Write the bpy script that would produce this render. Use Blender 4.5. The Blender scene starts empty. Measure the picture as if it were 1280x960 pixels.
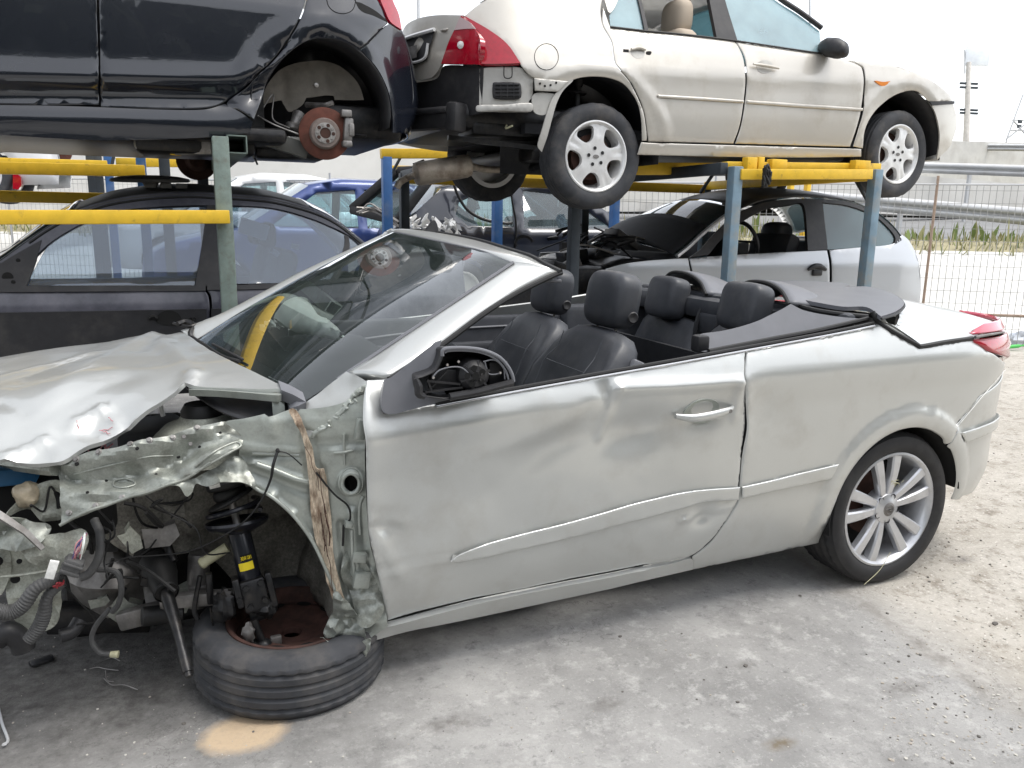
import bpy, bmesh, math, random
import numpy as np
from mathutils import Vector, Matrix, noise
from mathutils.geometry import delaunay_2d_cdt
random.seed(7)
R = math.radians
scene = bpy.context.scene
COL = scene.collection
# ------------------------------------------------------------------ camera (solved from the wheel, posts and hubs)
CAM = np.array([-2.6042, -2.1437, 1.4367]); YAW, PIT, ROL, FPX = .4030, .2026, .0157, 990.84
def _axes():
    cy, sy = math.cos(YAW), math.sin(YAW)
    f = np.array([sy*math.cos(PIT), cy*math.cos(PIT), -math.sin(PIT)])
    r = np.array([cy, -sy, 0.]); u = np.cross(r, f)
    c, s = math.cos(ROL), math.sin(ROL)
    return c*r+s*u, c*u-s*r, f
CR, CU, CF = _axes()
def proj(P):
    q = np.asarray(P, float)-CAM
    z = q@CF
    z = np.where(np.abs(z) < 1e-6, 1e-6, z)
    return np.stack([640+FPX*(q@CR)/z, 480-FPX*(q@CU)/z], -1), z
def ray(px, py):
    return CF + CR*((px-640)/FPX) - CU*((py-480)/FPX)
def at(px, py, D=None, x=None, y=None, z=None):
    """a point of the photograph carried out to depth D or to a plane of the yard"""
    d = ray(px, py)
    if D is not None: t = D
    elif x is not None: t = (x-CAM[0])/d[0]
    elif y is not None: t = (y-CAM[1])/d[1]
    else: t = (z-CAM[2])/d[2]
    return CAM + t*d
# ------------------------------------------------------------------ objects
def link(o, parent=None):
    COL.objects.link(o)
    if parent is not None:
        o.parent = parent
        o.matrix_parent_inverse = Matrix.Translation(parent.location).inverted() if parent.type == 'EMPTY' else Matrix()
    return o
def thing(name, label, cat, loc=(0, 0, 0), group=None, kind=None):
    o = bpy.data.objects.new(name, None); COL.objects.link(o); o.location = loc
    o.empty_display_size = .2
    o['label'] = label; o['category'] = cat
    if group: o['group'] = group
    if kind: o['kind'] = kind
    bpy.context.view_layer.update()
    return o
def tag(o, label=None, cat=None, group=None, kind=None):
    for k, v in (('label', label), ('category', cat), ('group', group), ('kind', kind)):
        if v: o[k] = v
    return o
def rootloc(o):
    while o.parent is not None: o = o.parent
    return o.location
SPLIT = {'bolt', 'hinge_bracket', 'pivot_cap', 'rim_slot', 'bracket', 'panel_hole', 'mount_hole', 'bracket_hole', 'spot_weld', 'mirror_screw', 'actuator_hole', 'hub_hole', 'headrest', 'post', 'tail_pipe', 'crossbar', 'joint_bracket', 'loom_lead'}
class MB:
    """collects verts and faces in world coordinates; build() links them as one mesh object"""
    def __init__(s): s.v = []; s.f = []; s.m = []; s.mats = []
    def mi(s, mat):
        if mat not in s.mats: s.mats.append(mat)
        return s.mats.index(mat)
    def add(s, V, F, mat=None):
        b = len(s.v); s.v += [tuple(map(float, p)) for p in V]
        s.f += [tuple(i+b for i in f) for f in F]
        s.m += [s.mi(mat) if mat is not None else 0]*len(F)
        return s
    def box(s, c, size, rot=None, mat=None, bev=0.0):
        bm = bmesh.new(); bmesh.ops.create_cube(bm, size=1)
        bmesh.ops.scale(bm, vec=size, verts=bm.verts)
        if bev > 0: bmesh.ops.bevel(bm, geom=bm.edges[:], offset=bev, segments=2, affect='EDGES', profile=.5)
        if rot is not None: bmesh.ops.transform(bm, matrix=rot.to_4x4(), verts=bm.verts)
        bmesh.ops.translate(bm, vec=c, verts=bm.verts)
        bm.verts.index_update()
        s.add([v.co for v in bm.verts], [[v.index for v in f.verts] for f in bm.faces], mat); bm.free(); return s
    def bar(s, a, b, w, h, mat=None, bev=0.0, up=(0, 0, 1)):
        a = Vector(a); b = Vector(b); d = b-a; L = d.length
        if L < 1e-6: return s
        x = d/L; u = Vector(up); y = u.cross(x)
        if y.length < 1e-4: y = Vector((0, 1, 0)).cross(x)
        if y.length < 1e-4: y = Vector((1, 0, 0)).cross(x)
        y.normalize(); z = x.cross(y)
        M = Matrix((x, y, z)).transposed()
        return s.box((a+b)/2, (L, w, h), M, mat, bev)
    def tube(s, pts, r, n=8, mat=None, smooth=True, caps=True):
        P = [np.array(p, float) for p in pts]
        if smooth and len(P) > 2: P = crom(P, 6)
        P = np.array(P); k = len(P)
        rr = np.interp(np.linspace(0, 1, k), np.linspace(0, 1, len(r)), r) if hasattr(r, '__len__') else np.full(k, r)
        T = np.gradient(P, axis=0); T /= np.linalg.norm(T, axis=1)[:, None]+1e-12
        nrm = np.cross(T[0], [0, 0, 1.]);
        if np.linalg.norm(nrm) < .05: nrm = np.cross(T[0], [1., 0, 0])
        V = []
        for i in range(k):
            nrm = nrm-T[i]*(nrm@T[i]); nrm /= np.linalg.norm(nrm)+1e-12
            bn = np.cross(T[i], nrm)
            for j in range(n):
                a = 2*math.pi*j/n; V.append(P[i]+rr[i]*(math.cos(a)*nrm+math.sin(a)*bn))
        F = [(i*n+j, i*n+(j+1) % n, (i+1)*n+(j+1) % n, (i+1)*n+j) for i in range(k-1) for j in range(n)]
        if caps: F += [tuple(range(n))[::-1], tuple((k-1)*n+j for j in range(n))]
        return s.add(V, F, mat)
    def lathe(s, prof, c, axis, n=32, mat=None, mod=None, closed=False):
        """prof [(r,h)] turned about axis through c; mod(i,angle_index)->radius add"""
        ax = np.array(axis, float); ax /= np.linalg.norm(ax)
        e1 = np.cross(ax, [0, 0, 1.])
        if np.linalg.norm(e1) < .05: e1 = np.cross(ax, [1., 0, 0])
        e1 /= np.linalg.norm(e1); e2 = np.cross(ax, e1); c = np.array(c, float)
        V = []
        for i, (r, h) in enumerate(prof):
            for j in range(n):
                a = 2*math.pi*j/n; q = r+(mod(i, j) if mod else 0)
                V.append(c+ax*h+q*(math.cos(a)*e1+math.sin(a)*e2))
        k = len(prof); rng = range(k) if closed else range(k-1)
        F = [(i*n+j, i*n+(j+1) % n, ((i+1) % k)*n+(j+1) % n, ((i+1) % k)*n+j) for i in rng for j in range(n)]
        return s.add(V, F, mat)
    def loft(s, rings, mat=None, caps=True, closed=True):
        n = len(rings[0]); V = [p for r in rings for p in r]; k = len(rings)
        nn = n if closed else n-1
        F = [(i*n+j, i*n+(j+1) % n, (i+1)*n+(j+1) % n, (i+1)*n+j) for i in range(k-1) for j in range(nn)]
        if caps: F += [tuple(range(n))[::-1], tuple((k-1)*n+j for j in range(n))]
        return s.add(V, F, mat)
    def build(s, name, mat=None, parent=None, smooth=True, angle=40, solid=0, weld=False, recalc=True, bev=0, sub=0):
        if name in SPLIT:
            par = list(range(len(s.v)))
            def find(i):
                while par[i] != i: par[i] = par[par[i]]; i = par[i]
                return i
            for f in s.f:
                a = find(f[0])
                for i in f[1:]: par[find(i)] = a
            G = {}
            for f, m in zip(s.f, s.m): G.setdefault(find(f[0]), []).append((f, m))
            if len(G) > 1:
                for fs in G.values():
                    ids = sorted({i for f, _ in fs for i in f}); mp = {i: k for k, i in enumerate(ids)}
                    q = MB(); q.v = [s.v[i] for i in ids]; q.f = [tuple(mp[i] for i in f) for f, _ in fs]; q.m = [m for _, m in fs]; q.mats = s.mats; o = q.build2(name, mat, parent, smooth, angle, solid, weld, recalc, bev, sub)
                return o
        return s.build2(name, mat, parent, smooth, angle, solid, weld, recalc, bev, sub)
    def build2(s, name, mat=None, parent=None, smooth=True, angle=40, solid=0, weld=False, recalc=True, bev=0, sub=0):
        me = bpy.data.meshes.new(name); me.from_pydata(s.v, [], s.f); me.validate()
        mats = s.mats if s.mats and s.mats != [None] else [mat]
        for m in mats: me.materials.append(m if m is not None else mat)
        if len(me.materials) > 1 and len(s.m) == len(me.polygons):
            me.polygons.foreach_set('material_index', s.m)
        if recalc or weld:
            bm = bmesh.new(); bm.from_mesh(me)
            if weld: bmesh.ops.remove_doubles(bm, verts=bm.verts, dist=1e-4)
            if recalc: bmesh.ops.recalc_face_normals(bm, faces=bm.faces)
            bm.to_mesh(me); bm.free()
        if smooth:
            me.polygons.foreach_set('use_smooth', [True]*len(me.polygons))
            if angle < 180: me.set_sharp_from_angle(angle=R(angle))
        o = bpy.data.objects.new(name, me)
        # move the origin of a top-level mesh to its base
        if parent is None and s.v:
            V = np.array(s.v); c = np.array([V[:, 0].mean(), V[:, 1].mean(), V[:, 2].min()])
            me.transform(Matrix.Translation(-Vector(c))); o.location = c; COL.objects.link(o)
        else:
            rl = Vector(rootloc(parent)); me.transform(Matrix.Translation(-rl))
            COL.objects.link(o); o.parent = parent
        if solid:
            m = o.modifiers.new('thick', 'SOLIDIFY'); m.thickness = solid; m.offset = -1
        if sub:
            m = o.modifiers.new('sub', 'SUBSURF'); m.levels = sub; m.render_levels = sub
        me.update(); return o
def crom(P, k=6, closed=False):
    P = [np.array(p, float) for p in P]; n = len(P); out = []
    for i in range(n if closed else n-1):
        p0 = P[i-1] if (i > 0 or closed) else 2*P[0]-P[1]
        p1 = P[i]; p2 = P[(i+1) % n]; p3 = P[(i+2) % n] if (i+2 < n or closed) else 2*P[-1]-P[-2]
        for j in range(k):
            t = j/k
            out.append(.5*(2*p1+(p2-p0)*t+(2*p0-5*p1+4*p2-p3)*t*t+(3*p1-p0-3*p2+p3)*t**3))
    if not closed: out.append(P[-1])
    return out
def outline(pts, k=5):
    """closed outline; a point with a third value is a sharp corner, the others are rounded through"""
    n = len(pts); out = []
    for i in range(n):
        a, b = pts[i], pts[(i+1) % n]
        p1, p2 = np.array(a[:2], float), np.array(b[:2], float)
        z, w = pts[i-1], pts[(i+2) % n]
        t1 = (p2-np.array(z[:2], float))/2 if len(a) == 2 else (p2-p1)
        t2 = (np.array(w[:2], float)-p1)/2 if len(b) == 2 else (p2-p1)
        L = np.linalg.norm(p2-p1)
        for t in (t1, t2):
            q = np.linalg.norm(t)
            if q > L*1.2 and q > 0: t *= L*1.2/q
        for j in range(k):
            t = j/k; h1 = 2*t**3-3*t*t+1; h2 = -2*t**3+3*t*t; h3 = t**3-2*t*t+t; h4 = t**3-t*t
            out.append(h1*p1+h2*p2+h3*t1+h4*t2)
    return out
def inpoly(P, poly):
    x, y = P[:, 0], P[:, 1]; c = np.zeros(len(P), bool); q = np.asarray(poly); n = len(q); j = n-1
    for i in range(n):
        a = (q[i, 1] > y) != (q[j, 1] > y)
        c ^= a & (x < (q[j, 0]-q[i, 0])*(y-q[i, 1])/(q[j, 1]-q[i, 1]+1e-15)+q[i, 0]); j = i
    return c
def seglen(poly, step):
    out = []; n = len(poly)
    for i in range(n):
        a, b = np.array(poly[i]), np.array(poly[(i+1) % n]); k = max(1, int(np.linalg.norm(b-a)/step))
        for j in range(k): out.append(a+(b-a)*j/k)
    return out
class Surf:
    """a curved sheet fn(u,v)->xyz (arrays); inv() finds the u,v seen at a pixel of the photograph"""
    def __init__(s, fn, u, v, n=90):
        s.fn = fn; s.u = u; s.v = v
        U, V = np.meshgrid(np.linspace(*u, n), np.linspace(*v, n), indexing='ij')
        s.U = U.ravel(); s.V = V.ravel(); s.p, s.d = proj(fn(s.U, s.V)); s.p[s.d < .2] = 1e9
    def P(s, u, v): return s.fn(np.asarray(u, float), np.asarray(v, float))
    def N(s, u, v, e=2e-3):
        u = np.asarray(u, float); v = np.asarray(v, float)
        n = np.cross(s.fn(u+e, v)-s.fn(u-e, v), s.fn(u, v+e)-s.fn(u, v-e))
        return n/(np.linalg.norm(n, axis=-1)[..., None]+1e-12)
    def inv(s, px, py):
        i = np.argmin((s.p[:, 0]-px)**2+(s.p[:, 1]-py)**2); q = np.array([s.U[i], s.V[i]]); T = np.array([px, py], float); e = 1e-4
        best = (1e18, q)
        for _ in range(14):
            f = proj(s.fn(q[0], q[1]))[0]-T; er = f@f
            if er < best[0]: best = (er, q.copy())
            if er < 1e-3: break
            J = np.stack([(proj(s.fn(q[0]+e, q[1]))[0]-T-f)/e, (proj(s.fn(q[0], q[1]+e))[0]-T-f)/e], 1)
            st = np.linalg.solve(J.T@J+1e-1*np.eye(2), -J.T@f); m = np.abs(st).max()
            if m > .08: st *= .08/m
            q = q+st
            q[0] = min(max(q[0], s.u[0]-.3), s.u[1]+.0); q[1] = min(max(q[1], s.v[0]-.2), s.v[1]+.2)
        return best[1]
    def uv(s, pts): return [s.inv(*p[:2]) for p in pts]
    def pt(s, px, py, off=0):
        q = s.inv(px, py); p = s.P(*q)
        if off: 
            n = s.N(*q); n = n if n@(CAM-p) > 0 else -n; p = p+n*off
        return p
def tri_patch(poly, holes=(), step=.03, jitter=.0, rings=()):
    poly0 = [np.array(p, float) for p in poly]; poly = seglen(poly, step); hs = [seglen(h, step) for h in holes]
    A = np.array(poly); lo, hi = A.min(0), A.max(0)
    gx = np.arange(lo[0]+step/2, hi[0], step); gy = np.arange(lo[1]+step/2, hi[1], step)
    G = np.array([(x+(step/2 if k % 2 else 0), y) for k, y in enumerate(gy) for x in gx]).reshape(-1, 2)
    if jitter and len(G): G = G+np.random.RandomState(3).uniform(-jitter, jitter, G.shape)*step
    B = np.vstack([A]+[np.array(h) for h in hs])
    if len(G):
        k = inpoly(G, A)
        for h in hs: k &= ~inpoly(G, np.array(h))
        G = G[k]
        if len(G):
            d = np.min(np.linalg.norm(G[:, None, :]-B[None], axis=2), axis=1) if len(G)*len(B) < 4e7 else np.full(len(G), 1)
            G = G[d > step*.45]
    if rings:
        L0 = len(A); T = np.roll(A, -1, 0)-np.roll(A, 1, 0); T /= np.linalg.norm(T, axis=1)[:, None]+1e-12; Nn = np.stack([-T[:, 1], T[:, 0]], 1)
        if np.sum(A[:, 0]*np.roll(A[:, 1], -1)-np.roll(A[:, 0], -1)*A[:, 1]) < 0: Nn = -Nn
        R_ = []
        for d in rings:
            C_ = A+Nn*d; k = inpoly(C_, A); C_ = C_[k]
            if len(C_):
                dm = np.min(np.linalg.norm(C_[:, None]-A[None], axis=2), axis=1); C_ = C_[dm > d*.8]; R_.append(C_)
        R_ = np.vstack(R_) if R_ else np.zeros((0, 2))
        if len(R_):
            if len(G): G = G[np.min(np.linalg.norm(G[:, None]-R_[None], axis=2), axis=1) > step*.4]
            G = np.vstack([G.reshape(-1, 2), R_])
    vs = [Vector(p) for p in B]+[Vector(p) for p in G]; ed = []; b = 0
    for L in [len(A)]+[len(h) for h in hs]:
        ed += [(b+i, b+(i+1) % L) for i in range(L)]; b += L
    r = delaunay_2d_cdt(vs, ed, [], 0, 1e-7)
    V = np.array([tuple(p) for p in r[0]]); F = np.array([f for f in r[2] if len(f) == 3], int)
    C = V[F].mean(1); k = inpoly(C, A)
    for h in hs: k &= ~inpoly(C, np.array(h))
    return V, F[k]
def patch(name, mat, S, pts, parent, step=.03, px=True, disp=None, holes=(), thick=.004, mirror=None, side=None, k=5, raw=False, off=0, angle=55, jitter=0, bev=0, roll=0):
    ol = outline(pts, k); hl = [outline(h, k) for h in holes]
    if px: ol = S.uv(ol); hl = [S.uv(h) for h in hl]
    ol = [np.array(p) for p in ol]; hl = [[np.array(p) for p in h] for h in hl]
    if bev: roll = max(roll, bev*2.2)
    V, F = tri_patch(ol, hl, step, jitter, (roll*.3, roll) if roll else ())
    P = S.P(V[:, 0], V[:, 1]); N = S.N(V[:, 0], V[:, 1])
    s = np.sign(((CAM-P)*N).sum(1).mean()) if side is None else side
    N = N*s
    fn = np.cross(P[F[:, 1]]-P[F[:, 0]], P[F[:, 2]]-P[F[:, 0]])
    if (fn*N[F].mean(1)).sum() < 0: F = F[:, ::-1]
    if off: P = P+N*off
    if disp is not None:
        d = disp(V[:, 0], V[:, 1], P); P = P+(N*np.asarray(d)[:, None] if np.ndim(d) == 1 else d)
    if roll:
        A_ = np.array(ol); B_ = np.roll(A_, -1, 0); d_ = B_-A_; L_ = (d_*d_).sum(1)+1e-15
        t_ = np.clip(((V[:, None, :]-A_[None])*d_[None]).sum(2)/L_[None], 0, 1); ds = np.min(np.linalg.norm(V[:, None, :]-A_[None]-t_[..., None]*d_[None], axis=2), axis=1)
        q_ = np.clip(roll-ds, 0, roll); P = P-N*(roll-np.sqrt(np.clip(roll**2-q_**2, 0, None)))[:, None]*.8
    if mirror is not None:
        P = P.copy(); P[:, 1] = 2*mirror-P[:, 1]; F = F[:, ::-1]
    if raw: return P, F
    m = MB(); m.add(P, F)
    if thick:
        fn = np.cross(P[F[:, 1]]-P[F[:, 0]], P[F[:, 2]]-P[F[:, 0]]); vn = np.zeros_like(P)
        for c in range(3): np.add.at(vn, F[:, c], fn)
        vn /= np.linalg.norm(vn, axis=1)[:, None]+1e-12; n = len(P)
        m.add(P-vn*thick, F[:, ::-1])
        E = {}
        for f in F:
            for a, b in ((f[0], f[1]), (f[1], f[2]), (f[2], f[0])): E[(a, b)] = 1
        rim = [(b, a, a+n, b+n) for a, b in E if (b, a) not in E]
        m.f += [tuple(int(i) for i in q) for q in rim]; m.m += [0]*len(rim)
    o = m.build(name, mat, parent, angle=angle, recalc=False)
    return o
def g2(u, v, cu, cv, su, sv, rot=0):
    c, s = math.cos(rot), math.sin(rot); a = (u-cu)*c+(v-cv)*s; b = -(u-cu)*s+(v-cv)*c
    return np.exp(-(a/su)**2-(b/sv)**2)
def crease(u, v, a, b, w):
    a = np.array(a, float); b = np.array(b, float); d = b-a; L = d@d+1e-12
    t = np.clip(((u-a[0])*d[0]+(v-a[1])*d[1])/L, 0, 1); q = (u-a[0]-t*d[0])**2+(v-a[1]-t*d[1])**2
    return np.exp(-q/(w*w))
def fold(u, v, a, b, w):
    a = np.array(a, float); b = np.array(b, float); d = b-a; L = d@d+1e-12
    t = np.clip(((u-a[0])*d[0]+(v-a[1])*d[1])/L, 0, 1); q = np.sqrt((u-a[0]-t*d[0])**2+(v-a[1]-t*d[1])**2)
    return np.clip(1-q/w, 0, None)
def nz(P, sc, seed=0.0, oct=3):
    return np.array([noise.fractal(Vector((p[0]*sc+seed, p[1]*sc-seed, p[2]*sc)), 1.0, 2.0, oct) for p in P])
def rnz(P, sc, seed=0.0):
    return np.array([noise.ridged_multi_fractal(Vector((p[0]*sc+seed, p[1]*sc, p[2]*sc+seed)), .9, 2.1, 3, .9, 2.) for p in P])
def vz(P, sc, seed=0.0):
    """faceted crumple: distance to nearest of scattered cell centres"""
    return np.array([noise.voronoi(Vector((p[0]*sc+seed, p[1]*sc, p[2]*sc)))[0][0] for p in P])
def crush(P, seed, a=.030):
    """sheet metal folded by a blow: flat facets meeting in sharp ridges"""
    return a*(np.abs(nz(P, 4.2, seed, 2))*2.2-.5)+a*.55*(.5-np.abs(nz(P, 9, seed+5, 2))*2)+a*.3*(vz(P, 16, seed)-.4)+a*.12*nz(P, 40, seed)
# ------------------------------------------------------------------ materials (all procedural)
def mat(name, base, rough=.5, metal=0., coat=0., coat_rough=.04, spec=.5, noise_amt=0., noise_sc=6., dirt=None, dirt_amt=0., dirt_sc=3., dirt_lo=.5, rough_var=0., bump=0., bump_sc=40., bump_dist=.002, trans=0., alpha=1., emit=None, flake=0, ior=1.45, fine=None, stretch=None):
    m = bpy.data.materials.new(name); m.use_nodes = True; nt = m.node_tree; N = nt.nodes; L = nt.links
    b = N['Principled BSDF']; c4 = lambda c: (c[0], c[1], c[2], 1)
    b.inputs['Roughness'].default_value = rough; b.inputs['Metallic'].default_value = metal
    b.inputs['Coat Weight'].default_value = coat; b.inputs['Coat Roughness'].default_value = coat_rough
    b.inputs['Specular IOR Level'].default_value = spec; b.inputs['IOR'].default_value = ior
    b.inputs['Transmission Weight'].default_value = trans; b.inputs['Alpha'].default_value = alpha
    b.inputs['Base Color'].default_value = c4(base)
    tc = N.new('ShaderNodeTexCoord'); co = tc.outputs['Object']
    if stretch:
        mp = N.new('ShaderNodeMapping'); mp.inputs['Scale'].default_value = stretch; L.new(co, mp.inputs['Vector']); co = mp.outputs['Vector']
    def tex(sc, det=6, ro=.6):
        t = N.new('ShaderNodeTexNoise'); t.inputs['Scale'].default_value = sc; t.inputs['Detail'].default_value = det; t.inputs['Roughness'].default_value = ro
        L.new(co, t.inputs['Vector']); return t.outputs['Fac']
    def ramp(f, lo, hi):
        r = N.new('ShaderNodeMapRange'); r.inputs['From Min'].default_value = lo; r.inputs['From Max'].default_value = hi
        L.new(f, r.inputs['Value']); return r.outputs['Result']
    cur = None
    def mix(a, bcol, fac, blend='MIX'):
        x = N.new('ShaderNodeMix'); x.data_type = 'RGBA'; x.blend_type = blend
        if isinstance(a, tuple): x.inputs['A'].default_value = a
        else: L.new(a, x.inputs['A'])
        if isinstance(bcol, tuple): x.inputs['B'].default_value = bcol
        else: L.new(bcol, x.inputs['B'])
        if isinstance(fac, float): x.inputs['Factor'].default_value = fac
        else: L.new(fac, x.inputs['Factor'])
        return x.outputs['Result']
    cur = c4(base)
    if noise_amt:
        f = ramp(tex(noise_sc), .3, .7); k = noise_amt
        cur = mix(c4([x*(1-k) for x in base]), c4([min(1, x*(1+k)) for x in base]), f)
    if fine:
        f = ramp(tex(fine[0], 3, .7), .35, .65); k = fine[1]
        cur = mix(cur, c4((.5, .5, .5)), .0) if isinstance(cur, tuple) else cur
        h = mix(c4((1-k,)*3), c4((1+k,)*3), f); cur = mix(cur, h, 1.0, 'MULTIPLY')
    if dirt:
        f = ramp(tex(dirt_sc, 8, .65), dirt_lo, dirt_lo+.22)
        mm = N.new('ShaderNodeMath'); mm.operation = 'MULTIPLY'; mm.inputs[1].default_value = dirt_amt; L.new(f, mm.inputs[0])
        cur = mix(cur, c4(dirt), mm.outputs[0])
        if rough_var:
            q = N.new('ShaderNodeMath'); q.operation = 'MULTIPLY_ADD'; q.inputs[1].default_value = rough_var; q.inputs[2].default_value = rough
            L.new(mm.outputs[0], q.inputs[0]); L.new(q.outputs[0], b.inputs['Roughness'])
    if not isinstance(cur, tuple): L.new(cur, b.inputs['Base Color'])
    if bump:
        t = tex(bump_sc, 5, .6); bp = N.new('ShaderNodeBump'); bp.inputs['Strength'].default_value = bump; bp.inputs['Distance'].default_value = bump_dist
        L.new(t, bp.inputs['Height']); L.new(bp.outputs['Normal'], b.inputs['Normal'])
    if emit: b.inputs['Emission Color'].default_value = c4(emit[0]); b.inputs['Emission Strength'].default_value = emit[1]
    return m
def glass(name, tint, rough=0.0, refl=1.0, dust=0., dustcol=(.75, .8, .82)):
    """thin sheet glass: see-through tint mixed with a mirror layer by Fresnel"""
    m = bpy.data.materials.new(name); m.use_nodes = True; nt = m.node_tree; N = nt.nodes; L = nt.links
    for n in list(N): N.remove(n)
    o = N.new('ShaderNodeOutputMaterial'); t = N.new('ShaderNodeBsdfTransparent'); g = N.new('ShaderNodeBsdfGlossy'); mx = N.new('ShaderNodeMixShader')
    t.inputs['Color'].default_value = (*tint, 1); g.inputs['Roughness'].default_value = rough; g.inputs['Color'].default_value = (1, 1, 1, 1)
    f = N.new('ShaderNodeFresnel'); f.inputs['IOR'].default_value = 1.5
    k = N.new('ShaderNodeMath'); k.operation = 'MULTIPLY'; k.inputs[1].default_value = refl; k.use_clamp = True
    L.new(f.outputs[0], k.inputs[0]); L.new(k.outputs[0], mx.inputs[0]); L.new(t.outputs[0], mx.inputs[1]); L.new(g.outputs[0], mx.inputs[2])
    d = N.new('ShaderNodeBsdfDiffuse'); d.inputs['Color'].default_value = (*dustcol, 1); m2 = N.new('ShaderNodeMixShader')
    tc = N.new('ShaderNodeTexCoord'); nn = N.new('ShaderNodeTexNoise'); nn.inputs['Scale'].default_value = 3; nn.inputs['Detail'].default_value = 7; L.new(tc.outputs['Object'], nn.inputs['Vector'])
    mr = N.new('ShaderNodeMapRange'); mr.inputs['From Min'].default_value = .3; mr.inputs['From Max'].default_value = .7; mr.inputs['To Min'].default_value = dust*.7; mr.inputs['To Max'].default_value = dust*1.3; L.new(nn.outputs['Fac'], mr.inputs['Value'])
    L.new(mr.outputs[0], m2.inputs[0]); L.new(mx.outputs[0], m2.inputs[1]); L.new(d.outputs[0], m2.inputs[2]); L.new(m2.outputs[0], o.inputs[0])
    return m
M = {}
M['silver'] = mat('silver_champagne_paint', (.515, .525, .508), .32, .50, .6, .05, noise_amt=.03, noise_sc=3, dirt=(.34, .31, .26), dirt_amt=.30, dirt_sc=5, dirt_lo=.52, rough_var=.5, bump=.03, bump_sc=6, bump_dist=.008, fine=(900, .05))
M['silver_raw'] = mat('primer_silver_paint', (.37, .395, .36), .36, .4, .35, .15, noise_amt=.12, noise_sc=14, dirt=(.11, .095, .07), dirt_amt=.4, dirt_sc=13, dirt_lo=.54, rough_var=.4, bump=.08, bump_sc=30, bump_dist=.003, fine=(160, .05))
M['crumple'] = mat('dirty_crumpled_sheet', (.26, .275, .245), .38, .45, .3, .2, noise_amt=.22, noise_sc=20, dirt=(.075, .062, .045), dirt_amt=.55, dirt_sc=15, dirt_lo=.5, rough_var=.5, bump=.25, bump_sc=40, bump_dist=.004, fine=(150, .12))
M['inner'] = mat('dirty_wheelhouse_paint', (.25, .24, .21), .6, .2, 0, noise_amt=.3, noise_sc=9, dirt=(.035, .03, .025), dirt_amt=.85, dirt_sc=9, dirt_lo=.45, bump=.4, bump_sc=30, bump_dist=.008, fine=(120, .3))
M['innerlight'] = mat('front_panel_paint', (.34, .35, .30), .5, .2, .1, .3, noise_amt=.18, noise_sc=14, fine=(140, .2), dirt=(.10, .085, .066), dirt_amt=.6, dirt_sc=15, dirt_lo=.5, bump=.2, bump_sc=20, bump_dist=.006)
M['torn'] = mat('torn_rusty_seam', (.54, .45, .34), .7, .1, 0, noise_amt=.3, noise_sc=60, dirt=(.12, .065, .035), dirt_amt=.9, dirt_sc=34, dirt_lo=.44, bump=.6, bump_sc=60, bump_dist=.005, stretch=(1, 1, .22), fine=(200, .3))
M['sealer'] = mat('seam_sealer', (.42, .41, .36), .7, 0, 0, noise_amt=.2, noise_sc=40, bump=.6, bump_sc=90, bump_dist=.004)
M['champ'] = mat('champagne_silver_paint', (.53, .505, .455), .34, .4, .6, .05, noise_amt=.03, noise_sc=3, dirt=(.30, .26, .20), dirt_amt=.45, dirt_sc=3.5, dirt_lo=.5, rough_var=.4)
M['champ_in'] = mat('champagne_inner_sheet', (.44, .43, .40), .5, .3, .2, .3, noise_amt=.1, noise_sc=8, dirt=(.16, .13, .1), dirt_amt=.5, dirt_sc=6, dirt_lo=.5)
M['black'] = mat('black_blue_paint', (.006, .008, .014), .25, .0, 1., .02, spec=.6, dirt=(.08, .08, .08), dirt_amt=.06, dirt_sc=2.5, dirt_lo=.54, rough_var=1.)
M['dusty'] = mat('dusty_dark_paint', (.030, .031, .045), .38, .0, .6, .12, noise_amt=.15, noise_sc=2, dirt=(.125, .125, .15), dirt_amt=.8, dirt_sc=2.4, dirt_lo=.40, rough_var=.4)
M['dustroof'] = mat('dusty_black_roof', (.035, .034, .034), .6, .0, .25, .3, noise_amt=.2, noise_sc=3, dirt=(.075, .072, .066), dirt_amt=.8, dirt_sc=2.5, dirt_lo=.42, rough_var=.2)
M['pale'] = mat('pale_silver_paint', (.47, .49, .515), .34, .4, .9, .06, dirt=(.35, .35, .35), dirt_amt=.25, dirt_sc=2, dirt_lo=.52, rough_var=.4)
M['nightblue'] = mat('night_blue_paint', (.010, .013, .024), .28, .0, 1., .04, dirt=(.12, .12, .12), dirt_amt=.15, dirt_sc=2, dirt_lo=.5, rough_var=.8)
M['blue'] = mat('mid_blue_paint', (.035, .065, .22), .35, .2, .8, .08, dirt=(.2, .22, .28), dirt_amt=.35, dirt_sc=2, dirt_lo=.5)
M['white'] = mat('white_paint', (.75, .75, .74), .35, 0, .8, .06)
M['plastic'] = mat('black_plastic', (.018, .018, .02), .5, noise_amt=.2, noise_sc=20, dirt=(.07, .065, .06), dirt_amt=.4, dirt_sc=8, dirt_lo=.5, bump=.1, bump_sc=120, bump_dist=.001)
M['rubber'] = mat('seal_rubber', (.012, .012, .012), .55)
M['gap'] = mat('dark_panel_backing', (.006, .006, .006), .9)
M['greytrim'] = mat('grey_trim_plastic', (.15, .154, .168), .42, noise_amt=.08, noise_sc=12, dirt=(.17, .17, .18), dirt_amt=.3, dirt_sc=5, dirt_lo=.5, bump=.08, bump_sc=200, bump_dist=.0006)
M['leather'] = mat('charcoal_leather', (.045, .048, .055), .44, noise_amt=.15, noise_sc=12, dirt=(.11, .11, .11), dirt_amt=.4, dirt_sc=9, dirt_lo=.5, bump=.22, bump_sc=160, bump_dist=.001)
M['cloth'] = mat('dark_cabin_cloth', (.018, .019, .022), .8, noise_amt=.2, noise_sc=15)
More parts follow.
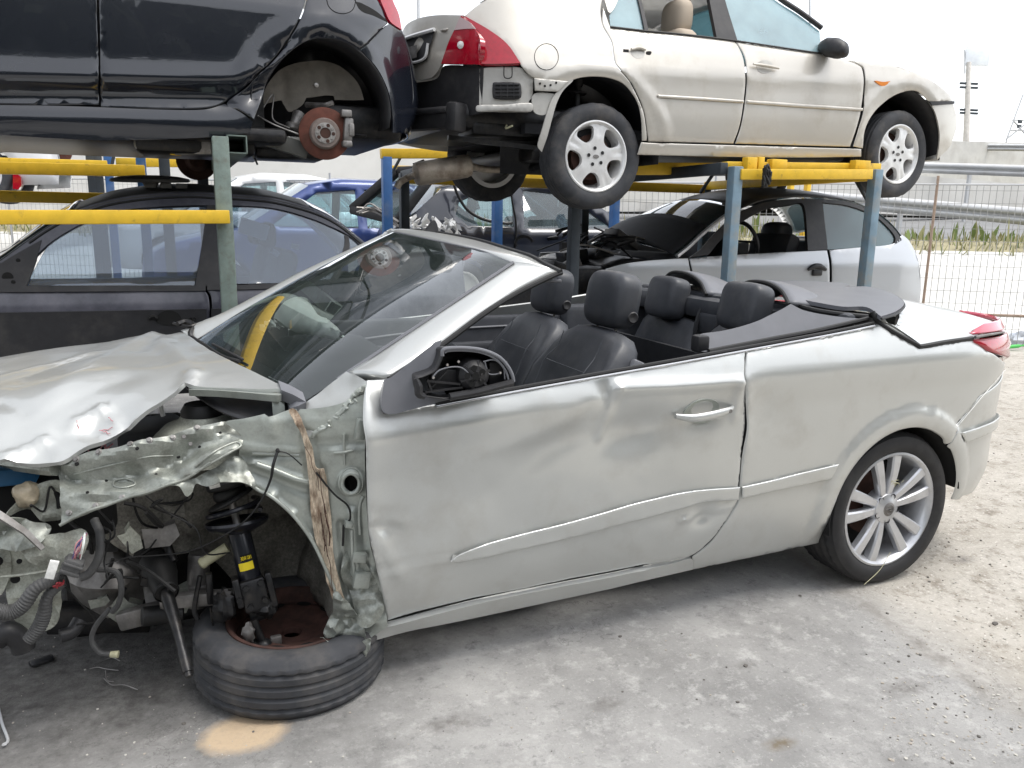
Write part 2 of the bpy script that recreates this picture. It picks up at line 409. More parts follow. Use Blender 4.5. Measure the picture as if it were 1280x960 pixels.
M['tyre'] = mat('tyre_rubber', (.020, .020, .021), .72, noise_amt=.25, noise_sc=14, dirt=(.075, .07, .065), dirt_amt=.5, dirt_sc=6, dirt_lo=.5, bump=.25, bump_sc=60, bump_dist=.002)
M['tyre_old'] = mat('dusty_tyre_rubber', (.045, .047, .052), .8, noise_amt=.25, noise_sc=10, dirt=(.12, .11, .10), dirt_amt=.6, dirt_sc=8, dirt_lo=.48, bump=.3, bump_sc=50, bump_dist=.002)
M['alloy'] = mat('alloy_silver', (.55, .56, .58), .36, .7, .3, .15, noise_amt=.05, noise_sc=20, dirt=(.22, .2, .18), dirt_amt=.3, dirt_sc=14, dirt_lo=.5)
M['alloy_b'] = mat('bright_alloy', (.74, .74, .73), .4, .35, .3, .15, noise_amt=.05, noise_sc=20, dirt=(.34, .32, .28), dirt_amt=.3, dirt_sc=12, dirt_lo=.5)
M['steel'] = mat('bare_steel', (.45, .43, .41), .4, .8, noise_amt=.15, noise_sc=30, dirt=(.2, .12, .07), dirt_amt=.5, dirt_sc=20, dirt_lo=.5)
M['rust'] = mat('rusted_steel', (.13, .045, .03), .75, .2, noise_amt=.35, noise_sc=18, dirt=(.06, .03, .02), dirt_amt=.6, dirt_sc=12, dirt_lo=.45, bump=.2, bump_sc=80, bump_dist=.001)
M['rustwheel'] = mat('brown_rusted_wheel', (.080, .040, .032), .75, .2, noise_amt=.4, noise_sc=25, dirt=(.035, .022, .018), dirt_amt=.8, dirt_sc=14, dirt_lo=.45, bump=.2, bump_sc=80, bump_dist=.001)
M['rustdark'] = mat('dark_rust', (.06, .028, .02), .8, .1, noise_amt=.4, noise_sc=20, bump=.2, bump_sc=60, bump_dist=.002)
M['grease'] = mat('greasy_black_metal', (.016, .016, .017), .38, .3, noise_amt=.4, noise_sc=25, dirt=(.07, .06, .05), dirt_amt=.5, dirt_sc=18, dirt_lo=.5, bump=.3, bump_sc=60, bump_dist=.003)
M['damper'] = mat('black_damper_paint', (.010, .011, .016), .3, .1, .3, .1, noise_amt=.2, noise_sc=20)
M['alumin'] = mat('dull_aluminium', (.26, .25, .24), .5, .7, noise_amt=.3, noise_sc=20, dirt=(.08, .07, .06), dirt_amt=.6, dirt_sc=12, dirt_lo=.45, bump=.2, bump_sc=50, bump_dist=.002)
M['exhaust'] = mat('stained_exhaust_steel', (.44, .38, .31), .5, .3, noise_amt=.3, noise_sc=12, dirt=(.12, .07, .045), dirt_amt=.7, dirt_sc=9, dirt_lo=.48, bump=.2, bump_sc=40, bump_dist=.003)
M['red'] = mat('red_lamp_plastic', (.36, .004, .018), .12, 0, .8, .02, noise_amt=.15, noise_sc=40)
M['pink'] = mat('clear_red_lens', (.50, .045, .085), .12, 0, .8, .02)  # paler, clearer red of the upper tail lamp lens
M['lens'] = mat('pale_lamp_lens', (.55, .42, .42), .12, 0, .6, .03)
M['orange'] = mat('orange_indicator', (.75, .25, .05), .2, 0, .5)
M['yellow'] = mat('yellow_rack_paint', (.74, .47, .03), .5, 0, .1, .2, noise_amt=.10, noise_sc=14, dirt=(.17, .09, .045), dirt_amt=.85, dirt_sc=19, dirt_lo=.59, rough_var=.3, bump=.1, bump_sc=40)
M['rackblue'] = mat('blue_rack_paint', (.035, .12, .32), .5, 0, .1, .2, noise_amt=.15, noise_sc=6, dirt=(.20, .22, .24), dirt_amt=.5, dirt_sc=5, dirt_lo=.52)
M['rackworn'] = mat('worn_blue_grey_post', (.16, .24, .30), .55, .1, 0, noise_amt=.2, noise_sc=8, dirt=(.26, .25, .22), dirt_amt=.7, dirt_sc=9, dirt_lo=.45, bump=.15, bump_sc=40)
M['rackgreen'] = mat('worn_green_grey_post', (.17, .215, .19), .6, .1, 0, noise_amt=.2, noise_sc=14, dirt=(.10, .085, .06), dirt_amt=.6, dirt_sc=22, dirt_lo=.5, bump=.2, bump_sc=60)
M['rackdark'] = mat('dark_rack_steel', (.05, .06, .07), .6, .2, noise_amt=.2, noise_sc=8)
M['galv'] = mat('galvanised_steel', (.50, .51, .52), .6, .15, noise_amt=.08, noise_sc=3, dirt=(.36, .34, .31), dirt_amt=.4, dirt_sc=4, dirt_lo=.5)
M['wire'] = mat('fence_wire', (.40, .40, .39), .55, .4, noise_amt=.1)
M['concrete'] = mat('weathered_concrete', (.46, .45, .42), .9, noise_amt=.15, noise_sc=.8, dirt=(.22, .20, .17), dirt_amt=.6, dirt_sc=.9, dirt_lo=.5, bump=.3, bump_sc=14, bump_dist=.01)
M['airbag'] = mat('white_airbag_fabric', (.86, .90, .85), .85, noise_amt=.04, noise_sc=12, bump=.15, bump_sc=30, bump_dist=.01)
M['headliner'] = mat('beige_headrest', (.45, .38, .30), .8)
M['wiregrey'] = mat('grey_cable_sleeve', (.07, .07, .07), .6, noise_amt=.2, noise_sc=40, bump=.4, bump_sc=140, bump_dist=.003)
M['wirered'] = mat('red_wire', (.35, .04, .05), .45)
M['wirepink'] = mat('pink_wire', (.50, .20, .22), .45)
M['wirepurple'] = mat('violet_wire', (.10, .07, .22), .45)
M['cream'] = mat('cream_plastic', (.52, .50, .33), .5, dirt=(.2, .18, .12), dirt_amt=.5, dirt_sc=14, dirt_lo=.5)
M['sticker_y'] = mat('yellow_sticker', (.80, .62, .02), .4)
M['sticker_w'] = mat('white_sticker', (.75, .75, .72), .5, noise_amt=.2, noise_sc=60)
M['bottle'] = mat('pale_brown_bulb_socket', (.45, .38, .27), .35, 0, .3, noise_amt=.3, noise_sc=40)
M['bluecover'] = mat('blue_plastic', (.02, .11, .24), .5)
M['paper'] = mat('white_paper', (.75, .77, .80), .7)
M['wood'] = mat('weathered_pole', (.60, .57, .53), .8, noise_amt=.2, noise_sc=6)
M['glassblack'] = glass('smoked_screen_glass', (.10, .14, .13), .0, 1.6, .05, (.3, .4, .36))
M['seam'] = mat('dark_stitching', (.075, .08, .09), .6)
M['glass'] = glass('windscreen_glass', (.93, .985, .96), 0, 2.2, .02, (.6, .78, .72))
M['glassdark'] = glass('tinted_window_glass', (.34, .42, .44), .0, 1.5, .10, (.5, .6, .62))
M['glassblue'] = glass('side_window_glass', (.62, .80, .84), 0, 1.4, .10, (.6, .76, .8))
M['glasssky'] = glass('dusty_sky_sheen_glass', (.62, .80, .84), 0, 2.5, .34, (.62, .82, .86))  # pale diffuse layer: dust plus the sky's reflection put in as colour
M['glassdust'] = glass('dusty_window_glass', (.55, .62, .68), .02, 2.2, .12, (.40, .48, .60))
M['sand'] = mat('orange_sand', (.43, .32, .21), .95, noise_amt=.15, noise_sc=30, bump=.4, bump_sc=120, bump_dist=.004)
# ================================================================== the crashed convertible
CAR = thing('convertible_car', 'silver convertible with its roof open, front wing and wheel torn off and door dented', 'car', (-1., .88, 0))
# plan curve of the body side
_s = np.linspace(-4.2, 1.62, 900)
_phi = np.where(_s < .10, 0, np.clip(1.02*((_s-.10)/.78)**2, 0, 1.57))
_x = np.concatenate([[0], np.cumsum(np.cos(_phi[:-1])*np.diff(_s))]); _x += -4.2
_y = np.concatenate([[0], np.cumsum(np.sin(_phi[:-1])*np.diff(_s))])
def plan(s): return np.interp(s, _s, _x), np.interp(s, _s, _y), np.interp(s, _s, _phi)
def zcrease(s): return np.interp(s, [-2.2, -1.3, -.6, .1, 1.0], [.815, .895, .925, .94, .94])
def prof(s, z):
    """how far the side is set in from its widest line"""
    zc = zcrease(s); d = z-zc
    up = np.clip(d, 0, None); lo = np.clip(-d, 0, None)
    ins = .30*up+1.6*up**2
    ins += .012*np.clip(lo/.12, 0, 1)**1.5+.07*np.clip(lo-.05, 0, .7)**1.7
    t = np.clip((.42-z)/.26, 0, 1); ins += .07*t**1.8
    return ins
def f_side(s, z):
    s, z = np.broadcast_arrays(np.asarray(s, float), np.asarray(z, float))
    x, y, ph = plan(s); i = prof(s, z)
    return np.stack([x-i*np.sin(ph), y+i*np.cos(ph), z+0*s], -1)
SIDE = Surf(f_side, (-2.6, .86), (.08, 1.2), 140)
S_STAN = .80
HUB = (0., .315)
def arch_flare(u, v, P):
    r = np.hypot(u-.012, v-.325)
    a = np.clip((r-.335)/.02, 0, 1)*np.clip((.425-r)/.012, 0, 1)
    a *= np.clip((v-.22)/.1, 0, 1)
    return .016*a
# ---- door with its dents
door_o = [(458, 477, 1), (484, 473, 1), (480, 515, 1), (560, 501.5), (645, 487), (740, 470), (837, 453), (932, 436.5, 1), (931, 477), (932.3, 529), (928, 564), (923.5, 608), (922, 626), (904, 656.5), (887, 677.5), (864, 695), (837, 701.5), (772, 713.5), (610, 745), (484, 777.5, 1), (481, 757), (470, 709), (460, 665), (457, 604), (456, 551), (453, 529), (454, 500)]
U = lambda x, y: tuple(SIDE.inv(x, y))
def door_disp(u, v, P):
    d = np.zeros(len(u))
    a, b, c = U(765, 515), U(770, 487), U(925, 480)
    d -= .030*g2(u, v, *U(795, 540), .16, .085, .1)               # big dent ahead of the handle
    d -= .016*g2(u, v, *U(762, 495), .035, .055, .5)
    d += .013*fold(u, v, U(752, 545), U(772, 487), .030)
    d += .014*fold(u, v, U(772, 486), U(925, 478), .026)
    d -= .012*g2(u, v, *U(880, 520), .10, .05)
    d += .010*crease(u, v, U(918, 520), U(926, 480), .02)
    d -= .016*g2(u, v, *U(480, 655), .045, .035, -.3)              # dent at the front edge
    d += .010*fold(u, v, U(462, 648), U(505, 652), .022)
    d += .008*crease(u, v, U(470, 665), U(500, 720), .02)
    d -= .020*g2(u, v, *U(880, 645), .045, .030, .3)               # dent low at the rear edge
    d += .010*fold(u, v, U(850, 650), U(912, 632), .016)
    d -= .012*g2(u, v, *U(690, 560), .20, .05, .5)
    d += .006*fold(u, v, U(560, 585), U(720, 520), .05)
    d -= .006*g2(u, v, *U(600, 620), .12, .06)
    d += .005*crease(u, v, U(480, 717), U(560, 700), .008)
    d -= .006*np.clip((U(483, 700)[1]-v)/.02, 0, 1)*np.clip((U(480, 700)[0]+.35-u)/.3, 0, 1)
    d += .0035*nz(P, 5, 2)
    # the front edge is peeled out a little
    d += .018*np.clip((-2.02-u)/.1, 0, 1)**2
    return d
door = patch('door', M['silver'], SIDE, door_o, CAR, .014, disp=door_disp, thick=.012, bev=.003)
tag(door, 'dented silver door with a crumpled rear edge')
# side moulding on the door: follows the dent
md_o = [(562, 700, 1), (575, 690.5), (610, 677.5), (706, 652.5), (794, 627.5), (850, 615), (881, 611), (922, 607.5, 1), (920.5, 623.5, 1), (881, 626.5), (850, 635), (794, 649), (706, 672), (610, 694.5), (572, 701.5)]
def md_disp(u, v, P): return door_disp(u, v, P)+.013
md = patch('side_moulding', M['silver'], SIDE, md_o, door, .008, disp=md_disp, thick=.022, roll=.004)
# door handle: recess cup, grip, lock
hc = SIDE.pt(880, 516, -.012)
cup = patch('handle_recess', M['silver_raw'], SIDE, [(856, 517), (866, 504), (882, 499), (897, 503), (900, 512), (893, 524), (880, 530), (864, 527)], door, .012, disp=lambda u, v, P: door_disp(u, v, P)+.004-.02*g2(u, v, *U(880, 512), .035, .022), thick=.004)
mb = MB(); g = [SIDE.pt(844, 520, .0), SIDE.pt(860, 519.5, .024), SIDE.pt(882, 516, .028), SIDE.pt(905, 511, .02), SIDE.pt(914, 509, .006)]
g = crom(g, 5); rings = []
for i, p in enumerate(g):
    t = i/(len(g)-1); h = .0125*(.75+.45*math.sin(math.pi*min(1, t*1.05))); w = .009
    rings.append([p+np.array([0, -w*math.cos(a)*1, 0])+np.array([0, 0, h*math.sin(a)]) for a in np.linspace(0, 2*math.pi, 12, endpoint=False)])
mb.loft(rings); mb.build('handle', M['silver'], door)
mb = MB(); p = SIDE.pt(907, 510.5, .026); mb.lathe([(0, .004), (.006, .004), (.0075, 0), (.0075, -.006)], p, (0, -1, .1), 16); mb.build('lock', M['alumin'], door)
# belt strips
belt = [(545, 506), (600, 495.5), (645, 487), (740, 470), (837, 453), (931, 436), (1010, 421.5), (1060, 412), (1092, 405)]
mb = MB(); mb.tube([SIDE.pt(x, y+3, .006) for x, y in belt], .0035, 8); mb.build('belt_trim', M['alloy'], CAR)
mb = MB(); mb.tube([SIDE.pt(x, y-1.5, .0) for x, y in belt[:6]]+[SIDE.pt(x, y-1, 0) for x, y in belt[6:]], .007, 8); mb.build('belt_seal', M['rubber'], CAR)
# ---- sill
patch('sill', M['silver'], SIDE, [(456, 801, 1), (462, 787, 1), (484, 780, 1), (610, 748), (772, 716.5), (837, 704), (864, 698.5), (866, 712, 1), (772, 730.5), (610, 765), (520, 784)], CAR, .03, disp=lambda u, v, P: .012*np.clip((U(866, 705)[0]+.01-u)/.35, 0, 1)+.006*g2(u, v, *U(800, 712), .01, .006)-.003*g2(u, v, *U(820, 709), .012, .008), thick=.02)
# ---- rear quarter panel (down to the sill, round to the bumper seam)
q_o = [(933, 436.5, 1), (1010, 422.5), (1060, 412.5), (1098, 404, 1), (1149, 432.5), (1180, 428.5), (1215, 423.5, 1), (1232, 437, 1), (1256.5, 455, 1), (1256, 461, 1), (1226, 495, 1), (1196.5, 531, 1),
       (1189.5, 549), (1177, 544), (1166, 541.5), (1140, 533), (1109, 541), (1079, 565), (1052, 600), (1035, 644), (1023, 679.5, 1), (1000, 684.5), (940, 697.5), (866, 713, 1), (866, 697, 1), (889, 678.5), (905.5, 656), (923, 626), (925, 608), (929, 564), (933.5, 529), (932, 477)]
# the arch is concentric with the wheel: replace its pixels by a circle
arc = [(.012+.345*math.cos(a), .322+.345*math.sin(a)) for a in np.linspace(R(48), R(200), 22)]
def uv_outline(px_list, tail=()):
    return [tuple(SIDE.inv(*p[:2])) + ((1,) if len(p) > 2 else ()) for p in px_list]
q_uv = uv_outline(q_o[:12]) + [(a, b) for a, b in arc] + uv_outline(q_o[20:])
def q_disp(u, v, P):
    d = arch_flare(u, v, P)
    d += .006*crease(u, v, U(934, 480), U(934, 560), .02)-.006*g2(u, v, *U(960, 500), .05, .06)
    return d+.0012*nz(P, 3, 5)
quarter = patch('quarter_panel', M['silver'], SIDE, q_uv, CAR, .022, px=False, disp=q_disp, thick=.01, bev=.003)
patch('side_moulding', M['silver'], SIDE, [(925.5, 607.5, 1), (960, 600), (1000, 590), (1046, 579.5, 1), (1037, 597.5, 1), (1000, 605.5), (960, 614), (925, 622, 1)], quarter, .008, disp=lambda u, v, P: .013+0*u, thick=.022, roll=.004)
# ---- rear bumper: from the wheel arch round the tail, both sides
def tailring(z, k=0.0, n=26):
    pass
b_uv = [tuple(SIDE.inv(1196.5, 531)), tuple(SIDE.inv(1225.5, 495)), tuple(SIDE.inv(1254, 462.5))]
REAR = Surf(f_side, (.1, 1.60), (.08, 1.2), 90)
sb = [b_uv[0], b_uv[1], b_uv[2], (.95, .83), (1.2, .83), (1.585, .83), (1.585, .33), (1.2, .33), (.9, .325), (.6, .295), tuple(SIDE.inv(1187, 623))]
sb = [(*p, 1) for p in sb]+[(.012+.345*math.cos(a), .322+.345*math.sin(a)) for a in np.linspace(R(1), R(47), 10)]
def bump_disp(u, v, P): return arch_flare(u, v, P)*np.clip((v-.1)/.2, 0, 1)+.010*np.clip((.52-v)/.1, 0, 1)*np.clip((u-.5)/.3, 0, 1)*np.clip((v-.2)/.2,0,1)
bumper = patch('rear_bumper', M['silver'], REAR, sb, CAR, .022, px=False, disp=bump_disp, thick=.01, side=1, roll=.004)
patch('rear_bumper', M['silver'], REAR, sb, CAR, .05, px=False, disp=bump_disp, thick=.01, side=1, mirror=.88)
bm_uv = [(*tuple(SIDE.inv(1197.5, 540)), 1), (*tuple(SIDE.inv(1228, 530)), 0)[:2], (*tuple(SIDE.inv(1256, 521)), 0)[:2], (1.0, .615), (1.3, .615), (1.58, .615, 1), (1.58, .56, 1), (1.3, .56), (1.0, .56), tuple(SIDE.inv(1250, 535)), tuple(SIDE.inv(1228, 543)), (*tuple(SIDE.inv(1204, 552)), 1)]
patch('side_moulding', M['silver'], REAR, bm_uv, bumper, .012, px=False, disp=lambda u, v, P: .016+0*u, thick=.024, roll=.004, side=1)
# ---- tail light
TAIL = Surf(f_side, (.3, 1.2), (.7, 1.2), 80)
iv = lambda x, y: tuple(SIDE.inv(x, y))
def lamp(name, m, rows, s1, off, parent, mir=False):
    """rows: (s at the left edge, z); the lens runs from there round the corner to s1"""
    mb = MB(); rings = []
    for k, (s0, z) in enumerate(rows):
        S = np.linspace(s0, s1, 18); P = f_side(S, np.full(18, z)); ph = plan(S)[2]; e = off*(1 if 0 < k < len(rows)-1 else .2)
        P = P+np.stack([np.sin(ph), -np.cos(ph), 0*S], -1)*e
        if mir: P[:, 1] = 1.76-P[:, 1]
        rings.append(list(P))
    mb.loft(rings, caps=False, closed=False); return mb.build(name, M[m], parent, solid=.02)
(sa, za), (sb_, zb_), (sc_, zc_) = iv(1215.5, 424.5), iv(1234, 438), iv(1252, 451)
lo_rows = [(sa, za), (sa+.004, za-.008), (sa*.5+sb_*.5, za*.5+zb_*.5), (sb_, zb_), (sb_*.5+sc_*.5, zb_*.5+zc_*.5), (sc_, zc_), (sc_+.03, zc_-.006)]
lamp('tail_light', 'red', lo_rows, 1.14, .006, CAR); lamp('tail_light', 'red', lo_rows, 1.14, .006, CAR, True)
(sd_, zd_), (se_, ze_) = iv(1216, 418.5), iv(1216.5, 410.5)
up_rows = [(sd_, zd_), (sd_, zd_+.006), (se_*.5+sd_*.5, zd_*.5+ze_*.5), (se_+.01, ze_), (se_+.07, ze_+.012), (se_+.10, ze_+.016)]
lamp('tail_light', 'pink', up_rows, 1.12, .006, CAR)
patch('bumper_joint', M['silver'], SIDE, [(1188, 520, 1), (1225, 480), (1254, 452, 1), (1257, 470, 1), (1230, 502), (1203, 548, 1)], CAR, .02, off=-.006, thick=.004)
# ---- boot lid
def f_lid(x, y):
    x, y = np.broadcast_arrays(np.asarray(x, float), np.asarray(y, float))
    z = np.interp(x, [-.4, -.1, .2, .45, .65, .8, .88, .92], [1.135, 1.135, 1.128, 1.105, 1.07, 1.025, .985, .94])
    w = np.abs(y-.90)/.84
    edge = np.interp(x, [-.4, -.18, .05, .3, .6, .9], [.045, .048, .15, .145, .10, .03])
    return np.stack([x, y, z-edge*np.clip(w, 0, 1.2)**3.2], -1)
DECK = Surf(lambda x, y: np.stack(np.broadcast_arrays(np.asarray(x, float), np.asarray(y, float), 1.132-.040*((np.asarray(y, float)-.9)/.84)**2+0*np.asarray(x, float)), -1), (-.8, .7), (.0, 1.8), 120)
LID = Surf(f_lid, (-.6, .92), (.0, 1.8), 110)
pz, nearseam = [], []
def lid_edge(px, py):  # seam points taken on the body side, carried to the lid
    return tuple(SIDE.pt(px, py)[:2])
seam = [lid_edge(1098, 403), lid_edge(1122, 417), lid_edge(1148, 430.5), lid_edge(1180, 426.5), lid_edge(1214, 422)]
def tail_xy(s): x, y, p = plan(s); return (float(x)-.05*math.sin(p), float(y)+.05*math.cos(p))
rear_pts = [tail_xy(s) for s in (.85, 1.0, 1.25)]
front_l = [tuple(DECK.inv(1070+(p[0]-1070)*.84, 384+(p[1]-384)*.84)) for p in ((1099, 402.5), (1119, 396.5), (1130, 386), (1119, 374), (1098, 365.5), (1076, 361))]
fl_end = front_l[-1]
half = [(*seam[0], 1), seam[1], (*seam[2], 1), seam[3], seam[4]]+rear_pts
far = [(x, 1.78-y) for x, y in (rear_pts[::-1]+[p[:2] for p in half[4:2:-1]])]+[(half[2][0], 1.78-half[2][1], 1), (half[1][0], 1.78-half[1][1]), (-.10, 1.78-seam[0][1], 1), (.0, 1.35)]
lid_uv = half+far+[(*fl_end, 1)]+front_l[:0:-1]
patch('boot_lid', M['silver'], LID, lid_uv, CAR, .025, px=False, thick=.02, disp=lambda u, v, P: .002*nz(P, 3, 1), bev=.004)
# lid skirt facing rearwards
mb = MB(); rings = []
for s in np.linspace(1.0, 1.6, 12):
    x, y, p = plan(s); ring = []
    for k, z in enumerate((.99, .955, .90, .84)):
        ring.append((float(x)-.05*math.sin(p)+.02*(k > 0), float(y)+.05*math.cos(p), z))
    rings.append(ring)
rr = rings+[[(a, 1.76-b, c) for a, b, c in r] for r in rings[::-1]]
mb.loft(rr, caps=False, closed=False); mb.build('boot_panel', M['silver'], CAR, solid=.01)
mb = MB(); mb.tube([np.array([*SIDE.pt(1090, 395)[:2], 1.12])]+[SIDE.pt(*p, .0) for p in ((1098, 402.5), (1122, 418), (1146, 431), (1152, 433), (1180, 428), (1215, 423))], .0095, 8); mb.build('boot_seal', M['rubber'], CAR)
mb = MB(); mb.tube([SIDE.pt(1215, 423, .014), SIDE.pt(1232, 420, .016), SIDE.pt(1250, 417, .016)], [.006, .006, .004], 8); mb.build('lamp_strip', M['alumin'], CAR)
# ---- far body side, floor, inner shells so that the car is whole
far_side = [(-2.1, .2, 1), (-.35, .2, 1)]+[(.012-.345*math.cos(a), .322+.345*math.sin(a)) for a in np.linspace(R(-18), R(198), 20)]+[(.62, .22, 1), (.80, .24, 1), (.80, .97, 1), (.05, .985), (-.18, 1.09), (-.8, 1.02), (-1.6, .95), (-2.12, .92, 1)]
FAR = Surf(f_side, (-3.4, .9), (.08, 1.2), 40)
patch('far_body_side', M['silver'], FAR, far_side, CAR, .06, px=False, thick=.01, mirror=.88)
mb = MB()
mb.box((-1.1, .95, .27), (2.1, 1.20, .06), bev=.01)
mb.box((.05, .88, .33), (1.3, 1.0, .08), bev=.01); mb.box((.38, .88, .5), (.7, 1.15, .3), bev=.03)
mb.build('floor_pan', M['grease'], CAR)
# inner wheel housing (rear)
mb = MB(); rings = []
for y in (.03, .2, .34):
    rings.append([(.012+.352*math.cos(a), y, .322+.352*math.sin(a)) for a in np.linspace(R(8), R(190), 24)])
mb.loft(rings, caps=False, closed=False)
mb.add([(-.36, .34, .2), (.40, .34, .2), (.40, .34, .7), (-.36, .34, .7)], [(0, 1, 2, 3)])
mb.build('wheel_arch_liner', M['gap'], CAR, solid=.004)
mb = MB(); mb.bar((0, .2, .315), (0, 1.6, .315), .08, .08, bev=.01); mb.tube([(0.02, .2, .315), (-.3, .45, .3), (-.45, .5, .25)], .03); mb.build('rear_axle', M['grease'], CAR)
# ---- wheels
def tyre(mb, c, axis, Ro, Rr, w, n=96, treadcut=.005, mat_=None, grooves=3):
    """outer radius Ro, bead radius Rr, width w; axis points to the outer face; c on the mid plane"""
    h = w/2; b = Ro-Rr
    side = [(Rr, h*.80), (Rr+.12*b, h*.93), (Rr+.35*b, h*1.0), (Rr+.6*b, h*1.0), (Rr+.82*b, h*.93), (Ro-.012, h*.84), (Ro-.004, h*.76)]
    tread = []
    xs = np.linspace(h*.72, -h*.72, 4*grooves+5)
    for i, q in enumerate(xs):
        g = (i % 4 == 2)
        tread.append((Ro-(.008 if g else 0), q))
    prof = side+tread+[(r, -q) for r, q in side[::-1]]+[(Rr-.015, -h*.6), (Rr-.015, h*.6)]
    ns, ntot = len(side), len(side)+len(tread)
    def mod(i, j):
        if ns <= i < ns+3 or ntot-3 <= i < ntot: return -treadcut if j % 3 == 0 else 0
        return 0
    mb.lathe(prof, c, axis, n, mat_, mod, closed=True)
def basis(axis):
    ax = np.array(axis, float); ax /= np.linalg.norm(ax); up = np.array([0, 0, 1.])
    if abs(ax[2]) > .9: up = np.array([1., 0, 0])
    e1 = np.cross(up, ax); e1 /= np.linalg.norm(e1); e2 = np.cross(ax, e1); return ax, e1, e2
def spoke(mb, c, axis, ang, r0, r1, w0, w1, h0, h1, th, skew=0., mat_=None):
    ax, e1, e2 = basis(axis); c = np.array(c, float); rings = []
    for t in np.linspace(0, 1, 7):
        r = r0+(r1-r0)*t; w = w0+(w1-w0)*t; h = h0+(h1-h0)*t+.012*math.sin(math.pi*t)*.5; a = ang+skew*t
        d = math.cos(a)*e1+math.sin(a)*e2; s = -math.sin(a)*e1+math.cos(a)*e2
        cs = [(-.5, -th), (-.5, -.006), (-.36, 0), (.36, 0), (.5, -.006), (.5, -th)]
        rings.append([c+d*r+s*w*q+ax*(h+k) for q, k in cs])
    mb.loft(rings, mat_)
def rim_barrel(mb, c, axis, Rr, w, mat_=None):
    h = w/2
    mb.lathe([(Rr+.006, h*.82), (Rr+.004, h*.9), (Rr-.004, h*.92), (Rr-.012, h*.86), (Rr-.02, h*.7), (Rr-.03, h*.3), (Rr-.045, -h*.2), (Rr-.03, -h*.85), (Rr+.004, -h*.85)], c, axis, 64, mat_)
WC = np.array([0.0, .150, .318])
whl = bpy.data.objects.new('rear_wheel', None); COL.objects.link(whl); whl.parent = CAR
AX = (0.0, -1, 0.0)
mb = MB(); tyre(mb, WC, AX, .321, .236, .225, 132, .006); mb.build('tyre', M['tyre'], whl)
mb = MB(); rim_barrel(mb, WC, AX, .236, .225)
for k in range(5):
    a0 = R(90+72*k+8)
    for s in (-1, 1):
        spoke(mb, WC, AX, a0+s*R(15), .05, .234, .030, .050, .080, .094, .030, -s*R(2.2))
ax, e1, e2 = basis(AX)
mb.lathe([(0, .094), (.03, .094), (.036, .090), (.060, .084), (.070, .07), (.072, .03)], WC, AX, 40)
mb.build('rim', M['alloy'], whl)
mb = MB()
for k in range(5):
    a = R(90+36+72*k+8); mb.lathe([(0, .0795), (.0095, .0795), (.0115, .086), (.0125, .0875)], WC+(math.cos(a)*e1+math.sin(a)*e2)*.054, AX, 14)
mb.build('bolt', M['plastic'], whl)
mb = MB(); mb.lathe([(0, .098), (.026, .0975), (.029, .095), (.029, .088)], WC, AX, 28)
mb.lathe([(.0165, .0985), (.019, .100), (.0215, .0985)], WC, AX, 28)
zz = [WC+e1*p+e2*q+ax*.0995 for p, q in ((-.024, .004), (.002, .005), (-.004, -.004), (.024, -.003))]
mb.tube(zz, .0018, 6, smooth=False); mb.build('hub_cap', M['alumin'], whl)
mb = MB(); mb.lathe([(.03, .0), (.135, .0), (.135, -.02), (.03, -.02)], WC, AX, 48); mb.build('brake_disc', M['rustdark'], whl)
mb = MB(); mb.lathe([(0, -.03), (.22, -.03)], WC, AX, 40); mb.build('back_plate', M['gap'], whl)
# other rear wheel, plainer view from behind
mb = MB(); tyre(mb, (0, 1.60, .318), (0, 1, 0), .321, .236, .225, 60); mb.build('tyre', M['tyre'], CAR)
# straw and thread caught on the wheel
def hubp(px, py): return at(px, py, y=.035)
mb = MB(); mb.tube([hubp(1113, 690), hubp(1100, 712), hubp(1080, 731)], .0014, 5)
for k in range(10):
    a = hubp(1113+random.uniform(0, 16), 603+random.uniform(-3, 6)); b = hubp(1113+random.uniform(0, 16), 603+random.uniform(-3, 8)); mb.tube([a, (a+b)/2+np.array([0, -.006, .006]), b], .0009, 4)
mb.build('straw', M['cream'], whl)
mb = MB(); mb.tube([SIDE.pt(1256, 461.5, .004), SIDE.pt(1226, 496, .005), SIDE.pt(1197, 531, .005), SIDE.pt(1186, 543, .008)], .0016, 5); mb.build('seam_thread', M['sticker_w'], bumper)
# ------------------------------------------------------------------ windscreen, pillars, header
def strip(mb, A, B, bulge=0.0, bdir=(0, 0, 1), n=6, k=6, mat_=None, sag=None):
    A = np.array(crom(A, k)); B = np.array(crom(B, k)); m = max(len(A), len(B))
    rs = lambda Q: np.stack([np.interp(np.linspace(0, 1, m), np.linspace(0, 1, len(Q)), Q[:, i]) for i in range(3)], 1)
    A, B = rs(A), rs(B); bd = np.array(bdir, float); rings = []
    for i in range(m):
        rings.append([A[i]*(1-t)+B[i]*t+bd*bulge*(1-(2*t-1)**2) for t in np.linspace(0, 1, n)])
    mb.loft(rings, mat_, caps=False, closed=False)
BN, TN, TF, BF = at(376, 505, y=.2), at(641, 329, y=.34), at(488, 294, y=1.42), at(249, 425, y=1.52)
def f_ws(u, v):
    u, v = np.broadcast_arrays(np.asarray(u, float), np.asarray(v, float)); s = (u/1.25)[..., None]; t = (v/.85)[..., None]
    P = BF*(1-s)*(1-t)+BN*s*(1-t)+TN*s*t+TF*(1-s)*t
    w = np.abs(2*s-1); bl = (1-w**8)*(.050*(1-t)+.044*t)+.03*(1-(2*t-1)**2)*(1-w**6)
    return P+np.array([-.80, 0, .60])*bl
WS = Surf(f_ws, (-.02, 1.27), (-.3, .9), 100)
ws = bpy.data.objects.new('windscreen', None); COL.objects.link(ws); ws.parent = CAR
P_, F_ = [], []
gu = np.linspace(0, 1.25, 44); gv = np.linspace(-.02, .85, 26)
